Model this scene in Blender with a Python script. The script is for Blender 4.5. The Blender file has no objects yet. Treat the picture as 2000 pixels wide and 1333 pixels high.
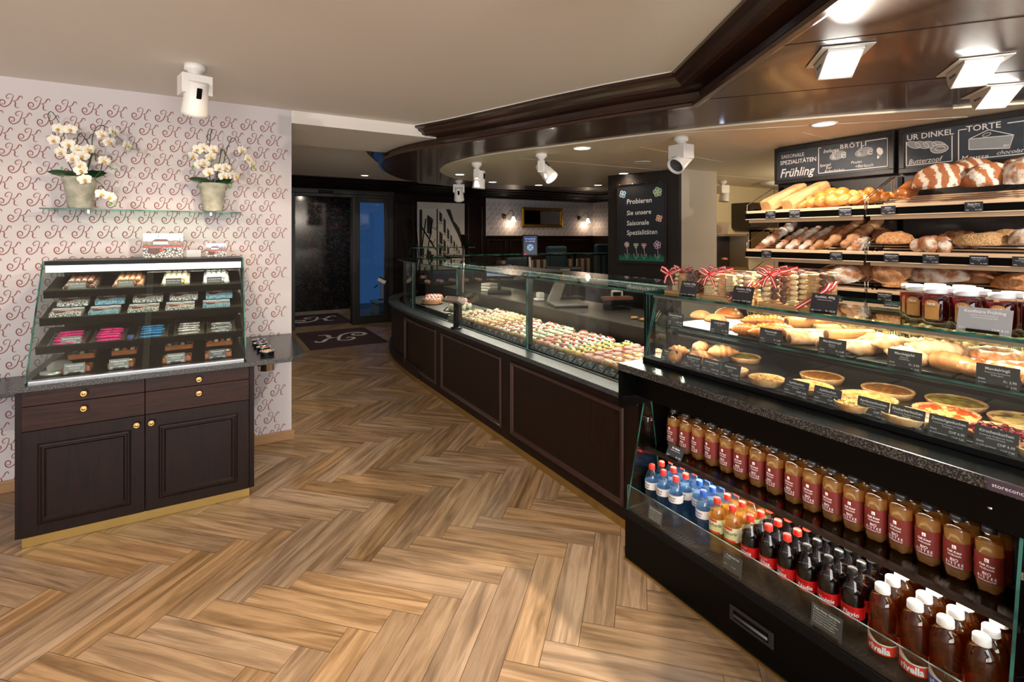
import bpy, bmesh, math, random
from mathutils import Vector, Matrix, noise
random.seed(7)
SC = bpy.context.scene
COL = SC.collection
PI = math.pi
# ---------------------------------------------------------------- camera
cam_d = bpy.data.cameras.new('camera'); cam = bpy.data.objects.new('camera', cam_d); COL.objects.link(cam)
cam.location = (0, 0, 1.6); cam.rotation_euler = (PI/2, 0, -math.atan(588/988))
cam_d.sensor_width = 36; cam_d.lens = 36*988/2000; cam_d.shift_y = -202.5/2000; cam_d.clip_start = .02; cam_d.clip_end = 60
SC.camera = cam
# ---------------------------------------------------------------- view, world
SC.view_settings.view_transform = 'Standard'; SC.view_settings.look = 'None'; SC.view_settings.gamma = 1
SC.view_settings.use_curve_mapping = False
SC.view_settings.exposure = 0.38
SC.cycles.transparent_max_bounces = 40; SC.cycles.max_bounces = 10; SC.cycles.diffuse_bounces = 4
SC.cycles.glossy_bounces = 5; SC.cycles.transmission_bounces = 10
SC.cycles.sample_clamp_indirect = 4; SC.cycles.caustics_reflective = False; SC.cycles.caustics_refractive = False
SC.cycles.use_denoising = True
w = bpy.data.worlds.new('world'); SC.world = w; w.use_nodes = True
w.node_tree.nodes['Background'].inputs[0].default_value = (.07, .15, .30, 1); w.node_tree.nodes['Background'].inputs[1].default_value = .5

def s2l(c):
    return tuple(((v/255)/12.92 if v/255 <= .04045 else ((v/255+.055)/1.055)**2.4) for v in c)
def lamp(kind, name, loc, power, col, aim=None, **k):
    d = bpy.data.lights.new(name, kind); d.energy = power; d.color = s2l(col)
    for a, b in k.items(): setattr(d, a, b)
    o = bpy.data.objects.new(name, d); COL.objects.link(o); o.location = loc
    if aim is not None:
        o.rotation_euler = (Vector(aim)-Vector(loc)).to_track_quat('-Z', 'Y').to_euler()
    return o
WARM = (255, 226, 190); NEUT = (255, 240, 222); COOL = (214, 228, 255)
# daylight through the shop front behind the photographer, and the ceiling spots
lamp('AREA', 'daylight', (-.6, -4.05, 1.3), 300, (240, 238, 238), (-.4, .3, 4.2), shape='RECTANGLE', size=4.4, size_y=1.8)
SPOTS = [  # lamps at heads or added without a fitting: position, aim, watts, angle, blend, colour
    ((-.10, 3.56, 2.27), (-.35, 4.1, 1.0), 26, 88, .5, WARM),
    ((1.22, 1.20, 2.34), (.05, 3.0, .0), 105, 88, .08, NEUT),
    ((-1.9, 1.3, 2.5), (-.4, 3.4, .7), 85, 92, .12, NEUT),
    ((.6, 2.3, 2.5), (-.2, 3.9, 1.0), 34, 78, .3, WARM),
    ((.2, 5.0, 2.45), (1.2, 5.6, 0), 30, 60, .1, NEUT),
    ((1.1, 6.9, 2.5), (1.6, 6.4, 0), 20, 90, .3, NEUT),
    ((1.7, 10.2, 2.5), (1.5, 11.0, .3), 22, 140, .5, NEUT),  # added in the vestibule to lighten the dark marble; no fitting
    ((2.47, 4.9, 2.25), (2.35, 4.2, .8), 45, 75, .4, NEUT),
    ((2.74, 4.05, 2.25), (2.35, 3.2, .8), 70, 75, .4, NEUT),
    ((3.25, 2.80, 2.25), (2.3, 2.5, .9), 60, 80, .4, NEUT),
    ((2.40, 1.18, 2.33), (1.4, .3, 1.1), 260, 108, .1, NEUT),
    ((3.06, .93, 2.33), (2.1, .2, 1.2), 90, 104, .3, NEUT),
    ((3.70, 1.03, 2.33), (2.8, .3, 1.3), 50, 104, .3, NEUT),
    ((3.1, -.5, 2.38), (4.15, 1.5, 1.5), 130, 95, .4, NEUT),
    ((3.35, 2.2, 2.38), (4.2, 2.3, 1.5), 40, 100, .5, NEUT)]  # last one added without a fitting, to brighten the bread wall
DOWN = [(2.886, 3.609, 14), (3.749, 1.959, 22), (4.472, 4.762, 8), (2.74, 5.912, 10), (3.523, 6.474, 10), (4.336, 6.484, 10), (5.122, 6.017, 10), (4.6, 8.3, 16), (6.4, 8.2, 22), ]  # last two lack a fitting; added to brighten the cafe
for p, a, e, ang, bl, c_ in SPOTS: lamp('SPOT', 'spot_or_fill_beam', p, e, c_, a, spot_size=math.radians(ang), spot_blend=bl, shadow_soft_size=.035)
for x, y, e in DOWN: lamp('SPOT', 'downlight_or_fill_beam', (x, y, 2.39), e, WARM, (x, y, 0), spot_size=math.radians(150), spot_blend=.6, shadow_soft_size=.06)

lamp('POINT', 'staff_fill', (6.6, 3.0, 2.1), 55, (255, 232, 196), shadow_soft_size=.1)  # added lamp that brightens the staff area walls, no fitting of its own
# ---------------------------------------------------------------- materials
MATS = {}
def mat(name, col=(128, 128, 128), rough=.5, metal=0, spec=.5, col2=None, scale=20, detail=3, bump=0, stretch=None, emis=None, estr=0, coat=0, lo=.35, hi=.65, trans=0, aniso=0, coord='Object', distort=0, bscale=None):
    if name in MATS: return MATS[name]
    m = bpy.data.materials.new(name); m.use_nodes = True; nt = m.node_tree; N = nt.nodes; P = N['Principled BSDF']
    P.inputs['Base Color'].default_value = (*s2l(col), 1); P.inputs['Roughness'].default_value = rough
    P.inputs['Metallic'].default_value = metal; P.inputs['Specular IOR Level'].default_value = spec
    P.inputs['Coat Weight'].default_value = coat; P.inputs['Coat Roughness'].default_value = .08
    P.inputs['Transmission Weight'].default_value = trans
    if emis: P.inputs['Emission Color'].default_value = (*s2l(emis), 1); P.inputs['Emission Strength'].default_value = estr
    if col2 or bump:
        tc = N.new('ShaderNodeTexCoord'); mp = N.new('ShaderNodeMapping'); nz = N.new('ShaderNodeTexNoise')
        nt.links.new(tc.outputs[coord], mp.inputs[0]); nt.links.new(mp.outputs[0], nz.inputs[0])
        if stretch: mp.inputs['Scale'].default_value = stretch
        nz.inputs['Scale'].default_value = scale; nz.inputs['Detail'].default_value = detail; nz.inputs['Distortion'].default_value = distort
        if col2:
            r = N.new('ShaderNodeValToRGB'); r.color_ramp.elements[0].position = lo; r.color_ramp.elements[1].position = hi
            r.color_ramp.elements[0].color = (*s2l(col), 1); r.color_ramp.elements[1].color = (*s2l(col2), 1)
            nt.links.new(nz.outputs[0], r.inputs[0]); nt.links.new(r.outputs[0], P.inputs['Base Color'])
        if bump:
            b = N.new('ShaderNodeBump'); b.inputs['Strength'].default_value = bump; b.inputs['Distance'].default_value = .01
            src = nz
            if bscale:
                src = N.new('ShaderNodeTexNoise'); src.inputs['Scale'].default_value = bscale; nt.links.new(mp.outputs[0], src.inputs[0])
            nt.links.new(src.outputs[0], b.inputs['Height']); nt.links.new(b.outputs[0], P.inputs['Normal'])
    MATS[name] = m; return m
def glassmat(name, tint, rough=.0, refl=1.0, ior=1.45, diffuse=0, dcol=(255, 255, 255)):
    """thin clear sheet or shell: see-through with a fresnel gloss, optionally a little body colour"""
    if name in MATS: return MATS[name]
    m = bpy.data.materials.new(name); m.use_nodes = True; nt = m.node_tree; N = nt.nodes; N.remove(N['Principled BSDF'])
    out = N['Material Output']; t = N.new('ShaderNodeBsdfTransparent'); t.inputs[0].default_value = (*s2l(tint), 1)
    g = N.new('ShaderNodeBsdfGlossy'); g.inputs['Roughness'].default_value = rough; g.inputs[0].default_value = (1, 1, 1, 1)
    f = N.new('ShaderNodeFresnel'); ge = N.new('ShaderNodeNewGeometry'); mi = N.new('ShaderNodeMix')
    mi.inputs[2].default_value = ior; mi.inputs[3].default_value = 1/ior; nt.links.new(ge.outputs['Backfacing'], mi.inputs[0]); nt.links.new(mi.outputs[0], f.inputs[0])
    mx = N.new('ShaderNodeMixShader'); src = t
    if diffuse:
        d = N.new('ShaderNodeBsdfDiffuse'); d.inputs[0].default_value = (*s2l(dcol), 1); tr = N.new('ShaderNodeBsdfTranslucent'); tr.inputs[0].default_value = (*s2l(dcol), 1)
        ad = N.new('ShaderNodeMixShader'); ad.inputs[0].default_value = .5; nt.links.new(d.outputs[0], ad.inputs[1]); nt.links.new(tr.outputs[0], ad.inputs[2])
        m2 = N.new('ShaderNodeMixShader'); m2.inputs[0].default_value = diffuse; nt.links.new(t.outputs[0], m2.inputs[1]); nt.links.new(ad.outputs[0], m2.inputs[2]); src = m2
    mu = N.new('ShaderNodeMath'); mu.operation = 'MULTIPLY'; mu.inputs[1].default_value = refl
    nt.links.new(f.outputs[0], mu.inputs[0]); nt.links.new(mu.outputs[0], mx.inputs[0]); nt.links.new(src.outputs[0], mx.inputs[1]); nt.links.new(g.outputs[0], mx.inputs[2])
    nt.links.new(mx.outputs[0], out.inputs[0]); MATS[name] = m; return m
wood = mat('dark_wood', (17, 8, 6), .42, spec=.2, col2=(31, 14, 10), scale=5, stretch=(14, 14, 1), coat=.08, detail=5)
woodh = mat('dark_wood_horizontal', (30, 14, 10), .42, spec=.22, col2=(54, 26, 17), scale=5, stretch=(1.2, 14, 18), coat=.08, detail=5)
soffitw = mat('soffit_wood', (58, 38, 26), .36, col2=(70, 46, 32), scale=4, stretch=(1, 12, 1), coat=.3)
blackwood = mat('black_brown_wood', (22, 18, 18), .45, col2=(36, 31, 30), scale=6, stretch=(1, 30, 1.5), detail=6, bump=.1)
beechm = mat('beech', (226, 190, 154), .5, col2=(236, 204, 168), scale=4, stretch=(20, 1, 20))
granite = mat('black_granite', (10, 11, 12), .22, col2=(28, 30, 32), scale=240, lo=.5, hi=.72, detail=2)
granite_edge = mat('black_granite_edge', (18, 18, 18), .4, col2=(112, 110, 106), scale=200, lo=.47, hi=.68, detail=2)
cream = mat('cream_ceiling', (226, 214, 190), .5)
whitec = mat('white_ceiling', (236, 230, 222), .8)
white = mat('white_paint', (232, 230, 228), .6)
whitemetal = mat('white_metal', (228, 226, 224), .35)
wallp = mat('wallpaper', (200, 194, 197), .7, bump=.03, scale=80)
ink = mat('wallpaper_print', (128, 66, 54), .6)
black = mat('black_lacquer', (4, 4, 4), .34, spec=.12)
blackm = mat('black_matt', (8, 8, 9), .6, spec=.2)
blackmetal = mat('black_metal', (20, 20, 22), .35, metal=.6)
brass = mat('brass', (196, 162, 100), .3, metal=1)
gold = mat('gold_strip', (190, 160, 96), .28, metal=.9)
steel = mat('brushed_steel', (190, 190, 192), .28, metal=1)
chrome = mat('chrome', (220, 222, 226), .08, metal=1)
glass = glassmat('clear_glass', (250, 254, 252))
glassg = glassmat('green_glass_shelf', (226, 246, 240))
gedge = mat('glass_edge', (16, 54, 48), .3, spec=.3, col2=(64, 124, 114), scale=12)
cardm = mat('price_card', (40, 43, 50), .4, coat=.2)
cardprint = mat('white_print', (236, 236, 240), .5, emis=None)
cardgrey = mat('holder_grey', (92, 92, 98), .3, metal=.4)
soil = mat('soil', (36, 28, 22), .9)
# ---------------------------------------------------------------- mesh builder
_TXT = {}
def text_geo(s, off=0., shear=0., sp=1.):
    k = (s, off, shear, sp)
    if k in _TXT: return _TXT[k]
    c = bpy.data.curves.new('t', 'FONT'); c.body = s; c.size = 1; c.resolution_u = 2; c.offset = off; c.shear = shear; c.space_character = sp
    o = bpy.data.objects.new('t', c); COL.objects.link(o)
    me = bpy.data.meshes.new_from_object(o)
    v = [tuple(q.co) for q in me.vertices]; f = [tuple(p.vertices) for p in me.polygons]
    bpy.data.objects.remove(o); bpy.data.curves.remove(c); bpy.data.meshes.remove(me)
    xs = [p[0] for p in v] or [0]
    r = (v, f, min(xs), max(xs)); _TXT[k] = r; return r
class MB:
    def __init__(s): s.v = []; s.f = []; s.m = []; s.sm = []
    def add(s, v, f, mi=0, sm=False, M=None):
        b = len(s.v)
        s.v += [tuple(M @ Vector(p)) for p in v] if M is not None else [tuple(p) for p in v]
        s.f += [tuple(i+b for i in q) for q in f]; s.m += ([mi]*len(f) if isinstance(mi, int) else list(mi)); s.sm += [sm]*len(f); return s
    def box(s, x0, x1, y0, y1, z0, z1, mi=0, M=None):
        v = [(x, y, z) for x in (x0, x1) for y in (y0, y1) for z in (z0, z1)]
        f = [(0, 1, 3, 2), (4, 6, 7, 5), (0, 4, 5, 1), (2, 3, 7, 6), (0, 2, 6, 4), (1, 5, 7, 3)]
        return s.add(v, f, mi, False, M)
    def prism(s, poly, z0, z1, mi=0, M=None, side=None):
        n = len(poly); v = [(x, y, z0) for x, y in poly]+[(x, y, z1) for x, y in poly]
        a = sum(poly[i][0]*poly[(i+1) % n][1]-poly[(i+1) % n][0]*poly[i][1] for i in range(n))
        f = [tuple(range(n))[::-1], tuple(range(n, 2*n))]+[(i, (i+1) % n, (i+1) % n+n, i+n) for i in range(n)]
        if a < 0: f = [q[::-1] for q in f]
        sd = mi if side is None else side
        return s.add(v, f, [mi, mi]+[sd]*n, False, M)
    def lathe(s, prof, seg=20, c=(0, 0, 0), mi=0, sm=True, M=None, wob=None):
        v = []; f = []; n = len(prof)
        for j, (r, z) in enumerate(prof):
            for i in range(seg):
                a = 2*PI*i/seg; rr = r*(wob(a, j) if wob else 1)
                v.append((c[0]+rr*math.cos(a), c[1]+rr*math.sin(a), c[2]+z))
        for j in range(n-1):
            for i in range(seg):
                f.append((j*seg+i, j*seg+(i+1) % seg, (j+1)*seg+(i+1) % seg, (j+1)*seg+i))
        if prof[0][0] > 1e-5: f.append(tuple(range(seg))[::-1])
        if prof[-1][0] > 1e-5: f.append(tuple((n-1)*seg+i for i in range(seg)))
        return s.add(v, f, mi, sm, M)
    def tube(s, path, r, seg=8, mi=0, M=None, sm=True, closed=False):
        P = [Vector(p) for p in path]; n = len(P); v = []; f = []
        up = Vector((0, 0, 1))
        for i, p in enumerate(P):
            if closed: t = P[(i+1) % n]-P[i-1]
            else: t = P[min(i+1, n-1)]-P[max(i-1, 0)]
            t.normalize()
            if i == 0:
                u = t.cross(up)
                if u.length < .1: u = t.cross(Vector((1, 0, 0)))
            else: u = u-t*u.dot(t)
            u.normalize(); w2 = t.cross(u); rr = r[i] if isinstance(r, (list, tuple)) else r
            for k in range(seg):
                a = 2*PI*k/seg; v.append(p+u*math.cos(a)*rr+w2*math.sin(a)*rr)
        for i in range(n if closed else n-1):
            for k in range(seg):
                j = (i+1) % n
                f.append((i*seg+k, i*seg+(k+1) % seg, j*seg+(k+1) % seg, j*seg+k))
        if not closed: f += [tuple(range(seg))[::-1], tuple((n-1)*seg+k for k in range(seg))]
        return s.add(v, f, mi, sm, M)
    def ball(s, c, rx, ry=None, rz=None, seg=12, ring=8, mi=0, M=None, nz=0, freq=3, flat=None, seed=0, fn=None):
        ry = ry or rx; rz = rz or rx; v = []; f = []
        for j in range(ring+1):
            th = PI*j/ring
            for i in range(seg):
                a = 2*PI*i/seg; d = Vector((math.sin(th)*math.cos(a), math.sin(th)*math.sin(a), math.cos(th)))
                k = 1+nz*noise.noise(d*freq+Vector((seed, seed*1.3, 0))) if nz else 1
                if fn: k *= fn(d)
                p = Vector((d.x*rx*k, d.y*ry*k, d.z*rz*k))
                if flat is not None and p.z < flat: p.z = flat
                v.append(p+Vector(c))
        for j in range(ring):
            for i in range(seg):
                f.append((j*seg+i, (j+1)*seg+i, (j+1)*seg+(i+1) % seg, j*seg+(i+1) % seg))
        return s.add(v, f, mi, True, M)
    def sweep(s, path, prof, mi=0, closed=False, M=None, sm=False, cap=True):
        """prof: (outward, z) points swept along a plan polyline; outward is to the right of travel"""
        n = len(path); P = [Vector(p).to_2d() if len(p) > 2 else Vector(p) for p in path]; v = []; f = []; k = len(prof)
        for i in range(n):
            d0 = (P[i]-P[i-1]).normalized() if (i > 0 or closed) else None
            d1 = (P[(i+1) % n]-P[i]).normalized() if (i < n-1 or closed) else None
            d0 = d0 or d1; d1 = d1 or d0
            n0 = Vector((d0.y, -d0.x)); n1 = Vector((d1.y, -d1.x)); m = (n0+n1).normalized(); sc = 1/max(.3, m.dot(n0))
            for o, z in prof: v.append((P[i].x+m.x*o*sc, P[i].y+m.y*o*sc, z))
        for i in range(n if closed else n-1):
            j = (i+1) % n
            for q in range(k-1): f.append((i*k+q, i*k+q+1, j*k+q+1, j*k+q))
        if cap and not closed: f += [tuple(range(k)), tuple((n-1)*k+q for q in range(k))[::-1]]
        return s.add(v, f, mi, sm, M)
    def text(s, t, size, M, mi=1, align='L', off=0., shear=0., fit=None, sp=1.):
        v, f, a, b = text_geo(t, off, shear, sp)
        wd = (b-a)*size; k = size
        if fit and wd > fit: k = size*fit/wd; wd = fit
        dx = {'L': -a*k, 'C': -a*k-wd/2, 'R': -a*k-wd}[align]
        return s.add([(p[0]*k+dx, p[1]*size, 0) for p in v], f, mi, False, M)
    def stroke(s, pts, wd, M, mi=1):
        """flat ribbon along 2d points; wd number or (w0,w1,...)"""
        P = [Vector((p[0], p[1])) for p in pts]; n = len(P); v = []
        for i, p in enumerate(P):
            t = (P[min(i+1, n-1)]-P[max(i-1, 0)]).normalized(); q = Vector((-t.y, t.x)); w_ = wd(i/(n-1)) if callable(wd) else wd
            v += [(p.x+q.x*w_/2, p.y+q.y*w_/2, 0), (p.x-q.x*w_/2, p.y-q.y*w_/2, 0)]
        return s.add(v, [(2*i, 2*i+1, 2*i+3, 2*i+2) for i in range(n-1)], mi, False, M)
    def build(s, name, mats, parent=None, bevel=0, seg=2, sub=0, loc=None, rz=0):
        me = bpy.data.meshes.new(name); me.from_pydata(s.v, [], s.f)
        for m in (mats if isinstance(mats, (list, tuple)) else [mats]): me.materials.append(m)
        me.polygons.foreach_set('material_index', s.m); me.polygons.foreach_set('use_smooth', s.sm); me.update()
        o = bpy.data.objects.new(name, me); COL.objects.link(o)
        if parent: o.parent = parent
        if loc is not None: o.location = loc
        if rz: o.rotation_euler.z = rz
        if bevel:
            b = o.modifiers.new('b', 'BEVEL'); b.width = bevel; b.segments = seg; b.limit_method = 'ANGLE'; b.angle_limit = .7
        if sub: o.modifiers.new('s', 'SUBSURF').levels = sub; o.modifiers[-1].render_levels = sub
        return o
def tag(o, label=None, cat=None, group=None, kind=None):
    if label: o['label'] = label
    if cat: o['category'] = cat
    if group: o['group'] = group
    if kind: o['kind'] = kind
    return o
def empty(name, label, cat, loc=(0, 0, 0), rz=0, group=None):
    o = bpy.data.objects.new(name, None); COL.objects.link(o); o.location = loc; o.rotation_euler = (0, 0, rz); o.empty_display_size = .05
    return tag(o, label, cat, group)
_kids = {}
def copy_tree(o, label=None, loc=None, rz=None, group=None):
    c = o.copy(); COL.objects.link(c)
    if label: c['label'] = label
    if group: c['group'] = group
    if loc is not None: c.location = loc
    if rz is not None: c.rotation_euler.z = rz
    for ch in list(o.children):
        d = ch.copy(); COL.objects.link(d); d.parent = c
        for g in list(ch.children):
            e = g.copy(); COL.objects.link(e); e.parent = d
    return c
def struct(o): o['kind'] = 'structure'; return o
def T(x, y, z): return Matrix.Translation((x, y, z))
def RZ(a): return Matrix.Rotation(a, 4, 'Z')
def RX(a): return Matrix.Rotation(a, 4, 'X')
def RY(a): return Matrix.Rotation(a, 4, 'Y')
def basis(o, ex, ey):
    ex = Vector(ex).normalized(); ey = Vector(ey).normalized(); ez = ex.cross(ey)
    return Matrix(((ex.x, ey.x, ez.x, o[0]), (ex.y, ey.y, ez.y, o[1]), (ex.z, ey.z, ez.z, o[2]), (0, 0, 0, 1)))
def smooth_path(P, k=5, closed=False):
    out = []; n = len(P)
    for i in range(n if closed else n-1):
        p = [Vector(P[(i+j) % n] if closed else P[min(max(i+j, 0), n-1)]) for j in (-1, 0, 1, 2)]
        for q in range(k):
            t = q/k; out.append(.5*((2*p[1])+(p[2]-p[0])*t+(2*p[0]-5*p[1]+4*p[2]-p[3])*t*t+(3*p[1]-p[0]-3*p[2]+p[3])*t*t*t))
    if not closed: out.append(Vector(P[-1]))
    return out
ORD = 'first second third fourth fifth sixth seventh eighth ninth tenth eleventh twelfth thirteenth fourteenth fifteenth sixteenth seventeenth eighteenth nineteenth twentieth twenty-first twenty-second twenty-third twenty-fourth twenty-fifth twenty-sixth twenty-seventh twenty-eighth twenty-ninth thirtieth'.split()
def pane(mb, poly, t, M=None, axis='z'):
    """clear sheet with green edges: polygon prism, materials 0 face 1 edge"""
    return mb.prism(poly, 0, t, 0, M, side=1)
GL = [glass, gedge]

# the K monogram of the house, as strokes in a unit box (x right, y up)
K_STEM = [(.59, .93), (.54, .62), (.43, .22), (.2, .0), (.04, .14), (.01, .38), (.11, .53), (.23, .42), (.22, .24), (.14, .18), (.1, .28)]
K_TOP = [(.59, .93), (.46, 1.02), (.33, .92), (.29, .76), (.36, .64), (.42, .74)]
K_ARM = [(.98, .75), (.95, .92), (.86, .9), (.79, .7), (.7, .55), (.54, .5)]
K_LEG = [(.62, .53), (.69, .38), (.67, .2), (.71, .04), (.84, .04)]
def k_glyph(mb, M, w_, h_, wd=.02, mi=1, k=4):
    for st, a in ((K_STEM, 1.), (K_TOP, .75), (K_ARM, .9), (K_LEG, 1.)):
        pts = [(p.x*w_, p.y*h_) for p in smooth_path(st, k)]
        mb.stroke(pts, (lambda t, a=a: wd*a*(.6+.6*math.sin(PI*min(1, t*1.1)))), M, mi)
# ================================================================ SETTING
# floor: herringbone planks, grain from each plank's own coordinates
def make_floor():
    W = .132; n = 5; L = n*W; c = math.sqrt(.5); ox, oy = .3, 2.5
    v = []; f = []; uv = []; tone = []
    def plank(u0, v0, lu, lv):
        P = [(u0, v0), (u0+lu, v0), (u0+lu, v0+lv), (u0, v0+lv)]
        Q = [((a*c+b*c)*W+ox, (-a*c+b*c)*W+oy) for a, b in P]
        cx = sum(q[0] for q in Q)/4; cy = sum(q[1] for q in Q)/4
        if not (-3.7 < cx < 4.7 and -4.4 < cy < 12.2): return
        b = len(v); v.extend((q[0], q[1], 0) for q in Q); f.append((b, b+1, b+2, b+3))
        U = [(0, 0), (L, 0), (L, W), (0, W)] if lu > lv else [(0, W), (0, 0), (L, 0), (L, W)]
        uv.append(U); tone.append((random.random(), random.random()))
    for m in range(-16, 17):
        for k in range(-90, 90):
            plank(k+m*n, k-m*n, n, 1); plank(n+k+m*n, -n+1+k-m*n, 1, n)
    me = bpy.data.meshes.new('floor'); me.from_pydata(v, [], f)
    l1 = me.uv_layers.new(name='uv'); l2 = me.uv_layers.new(name='rnd')
    for i, p in enumerate(me.polygons):
        for j, li in enumerate(p.loop_indices): l1.data[li].uv = uv[i][j]; l2.data[li].uv = tone[i]
    m = bpy.data.materials.new('oak_herringbone'); m.use_nodes = True; nt = m.node_tree; N = nt.nodes; K = nt.links.new; P = N['Principled BSDF']
    u1 = N.new('ShaderNodeUVMap'); u1.uv_map = 'uv'; u2 = N.new('ShaderNodeUVMap'); u2.uv_map = 'rnd'
    sc = N.new('ShaderNodeVectorMath'); sc.operation = 'MULTIPLY'; sc.inputs[1].default_value = (37, 91, 0); K(u2.outputs[0], sc.inputs[0])
    ad = N.new('ShaderNodeVectorMath'); ad.operation = 'ADD'; K(u1.outputs[0], ad.inputs[0]); K(sc.outputs[0], ad.inputs[1])
    mp = N.new('ShaderNodeMapping'); mp.inputs['Scale'].default_value = (1.1, 13, 1); K(ad.outputs[0], mp.inputs[0])
    n1 = N.new('ShaderNodeTexNoise'); n1.inputs['Scale'].default_value = 1.6; n1.inputs['Detail'].default_value = 5; n1.inputs['Distortion'].default_value = 1.1; K(mp.outputs[0], n1.inputs[0])
    mp2 = N.new('ShaderNodeMapping'); mp2.inputs['Scale'].default_value = (5, 120, 1); K(ad.outputs[0], mp2.inputs[0])
    n2 = N.new('ShaderNodeTexNoise'); n2.inputs['Scale'].default_value = 2.; n2.inputs['Detail'].default_value = 3; K(mp2.outputs[0], n2.inputs[0])
    r = N.new('ShaderNodeValToRGB'); e = r.color_ramp.elements; e[0].position = .28; e[0].color = (*s2l((112, 88, 64)), 1); e[1].position = .62; e[1].color = (*s2l((172, 142, 110)), 1)
    q = e.new(.44); q.color = (*s2l((142, 114, 85)), 1)
    K(n1.outputs[0], r.inputs[0])
    mx = N.new('ShaderNodeMix'); mx.data_type = 'RGBA'; mx.blend_type = 'MULTIPLY'; mx.inputs[0].default_value = .38
    r2 = N.new('ShaderNodeValToRGB'); r2.color_ramp.elements[0].position = .3; r2.color_ramp.elements[0].color = (.5, .5, .5, 1); r2.color_ramp.elements[1].position = .6
    K(n2.outputs[0], r2.inputs[0]); K(r.outputs[0], mx.inputs[6]); K(r2.outputs[0], mx.inputs[7])
    hs = N.new('ShaderNodeHueSaturation'); sp = N.new('ShaderNodeSeparateXYZ'); K(u2.outputs[0], sp.inputs[0])
    mr = N.new('ShaderNodeMapRange'); mr.inputs[3].default_value = .84; mr.inputs[4].default_value = 1.14; K(sp.outputs[0], mr.inputs[0]); K(mr.outputs[0], hs.inputs['Value'])
    mr2 = N.new('ShaderNodeMapRange'); mr2.inputs[3].default_value = .9; mr2.inputs[4].default_value = 1.12; K(sp.outputs[1], mr2.inputs[0]); K(mr2.outputs[0], hs.inputs['Saturation'])
    K(mx.outputs[2], hs.inputs['Color'])
    s1 = N.new('ShaderNodeSeparateXYZ'); K(u1.outputs[0], s1.inputs[0])
    def mth(op, a, b):
        x = N.new('ShaderNodeMath'); x.operation = op
        for i, s in enumerate((a, b)):
            if isinstance(s, (int, float)): x.inputs[i].default_value = s
            else: K(s, x.inputs[i])
        return x.outputs[0]
    d = mth('MINIMUM', mth('MINIMUM', s1.outputs[0], mth('SUBTRACT', L, s1.outputs[0])), mth('MINIMUM', s1.outputs[1], mth('SUBTRACT', W, s1.outputs[1])))
    g = mth('LESS_THAN', d, .0011); m3 = N.new('ShaderNodeMix'); m3.data_type = 'RGBA'; m3.inputs[7].default_value = (*s2l((66, 44, 28)), 1)
    K(g, m3.inputs[0]); K(hs.outputs[0], m3.inputs[6]); K(m3.outputs[2], P.inputs['Base Color'])
    P.inputs['Roughness'].default_value = .38
    b = N.new('ShaderNodeBump'); b.inputs['Strength'].default_value = .18; b.inputs['Distance'].default_value = .004; K(n2.outputs[0], b.inputs['Height']); K(b.outputs[0], P.inputs['Normal'])
    me.materials.append(m); o = bpy.data.objects.new('floor', me); COL.objects.link(o); struct(o)
make_floor()
struct(MB().box(-3.7, 9.2, -4.4, 12.4, -.12, -.004).box(4.6, 9.2, -4.4, 12.4, -.004, 0).build('floor_slab', mat('grey_floor', (92, 80, 70), .5)))
# ceiling
struct(MB().box(-3.7, 9.2, -4.4, 11.4, 2.61, 2.72).build('ceiling', whitec))
OUT = [(1.0, -.53), (2.577, 2.135), (2.363, 2.606), (2.21, 3.02), (2.05, 3.5), (1.87, 4.03), (1.67, 4.52), (1.57, 4.98), (1.57, 5.44), (1.715, 5.91), (1.98, 6.43), (2.39, 6.98), (2.9, 7.3), (3.5, 7.46), (4.3, 7.46), (5.27, 7.12), (6.0, 6.7), (8.9, 5.2)]
curve = [Vector(p) for p in OUT[:3]] + smooth_path(OUT[2:17], 3)[1:] + [Vector(OUT[17])]
curve = [(p.x, p.y) for p in curve]
struct(MB().prism(curve+[(8.9, -.53)], 2.42, 2.44).build('ceiling_soffit', soffitw))
INN = smooth_path([(4.39, .87), (3.72, 1.65), (3.28, 2.276), (2.93, 2.95), (2.664, 3.595), (2.45, 4.07), (2.31, 4.5), (2.25, 4.93), (2.28, 5.37), (2.42, 5.8), (2.66, 6.14), (3.0, 6.45), (3.6, 6.66), (4.3, 6.66), (4.85, 6.54), (5.6, 6.25)], 3)
INN = [(p.x, p.y) for p in INN]
struct(MB().prism(INN+[(8.9, 4.6), (8.9, .87)], 2.408, 2.42).build('ceiling_panel', cream))
mb = MB()
def strip(mb, a, b, z, w_=.006, t=.002, mi=0):
    d = (Vector(b)-Vector(a)).normalized(); n = Vector((-d.y, d.x))*w_/2; A = Vector(a); B = Vector(b)
    mb.prism([(A.x+n.x, A.y+n.y), (A.x-n.x, A.y-n.y), (B.x-n.x, B.y-n.y), (B.x+n.x, B.y+n.y)], z-t, z, mi)
for a, b in [((2.07, 1.30), (3.5, -.5)), ((2.54, 1.975), (4.3, -.24)), ((3.5, .15), (4.3, -.95))]: strip(mb, a, b, 2.4205)
struct(mb.build('trim_1', black))
mb = MB()
for a, b in [((3.05, 2.75), (4.35, 1.35)), ((3.3, 3.3), (4.7, 3.5)), ((3.9, 2.2), (6.3, 2.4)), ((2.7, 4.4), (7, 4.2))]: strip(mb, a, b, 2.4085, .006)
struct(mb.build('trim_2', mat('seam_light', (232, 222, 200), .5)))
crown = [(.15, 2.61), (.15, 2.586), (.128, 2.578), (.118, 2.56), (.092, 2.545), (.085, 2.528), (.06, 2.52), (-.05, 2.516), (-.06, 2.49), (-.06, 2.462), (-.04, 2.458), (-.03, 2.446), (-.012, 2.44), (-.004, 2.43), (0, 2.418), (-.03, 2.418), (-.1, 2.43)]
crown = [(-o, z) for o, z in crown]   # outward of this travel direction lies on the other hand
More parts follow.
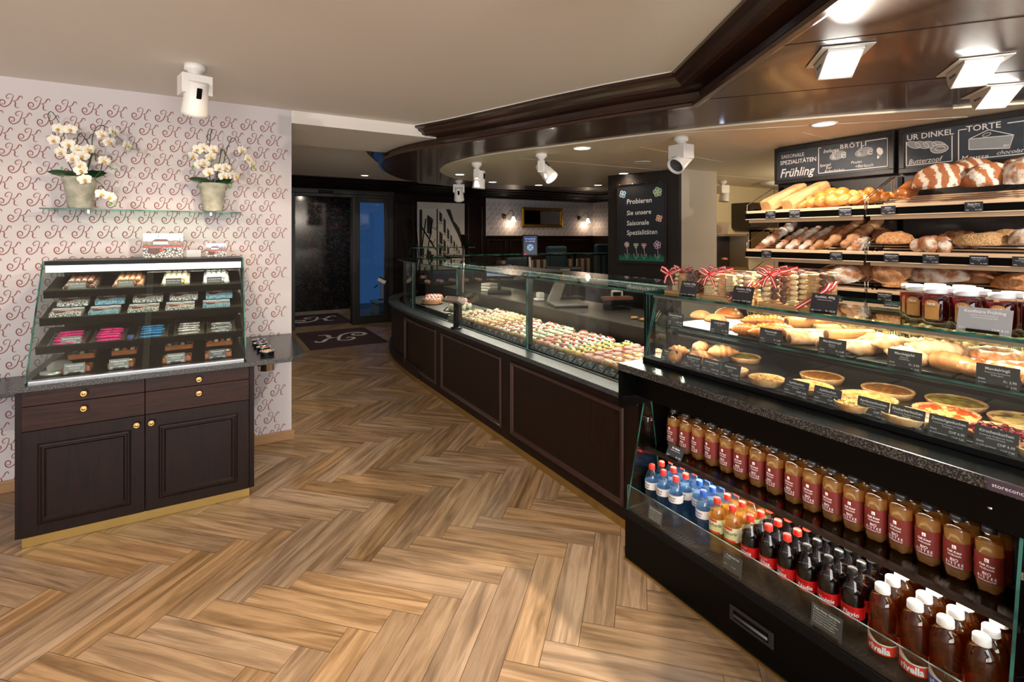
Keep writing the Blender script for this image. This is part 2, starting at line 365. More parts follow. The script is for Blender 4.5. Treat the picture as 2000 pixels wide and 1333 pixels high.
mb = MB().sweep(curve, crown, sm=False, cap=False); struct(mb.build('trim_3', mat('mahogany_moulding', (40, 20, 15), .28, coat=.6, col2=(52, 27, 19), scale=6)))
crown2 = [(.156, 2.611), (.156, 2.604), (.15, 2.604)]; mb = MB().sweep(curve, [(-a, b) for a, b in crown2], cap=False); struct(mb.build('trim_4', white))
struct(MB().box(.55, 1.78, 4.35, 5.36, 2.51, 2.612).build('ceiling_beam', whitec))
# walls
def k_field(mb, x0, x1, z0, z1, M, ax=-1.099, az=1.389, k=3, wd=.0053):
    for n in range(-40, 40):
        z = az-.103*n
        if z < z0+.002 or z+.085 > z1: continue
        for j in range(-60, 90):
            x = ax+.0435*n+.133*j
            if x < x0+.002 or x+.108 > x1: continue
            k_glyph(mb, M @ T(x, z, 0), .108, .083, wd, 1, k)
mb = MB().box(-3.6, .55, 4.35, 4.47, 0, 2.61)
k_field(mb, -1.75, .55, .0, 2.6, basis((0, 4.3492, 0), (1, 0, 0), (0, 0, 1)))
struct(mb.build('wall_left', [wallp, ink]))
struct(MB().box(-1.9, .57, 4.335, 4.35, 0, .075).build('baseboard_left', mat('oak_skirting', (150, 112, 76), .45, col2=(166, 128, 90), scale=6, stretch=(1, 8, 30)), bevel=.004))
struct(MB().box(.47, .55, 4.47, 9.6, 0, 2.61).build('wall_passage', white))
# back wall: door opening 1.25..2.28, side light 2.28..2.9, panels, mural 3.48..4.5, wallpaper 5.01..7.92
mb = MB().box(.55, 1.19, 9.5, 9.62, 0, 2.61).box(1.19, 3.0, 9.5, 9.62, 2.44, 2.61).box(2.97, 3.48, 9.5, 9.62, 0, 2.61).box(3.48, 4.5, 9.5, 9.62, 2.3, 2.61).box(3.48, 4.5, 9.5, 9.62, 0, .95).box(4.5, 5.01, 9.5, 9.62, 0, 2.61).box(5.01, 8.1, 9.52, 9.62, 0, 2.61)
struct(mb.build('wall_back', wood))
mb = MB().box(5.01, 7.94, 9.50, 9.52, 1.635, 2.47).box(7.92, 7.94, 7.2, 9.5, 1.635, 2.47)
k_field(mb, 5.01, 7.92, 1.64, 2.46, basis((0, 9.4992, 0), (1, 0, 0), (0, 0, 1)), 5.02, 1.66, 2, .006)
M = basis((7.9192, 0, 0), (0, -1, 0), (0, 0, 1)); k_field(mb, -9.5, -8.6, 1.64, 2.46, M, -9.4, 1.66, 2, .006)
struct(mb.build('wall_wallpaper', [wallp, mat('wallpaper_print_far', (120, 88, 84), .6)]))
struct(MB().box(7.94, 8.06, 5.1, 9.62, 0, 2.61).build('wall_cafe_side', wood))
mb = MB()
for x0, x1 in [(5.05, 5.5), (5.6, 6.9), (7.0, 7.85)]:
    mb.sweep([(x0, 0), (x1, 0), (x1, 1), (x0, 1)], [(0, 0)], closed=True) if 0 else None
    for a, b, c_, d in [(x0, x1, 1.52, 1.55), (x0, x1, .2, .23), (x0, x0+.03, .23, 1.52), (x1-.03, x1, .23, 1.52)]: mb.box(a, b, 9.49, 9.5, c_, d)
mb.box(5.01, 7.94, 9.485, 9.52, 1.6, 1.64)
struct(mb.build('trim_5', wood, bevel=.006))
mb = MB()
for x0, x1 in [(3.05, 3.42), (4.58, 4.93)]:
    for a, b, c_, d in [(x0, x1, 2.26, 2.29), (x0, x1, .2, .23), (x0, x0+.03, .23, 2.26), (x1-.03, x1, .23, 2.26)]: mb.box(a, b, 9.475, 9.5, c_, d)
struct(mb.build('trim_6', wood, bevel=.008))
# cornice of the back wall
cor = [(0.0, 2.61), (.72, 2.61), (.72, 2.595), (.66, 2.58), (.64, 2.555), (.5, 2.545), (.46, 2.52), (.3, 2.51), (.26, 2.48), (.12, 2.47), (.1, 2.44), (.0, 2.43)]
struct(MB().sweep([(.55, 9.5), (7.94, 9.5)], cor, cap=True).build('trim_7', wood))
struct(MB().sweep([(7.94, 9.5), (7.94, 7.3)], [(a*.6, b) for a, b in cor], cap=True).build('trim_8', wood))
mb = MB()
for i in range(6): mb.box(3.2+i*.22, 3.2+i*.22+.2, 8.6, 8.66, 2.57, 2.578)
for i in range(9): mb.box(5.2+i*.24, 5.2+i*.24+.22, 8.6, 8.66, 2.57, 2.578)
struct(mb.build('trim_9', mat('vent_rail', (150, 130, 100), .4, metal=.5)))
# entrance: frame, opened sliding leaf with glazed side light
frm = mat('door_frame', (44, 40, 37), .4, metal=.3)
d = bpy.data.objects.new('door_1', None); COL.objects.link(d); struct(d)
MB().box(1.19, 1.25, 9.42, 9.6, 0, 2.38).box(1.25, 2.9, 9.42, 9.6, 2.33, 2.38).box(2.22, 2.28, 9.42, 9.6, 0, 2.33).box(2.9, 2.98, 9.42, 9.6, 0, 2.38).build('frame', frm, d, bevel=.004)
MB().box(1.19, 2.98, 9.36, 9.5, 2.38, 2.46).build('header', frm, d, bevel=.004)
MB().box(2.28, 2.36, 9.44, 9.5, 0, 2.33).box(2.82, 2.9, 9.44, 9.5, 0, 2.33).box(2.36, 2.82, 9.44, 9.5, 0, .14).box(2.36, 2.82, 9.44, 9.5, 2.25, 2.33).build('side_light_frame', frm, d, bevel=.004)
MB().box(2.36, 2.82, 9.465, 9.475, .14, 2.25).build('pane', glassmat('door_glass', (200, 220, 235), refl=1.3), d)
MB().box(1.62, 1.86, 9.30, 9.36, 2.385, 2.43).build('motion_sensor', black, d, bevel=.008)
# vestibule
marble = mat('dark_marble', (26, 24, 24), .16, col2=(80, 76, 72), scale=16, detail=12, lo=.5, hi=.85, distort=1.2)
nt = marble.node_tree; N = nt.nodes
nz = N.new('ShaderNodeTexNoise'); nz.inputs['Scale'].default_value = 18; nz.inputs['Detail'].default_value = 8; nz.inputs['Distortion'].default_value = 1.2
rr = N.new('ShaderNodeValToRGB'); rr.color_ramp.elements[0].position = .62; rr.color_ramp.elements[1].position = .7
tcn = [n for n in N if n.type == 'TEX_COORD'][0]; nt.links.new(tcn.outputs['Object'], nz.inputs[0]); nt.links.new(nz.outputs[0], rr.inputs[0])
mm = N.new('ShaderNodeMix'); mm.data_type = 'RGBA'; mm.inputs[7].default_value = (*s2l((120, 48, 30)), 1)
src = N['Principled BSDF'].inputs['Base Color'].links[0].from_socket; nt.links.new(rr.outputs[0], mm.inputs[0]); nt.links.new(src, mm.inputs[6]); nt.links.new(mm.outputs[2], N['Principled BSDF'].inputs['Base Color'])
struct(MB().box(.4, 2.62, 11.1, 11.2, .07, 2.61).build('wall_vestibule', marble))
mb = MB()
for i in range(6): mb.box(.5+i*.36, .5+i*.36+.355, 11.08, 11.1, 0, .075)
struct(mb.build('baseboard_vestibule', mat('stone_skirting', (150, 132, 116), .5, col2=(132, 114, 100), scale=20)))
struct(MB().box(.47, .55, 9.6, 11.1, 0, 2.61).build('wall_vestibule_side', white))
# low planter wall outside, seen through the side light
tag(MB().box(2.95, 3.5, 10.3, 10.9, 0, .22).box(2.93, 3.52, 10.28, 10.92, .22, .26).build('stone_ledge', mat('pale_stone', (190, 190, 186), .7), bevel=.006), 'low pale stone ledge outside the glazed side light', 'ledge')
# far counter-side pilaster and staff area
struct(MB().prism([(4.47, 5.05), (4.73, 4.11), (4.76, 4.10), (4.56, 5.05)], 0, 2.408).build('wall_pillar_panel', blackwood))
struct(MB().prism([(4.56, 5.05), (4.765, 4.10), (5.36, 4.07), (5.42, 5.05)], 0, 2.408).build('wall_pillar', mat('pillar_paint', (178, 168, 156), .7)))
yel = mat('cream_wall', (222, 206, 168), .7)
struct(MB().box(5.42, 9.1, 5.05, 5.15, 0, 2.41).build('wall_staff_back', yel))
struct(MB().box(9.0, 9.1, -1.5, 5.05, 0, 2.41).build('wall_staff_side', yel))
struct(MB().box(4.4, 4.5, -4.3, 2.695, 0, 2.408).build('wall_bread', blackwood))
# walls behind the photographer with the shop windows
struct(MB().box(-3.7, -3.6, -4.3, 4.47, 0, 2.61).build('wall_far_left', white))
mb = MB().box(-3.7, -2.9, -4.3, -4.2, 0, 2.61).box(1.9, 4.5, -4.3, -4.2, 0, 2.61).box(-2.9, 1.9, -4.3, -4.2, 0, .4).box(-2.9, 1.9, -4.3, -4.2, 2.35, 2.61)
struct(mb.build('wall_front', wood))
for i, x in enumerate((-2.9, -1.3, .3)):
    wr = bpy.data.objects.new('window_%d' % (i+1), None); COL.objects.link(wr); struct(wr)
    MB().box(x, x+.06, -4.28, -4.2, .4, 2.35).box(x+1.54, x+1.6, -4.28, -4.2, .4, 2.35).box(x, x+1.6, -4.28, -4.2, .4, .46).box(x, x+1.6, -4.28, -4.2, 2.29, 2.35).build('window_frame', wood, wr)
    MB().box(x+.06, x+1.54, -4.25, -4.24, .46, 2.29).build('window_pane', glass, wr)

# ---------------------------------------------------------------- ceiling fixtures
glow = mat('lamp_glow', (255, 255, 255), .5, emis=(255, 246, 232), estr=14)
glow2 = mat('recessed_lamp_glow', (255, 255, 255), .5, emis=(255, 240, 214), estr=7)
def track_head(name, label, x, y, zc, yaw, tilt, lit=False, box=True, size=1., group='white ceiling track heads'):
    """round canopy, stem, square ballast box and a tilting can"""
    t = empty(name, label, 'spotlight', (x, y, zc), yaw, group); t.scale = (1.12,)*3
    MB().lathe([(.0, 0), (.05, 0), (.05, -.028), (.034, -.034), (.034, -.044), (.022, -.048), (.022, -.062), (0, -.062)][::-1], 24).build('canopy', whitemetal, t)
    if box: MB().box(-.07, .07, -.055, .055, -.16, -.058).build('ballast_box', whitemetal, t, bevel=.004)
    else: MB().box(-.012, .012, -.03, .03, -.16, -.06).build('bracket', whitemetal, t, bevel=.003)
    M = T(.0, -.03, -.15) @ RX(tilt)
    if not box: M = T(.05, 0, -.13) @ RX(tilt)
    h = MB().lathe([(.045, .06), (.05, .055), (.062, -.1), (.064, -.115), (.058, -.115), (.052, -.1), (.0, -.09)][::-1], 28, M=M).build('lamp_head', whitemetal, t)
    MB().box(-.012, .012, -.058, -.046, -.02, .035, M=M).build('vent_slot', black, h, bevel=.004)
    b = MB().lathe([(0, -.1), (.05, -.1), (.05, -.096), (0, -.096)][::-1], 24, M=M).build('lens', glow if lit else mat('dark_lens', (60, 60, 62), .2), h)
    return t
track_head('ceiling_spotlight', 'white box-and-can spotlight under the ceiling above the chocolate display', -.08, 3.504, 2.61, .25, .42)
track_head('ceiling_spotlight', 'white spotlight over the chalkboard aisle with its can tilted steeply outward', 3.251, 2.803, 2.408, 1.6, .95, box=True)
track_head('ceiling_spotlight', 'white spotlight on the cream ceiling whose lens shines straight out', 2.738, 4.05, 2.408, .45, -.75, lit=True, box=False)
track_head('ceiling_spotlight', 'upper white can of the stacked pair at the tip of the cream ceiling', 2.471, 4.9, 2.408, .5, .1, box=False)
track_head('ceiling_spotlight', 'lower tilted white can of the pair hanging near the counter bend', 3.0, 6.5, 2.408, -.5, .5)
track_head('ceiling_spotlight', 'small white spotlight in the staff area behind the grey pillar', 6.285, 4.677, 2.408, 1.2, .1)
track_head('ceiling_spotlight', 'white spotlight at the top edge of the picture before the dark moulding', 1.16, .99, 2.61, .8, .4)
for lab, x, y in [('round recessed downlight next to the shining spotlight', 2.886, 3.609), ('large round recessed downlight above the first menu board', 3.749, 1.959), ('unlit round downlight beside the tilted spotlight', 3.97, 3.95), ('small round downlight beside the black pillar', 4.472, 4.762),
                  ('round downlight behind the stacked spotlight pair', 2.74, 5.912), ('small downlight over the mural corner', 3.523, 6.474), ('small downlight above the gilt mirror', 4.336, 6.484), ('small downlight at the far edge before the pillar', 5.122, 6.017), ('tiny square downlight in the white ceiling by the entrance', 2.15, 8.3)]:
    z = 2.61 if y > 8 else 2.408; t = empty('downlight', lab, 'ceiling light', (x, y, z), 0, 'recessed downlights')
    r = .075 if y < 4 else .06
    MB().lathe([(r, 0), (r+.012, 0), (r+.012, -.004), (r, -.006), (r-.004, 0)][::-1], 28).build('ring', whitemetal, t)
    MB().lathe([(0, -.002), (r-.002, -.002), (r-.002, 0), (0, 0)][::-1], 28).build('lamp', glow2 if 'unlit' not in lab else cream, t)
t = empty('ceiling_lamp', 'shallow unlit disc lamp on the far staff area ceiling', 'ceiling light', (7.06, 4.4, 2.408))
MB().lathe([(0, -.06), (.12, -.05), (.17, -.02), (.17, 0), (0, 0)], 32).build('shade', whitemetal, t)
def box_light(lab, x, y, yaw):
    t = empty('recessed_floodlight', lab, 'ceiling light', (x, y, 2.418), yaw, 'square tilting floodlights in the dark soffit')
    mb = MB(); mb.box(-.13, .15, -.10, -.075, -.005, 0).box(-.13, .15, .075, .10, -.005, 0).box(-.13, -.10, -.075, .075, -.005, 0).box(.125, .15, -.075, .075, -.005, 0); mb.build('trim_frame', whitemetal, t, bevel=.001)
    pf = [(-.095, 0), (-.09, -.035), (-.075, -.065), (-.045, -.09), (.12, -.012), (.12, 0)]
    M = basis((0, .07, 0), (1, 0, 0), (0, 0, 1)); h = MB().prism(pf, 0, .14, 0, M).build('housing', whitemetal, t, bevel=.002)
    MB().add([(-.030, -.058, -.0845), (-.030, .058, -.0845), (.108, .058, -.0195), (.108, -.058, -.0195)], [(0, 1, 2, 3)], M=T(.001, 0, -.0015)).build('lens', mat('flood_glow', (255, 255, 255), .4, emis=(255, 250, 240), estr=14), h)
    MB().add([(-.06, -.0705, -.03), (.02, -.0705, -.03), (.02, -.0705, -.042), (-.045, -.0705, -.045)], [(0, 1, 2, 3)]).build('rating_label', mat('rating_grey', (120, 122, 130), .6), h)
box_light('square floodlight glaring brightest in the dark soffit', 2.43, 1.21, math.radians(-138))
box_light('square floodlight with printed housing, middle of the three', 3.12, .95, math.radians(-144))
box_light('square floodlight seen edge-on near the menu boards', 3.76, 1.05, math.radians(-140))
# ================================================================ PRICE CARDS
def card(label, title, subs, lo, hi, loc, rz=0, tilt=.25, w=.1, h=.066, cafe=None, m=None, holder='foot', prt=None, name='price_card', group=None, head=.0115):
    t = empty(name, label, 'price card', loc, rz, group)
    M = RX(-tilt); mm = m or cardm; pm = prt or cardprint
    b = MB().box(-w/2, w/2, 0, .0012, .0, h, 0, M)
    Q = M @ basis((0, -.0005, 0), (1, 0, 0), (0, 0, 1))
    b.text(title, head, Q @ T(0, h-.016, 0), 1, 'C', off=.012, fit=w*.88)
    y = h-.025
    for s in subs: b.text(s, .0055, Q @ T(0, y, 0), 1, 'C', fit=w*.86); y -= .0068
    yb = .019 if cafe else .008
    if lo: b.text(lo, .0075, Q @ T(-w/2+.006, yb, 0), 1, 'L', off=.006, fit=w*.4)
    if hi: b.text(hi, .0095, Q @ T(w/2-.006, yb, 0), 1, 'R', off=.008, fit=w*.46)
    if cafe:
        b.text(cafe[0], .006, Q @ T(-w/2+.006, .009, 0), 1, 'L', fit=w*.5); b.text(cafe[1], .0075, Q @ T(w/2-.006, .006, 0), 1, 'R', fit=w*.4)
    b.build('card', [mm, pm], t)
    if holder == 'foot': MB().box(-w*.3, w*.3, -.006, .03, 0, .003).box(-w*.3, w*.3, -.005, -.003, 0, .009).build('holder', blackmetal, t)
    elif holder == 'clip': MB().box(-w*.25, w*.25, -.004, .004, -.004, .004).build('holder', cardgrey, t)
    return t
# ================================================================ CHOCOLATE CABINET ON THE WALLPAPER WALL
CY = 3.52
cab = empty('display_cabinet', 'dark wooden two-door cabinet with brass knobs under the slanted chocolate case', 'cabinet', (0, 0, 0))
MB().box(-.862, -.834, CY, 4.34, .05, .812).box(.203, .231, CY, 4.34, .05, .812).box(-.834, .203, CY+.02, 4.34, .05, .812).build('body', wood, cab, bevel=.0015)
MB().box(-.836, .205, CY-.002, 4.3, 0, .052).build('plinth', gold, cab, bevel=.002)
def knob(parent, x, z):
    M = T(x, CY-.02, z) @ RX(PI/2)
    MB().lathe([(.006, 0), (.006, .01), (.012, .014), (.0165, .02), (.0165, .024), (.012, .027), (.011, .026), (.007, .0285), (0, .03)], 20, M=M).build('knob', brass, parent)
def moulding(mb, x0, x1, z0, z1, y, prof, closed=True):
    """picture-frame moulding on a front facing -y: prof = (inset from outer edge, projection)"""
    v = []; f = []; k = len(prof)
    for (cx, cz, sx, sz) in ((x0, z0, 1, 1), (x1, z0, -1, 1), (x1, z1, -1, -1), (x0, z1, 1, -1)):
        for o, p in prof: v.append((cx+sx*o, y-p, cz+sz*o))
    for i in range(4):
        j = (i+1) % 4
        for q in range(k-1): f.append((i*k+q, j*k+q, j*k+q+1, i*k+q+1))
    mb.add(v, f, 0)
MP = [(0, 0), (.0, .006), (.006, .012), (.014, .013), (.018, .008), (.026, .008), (.034, .0), (.042, -.002)]
for x0, x1, kx in ((-.832, -.3205, -.355), (-.3175, .201, -.288)):
    a = (x0+x1)/2
    d = MB().box(x0, x1, CY-.018, CY+.002, .812-.082, .808).build('drawer', woodh, cab, bevel=.0015); knob(d, -.582 if x0 < -.5 else -.06, .768)
    d = MB().box(x0, x1, CY-.018, CY+.002, .602, .727).build('drawer', woodh, cab, bevel=.0015); knob(d, -.582 if x0 < -.5 else -.06, .687)
    d = MB().box(x0, x1, CY-.018, CY+.002, .056, .599).build('door', wood, cab, bevel=.0015); knob(d, kx, .555)
    mb = MB(); moulding(mb, x0+.062, x1-.062, .115, .531, CY-.018, MP); mb.build('moulding', wood, d)
gt = empty('granite_worktop', 'black speckled granite worktop of the chocolate cabinet with a chamfered end', 'worktop', (0, 0, 0))
MB().prism([(-.875, 3.465), (.446, 3.465), (.535, 3.56), (.545, 4.345), (-.875, 4.345)], .812, .84, 0, side=1).build('slab', [granite, granite_edge], gt, bevel=.002)
tag(MB().prism([(-1.6, 4.345), (-1.6, 3.9), (-.9, 3.9), (-.9, 4.345)], .695, .722, 0, side=1).build('wall_ledge', [granite, granite_edge], bevel=.002), 'lower black stone ledge on the wall beside the chocolate cabinet', 'ledge')
# cups sunk in the worktop end
for i, (x, y, lab) in enumerate([(.293, 4.06, 'empty steel sample cup sunk in the worktop, next to the wall'), (.295, 3.93, 'empty steel sample cup, second from the wall'), (.304, 3.78, 'steel cup filled with red and white sweets'), (.314, 3.63, 'steel cup filled with wooden sticks at the front edge')]):
    t = empty('sample_cup', lab, 'cup', (x, y, .84), 0, 'steel cups in the worktop')
    MB().lathe([(.038, -.1), (.0405, -.1), (.0405, .02), (.046, .022), (.046, .026), (.036, .026), (.036, .02), (.036, -.09), (0, -.09)], 32).build('cup', chrome, t)
    if i == 2:
        for q in range(26):
            a = q*2.4; r = .006*math.sqrt(q); s = MB(); s.ball((0, 0, 0), .008, .006, .006, 8, 5)
            o = s.build('sweet', mat('sweet_red', (214, 40, 44), .3) if q % 2 else mat('sweet_white', (240, 232, 226), .35), t); o.location = (r*math.cos(a), r*math.sin(a), .012+.004*math.sin(q*7)); o.rotation_euler = (q, q*2, 0)
    if i == 3:
        for q in range(22):
            a = q*2.4; r = .006*math.sqrt(q); MB().box(-.002, .002, -.003, .003, -.08, .026, 0, T(r*math.cos(a), r*math.sin(a), .0) @ RX(.1*math.sin(q)) @ RZ(q)).build('stick', mat('stick_wood', (224, 196, 150), .6), t)
# slanted glass case
def fy(z): return 3.535+(z-.84)*.516
case = empty('chocolate_case', 'slanted glass display case with four black tiers of chocolates', 'display case', (0, 0, 0))
MB().box(-.815, .175, 3.60, 4.30, .8405, .85).build('floor_plate', black, case)
MB().box(-.815, .175, 4.29, 4.30, .85, 1.44).build('back_panel', black, case)
MB().box(-.82, .18, 3.855, 4.30, 1.44, 1.462).build('top_plate', black, case, bevel=.002)
MB().box(-.815, .175, 3.845, 3.862, 1.395, 1.44).build('lamp_rail', steel, case, bevel=.003)
lamp('AREA', 'case_fill', (-.32, 3.84, 1.385), 1.8, NEUT, (-.32, 3.80, .9), shape='RECTANGLE', size=.95, size_y=.02)  # added area lamp that brightens the truffles
mb = MB(); pane(mb, [(3.54, .842), (4.3, .842), (4.3, 1.462), (3.86, 1.462)], .008, T(-.83, 0, 0) @ basis((0, 0, 0), (0, 1, 0), (0, 0, 1)))
mb.build('side_glass', GL, case)
mb = MB(); pane(mb, [(3.54, .842), (4.3, .842), (4.3, 1.462), (3.86, 1.462)], .008, T(.182, 0, 0) @ basis((0, 0, 0), (0, 1, 0), (0, 0, 1)))
mb.build('side_glass', GL, case)
for a, b, yo in ((-.822, -.305, 0), (-.335, .18, .012)):
    mb = MB(); L = math.hypot(.6, .31)
    pane(mb, [(a, 0), (b, 0), (b, L), (a, L)], .006, basis((0, 3.54+yo, .843), (1, 0, 0), (0, .31, .6)))
    mb.build('sliding_door', GL, case)
MB().box(-.815, .175, 3.535, 3.58, .8405, .85).build('track', steel, case)
tiers = [(1.288, 3.80), (1.143, 3.722), (1.0, 3.647)]
shelf_z = []
for z, y in tiers:
    M = T(0, y, z) @ RX(.24)
    MB().box(-.812, .172, 0, .30, -.006, 0, 0, M).box(-.812, .172, -.002, .006, -.035, .01, 0, M).build('tier', black, case)
    MB().box(-.812, .172, -.004, -.0025, .006, .026, 0, M).build('tier_edge', glass, case)
def tierM(k):   # frame on a tier's slope
    if k == 3: return T(0, 3.62, .851) @ RX(.04)
    z, y = tiers[k]; return T(0, y, z) @ RX(.24)
def on_tier(k, x, d, dz=0): return tierM(k) @ T(x, d, dz)
def place(o, M): o.matrix_world = M; return o
# tier one: four trays of truffles
silver = mat('silver_tray', (186, 184, 176), .25, metal=.9)
ch = {'dark': mat('dark_truffle', (76, 48, 38), .45, col2=(96, 62, 50), scale=90, bump=.3), 'milk': mat('milk_truffle', (140, 92, 62), .45, col2=(160, 108, 76), scale=90, bump=.3),
      'white': mat('white_truffle', (236, 224, 178), .5, col2=(224, 208, 160), scale=90, bump=.3), 'champ': mat('champagne_truffle', (214, 212, 208), .85, col2=(238, 236, 232), scale=60, bump=.5)}
for kx, (x, kd, word, ttl) in enumerate([(-.655, 'dark', 'dark brown', 'Rahmtruffes dunkel'), (-.43, 'milk', 'milk brown', 'Rahmtruffes hell'), (-.19, 'white', 'cream white', 'Rahmtruffes weiss'), (.03, 'champ', 'sugar dusted', 'Champagnertruffes')]):
    tr = MB().box(-.075, .075, .01, .24, .0005, .003).box(-.075, -.071, .01, .24, .003, .02).box(.071, .075, .01, .24, .003, .02).build('tray', silver, bevel=.001)
    tag(tr, f'silver tray under the {word} truffles', 'tray', 'truffle trays'); place(tr, on_tier(0, x, 0))
    pm = MB().ball((0, 0, 0), .0148, seg=12, ring=8, nz=.06, freq=4).build('truffle', ch[kd]); first = True; n = 0
    for lay, (nx, ny) in enumerate(((5, 7), (4, 5))):
        for j in range(ny):
            for i in range(nx):
                if lay == 0 and j < 1 and 1 <= i <= 3: continue
                o = pm if first else pm.copy()
                if not first: COL.objects.link(o)
                first = False
                xx = (i-(nx-1)/2)*.0285+random.uniform(-.002, .002); yy = .03+lay*.03+j*.0285
                tag(o, f'{word} truffle in the {ORD[lay*7+j]} row of its tray, {ORD[i]} ball across', 'truffle', f'{word} truffles')
                place(o, on_tier(0, x+xx, yy, .0175+lay*.0225) @ RZ(random.random()*6))
    c = card(f'price card {ttl} before the {word} truffles', ttl, ['mit Rahm und feiner Couverture', 'zart schmelzend, hausgemacht'], '', '', (0, 0, 0), 0, .2, .082, .052, holder='foot', m=cardm if kd in ('white', 'champ') else mat('card_painted_sheen', (96, 96, 92), .3), head=.01)  # lighter grey card colour stands in for sheen on dark cards
    place(c, on_tier(0, x-.012, .008, .002) @ RX(-.24))
# tier two: printed boxes, stacked two high
def photo_front(mb, w_, h_, M):
    """printed lid: lake view above, red bar, paving below; material slots 1..7"""
    mb.add([(0, h_*.5, 0), (w_, h_*.5, 0), (w_, h_, 0), (0, h_, 0)], [(0, 1, 2, 3)], 1, M=M)
    e = .0003; U = M @ T(0, 0, e)
    mb.add([(0, h_*.44, 0), (w_, h_*.44, 0), (w_, h_*.66, 0), (w_*.8, h_*.72, 0), (w_*.5, h_*.66, 0), (0, h_*.68, 0)], [tuple(range(6))], 4, M=U)
    mb.add([(0, h_*.44, .0001), (w_, h_*.44, .0001), (w_, h_*.52, .0001), (0, h_*.53, .0001)], [(0, 1, 2, 3)], 5, M=U)
    mb.add([(w_*.2, h_*.54, .0002), (w_*.62, h_*.54, .0002), (w_*.64, h_*.68, .0002), (w_*.58, h_*.76, .0002), (w_*.3, h_*.76, .0002), (w_*.22, h_*.68, .0002)], [tuple(range(6))], 6, M=U)
    mb.add([(w_*.24, h_*.54, .0003), (w_*.62, h_*.54, .0003), (w_*.62, h_*.66, .0003), (w_*.24, h_*.66, .0003)], [(0, 1, 2, 3)], 1, M=U)
    mb.add([(w_*.9, h_*.6, .0003), (w_*.93, h_*.6, .0003), (w_*.915, h_*.88, .0003)], [(0, 1, 2)], 6, M=U)
    mb.add([(0, h_*.41, .0004), (w_, h_*.41, .0004), (w_, h_*.46, .0004), (0, h_*.46, .0004)], [(0, 1, 2, 3)], 2, M=U)
    mb.add([(0, 0, 0), (w_, 0, 0), (w_, h_*.42, 0), (0, h_*.42, 0)], [(0, 1, 2, 3)], 3, M=U)
    mb.add([(w_*.1, h_*.2, .0003), (w_*.3, h_*.12, .0003), (w_*.46, h_*.24, .0003), (w_*.45, h_*.4, .0003), (w_*.12, h_*.4, .0003)], [tuple(range(5))], 7, M=U)
    mb.add([(w_*.4, h_*.27, .0004), (w_*.5, h_*.24, .0004), (w_*.53, h_*.33, .0004), (w_*.42, h_*.35, .0004)], [(0, 1, 2, 3)], 2, M=U)
pav = mat('paving_print', (226, 226, 222), .5); nt = pav.node_tree
vo = nt.nodes.new('ShaderNodeTexVoronoi'); vo.feature = 'DISTANCE_TO_EDGE'; vo.inputs['Scale'].default_value = 70; rp = nt.nodes.new('ShaderNodeValToRGB')
rp.color_ramp.elements[0].position = .05; rp.color_ramp.elements[0].color = (.03, .035, .04, 1); rp.color_ramp.elements[1].position = .14; rp.color_ramp.elements[1].color = (.72, .72, .7, 1)
tc = nt.nodes.new('ShaderNodeTexCoord'); nt.links.new(tc.outputs['Object'], vo.inputs[0]); nt.links.new(vo.outputs[0], rp.inputs[0]); nt.links.new(rp.outputs[0], nt.nodes['Principled BSDF'].inputs['Base Color'])
BOXM = [mat('box_board', (150, 146, 142), .4), mat('sky_print', (150, 176, 214), .35, col2=(226, 230, 236), scale=22), mat('red_print', (214, 52, 34), .4), pav, mat('lake_town_print', (112, 98, 92), .4, col2=(168, 150, 136), scale=80), mat('water_print', (70, 92, 104), .35, col2=(60, 96, 50), scale=30), mat('roof_print', (116, 84, 72), .5), mat('chocolate_print', (74, 42, 28), .4, col2=(96, 58, 38), scale=90)]
BLUEB = BOXM[:3]+[mat('paving_blue', (150, 196, 214), .5, col2=(60, 100, 120), scale=90)]+BOXM[4:]
for kx, x in enumerate((-.70, -.53, -.345, -.16, .035)):
    wd = .14 if kx < 2 else .15
    for s in range(2):
        mb = MB().box(-wd/2, wd/2, 0, .1, 0, .024); photo_front(mb, wd, .1, T(-wd/2, 0, .0242))
        mb.add([(-wd/2, -.0003, .0), (wd/2, -.0003, .0), (wd/2, -.0003, .024), (-wd/2, -.0003, .024)], [(0, 1, 2, 3)], 3)
        o = mb.build('chocolate_box', BLUEB if kx in (1, 4) else BOXM)
        tag(o, f'printed chocolate box with paving-stone edge, {ORD[kx]} column from the cabinet corner, ' + ('front box' if s == 0 else 'rear box leaning higher'), 'box', 'printed boxes on the second tier')
        place(o, on_tier(1, x+(.012 if s else -.004), .012+s*.10, .001+s*.03) @ RX(.12*s))
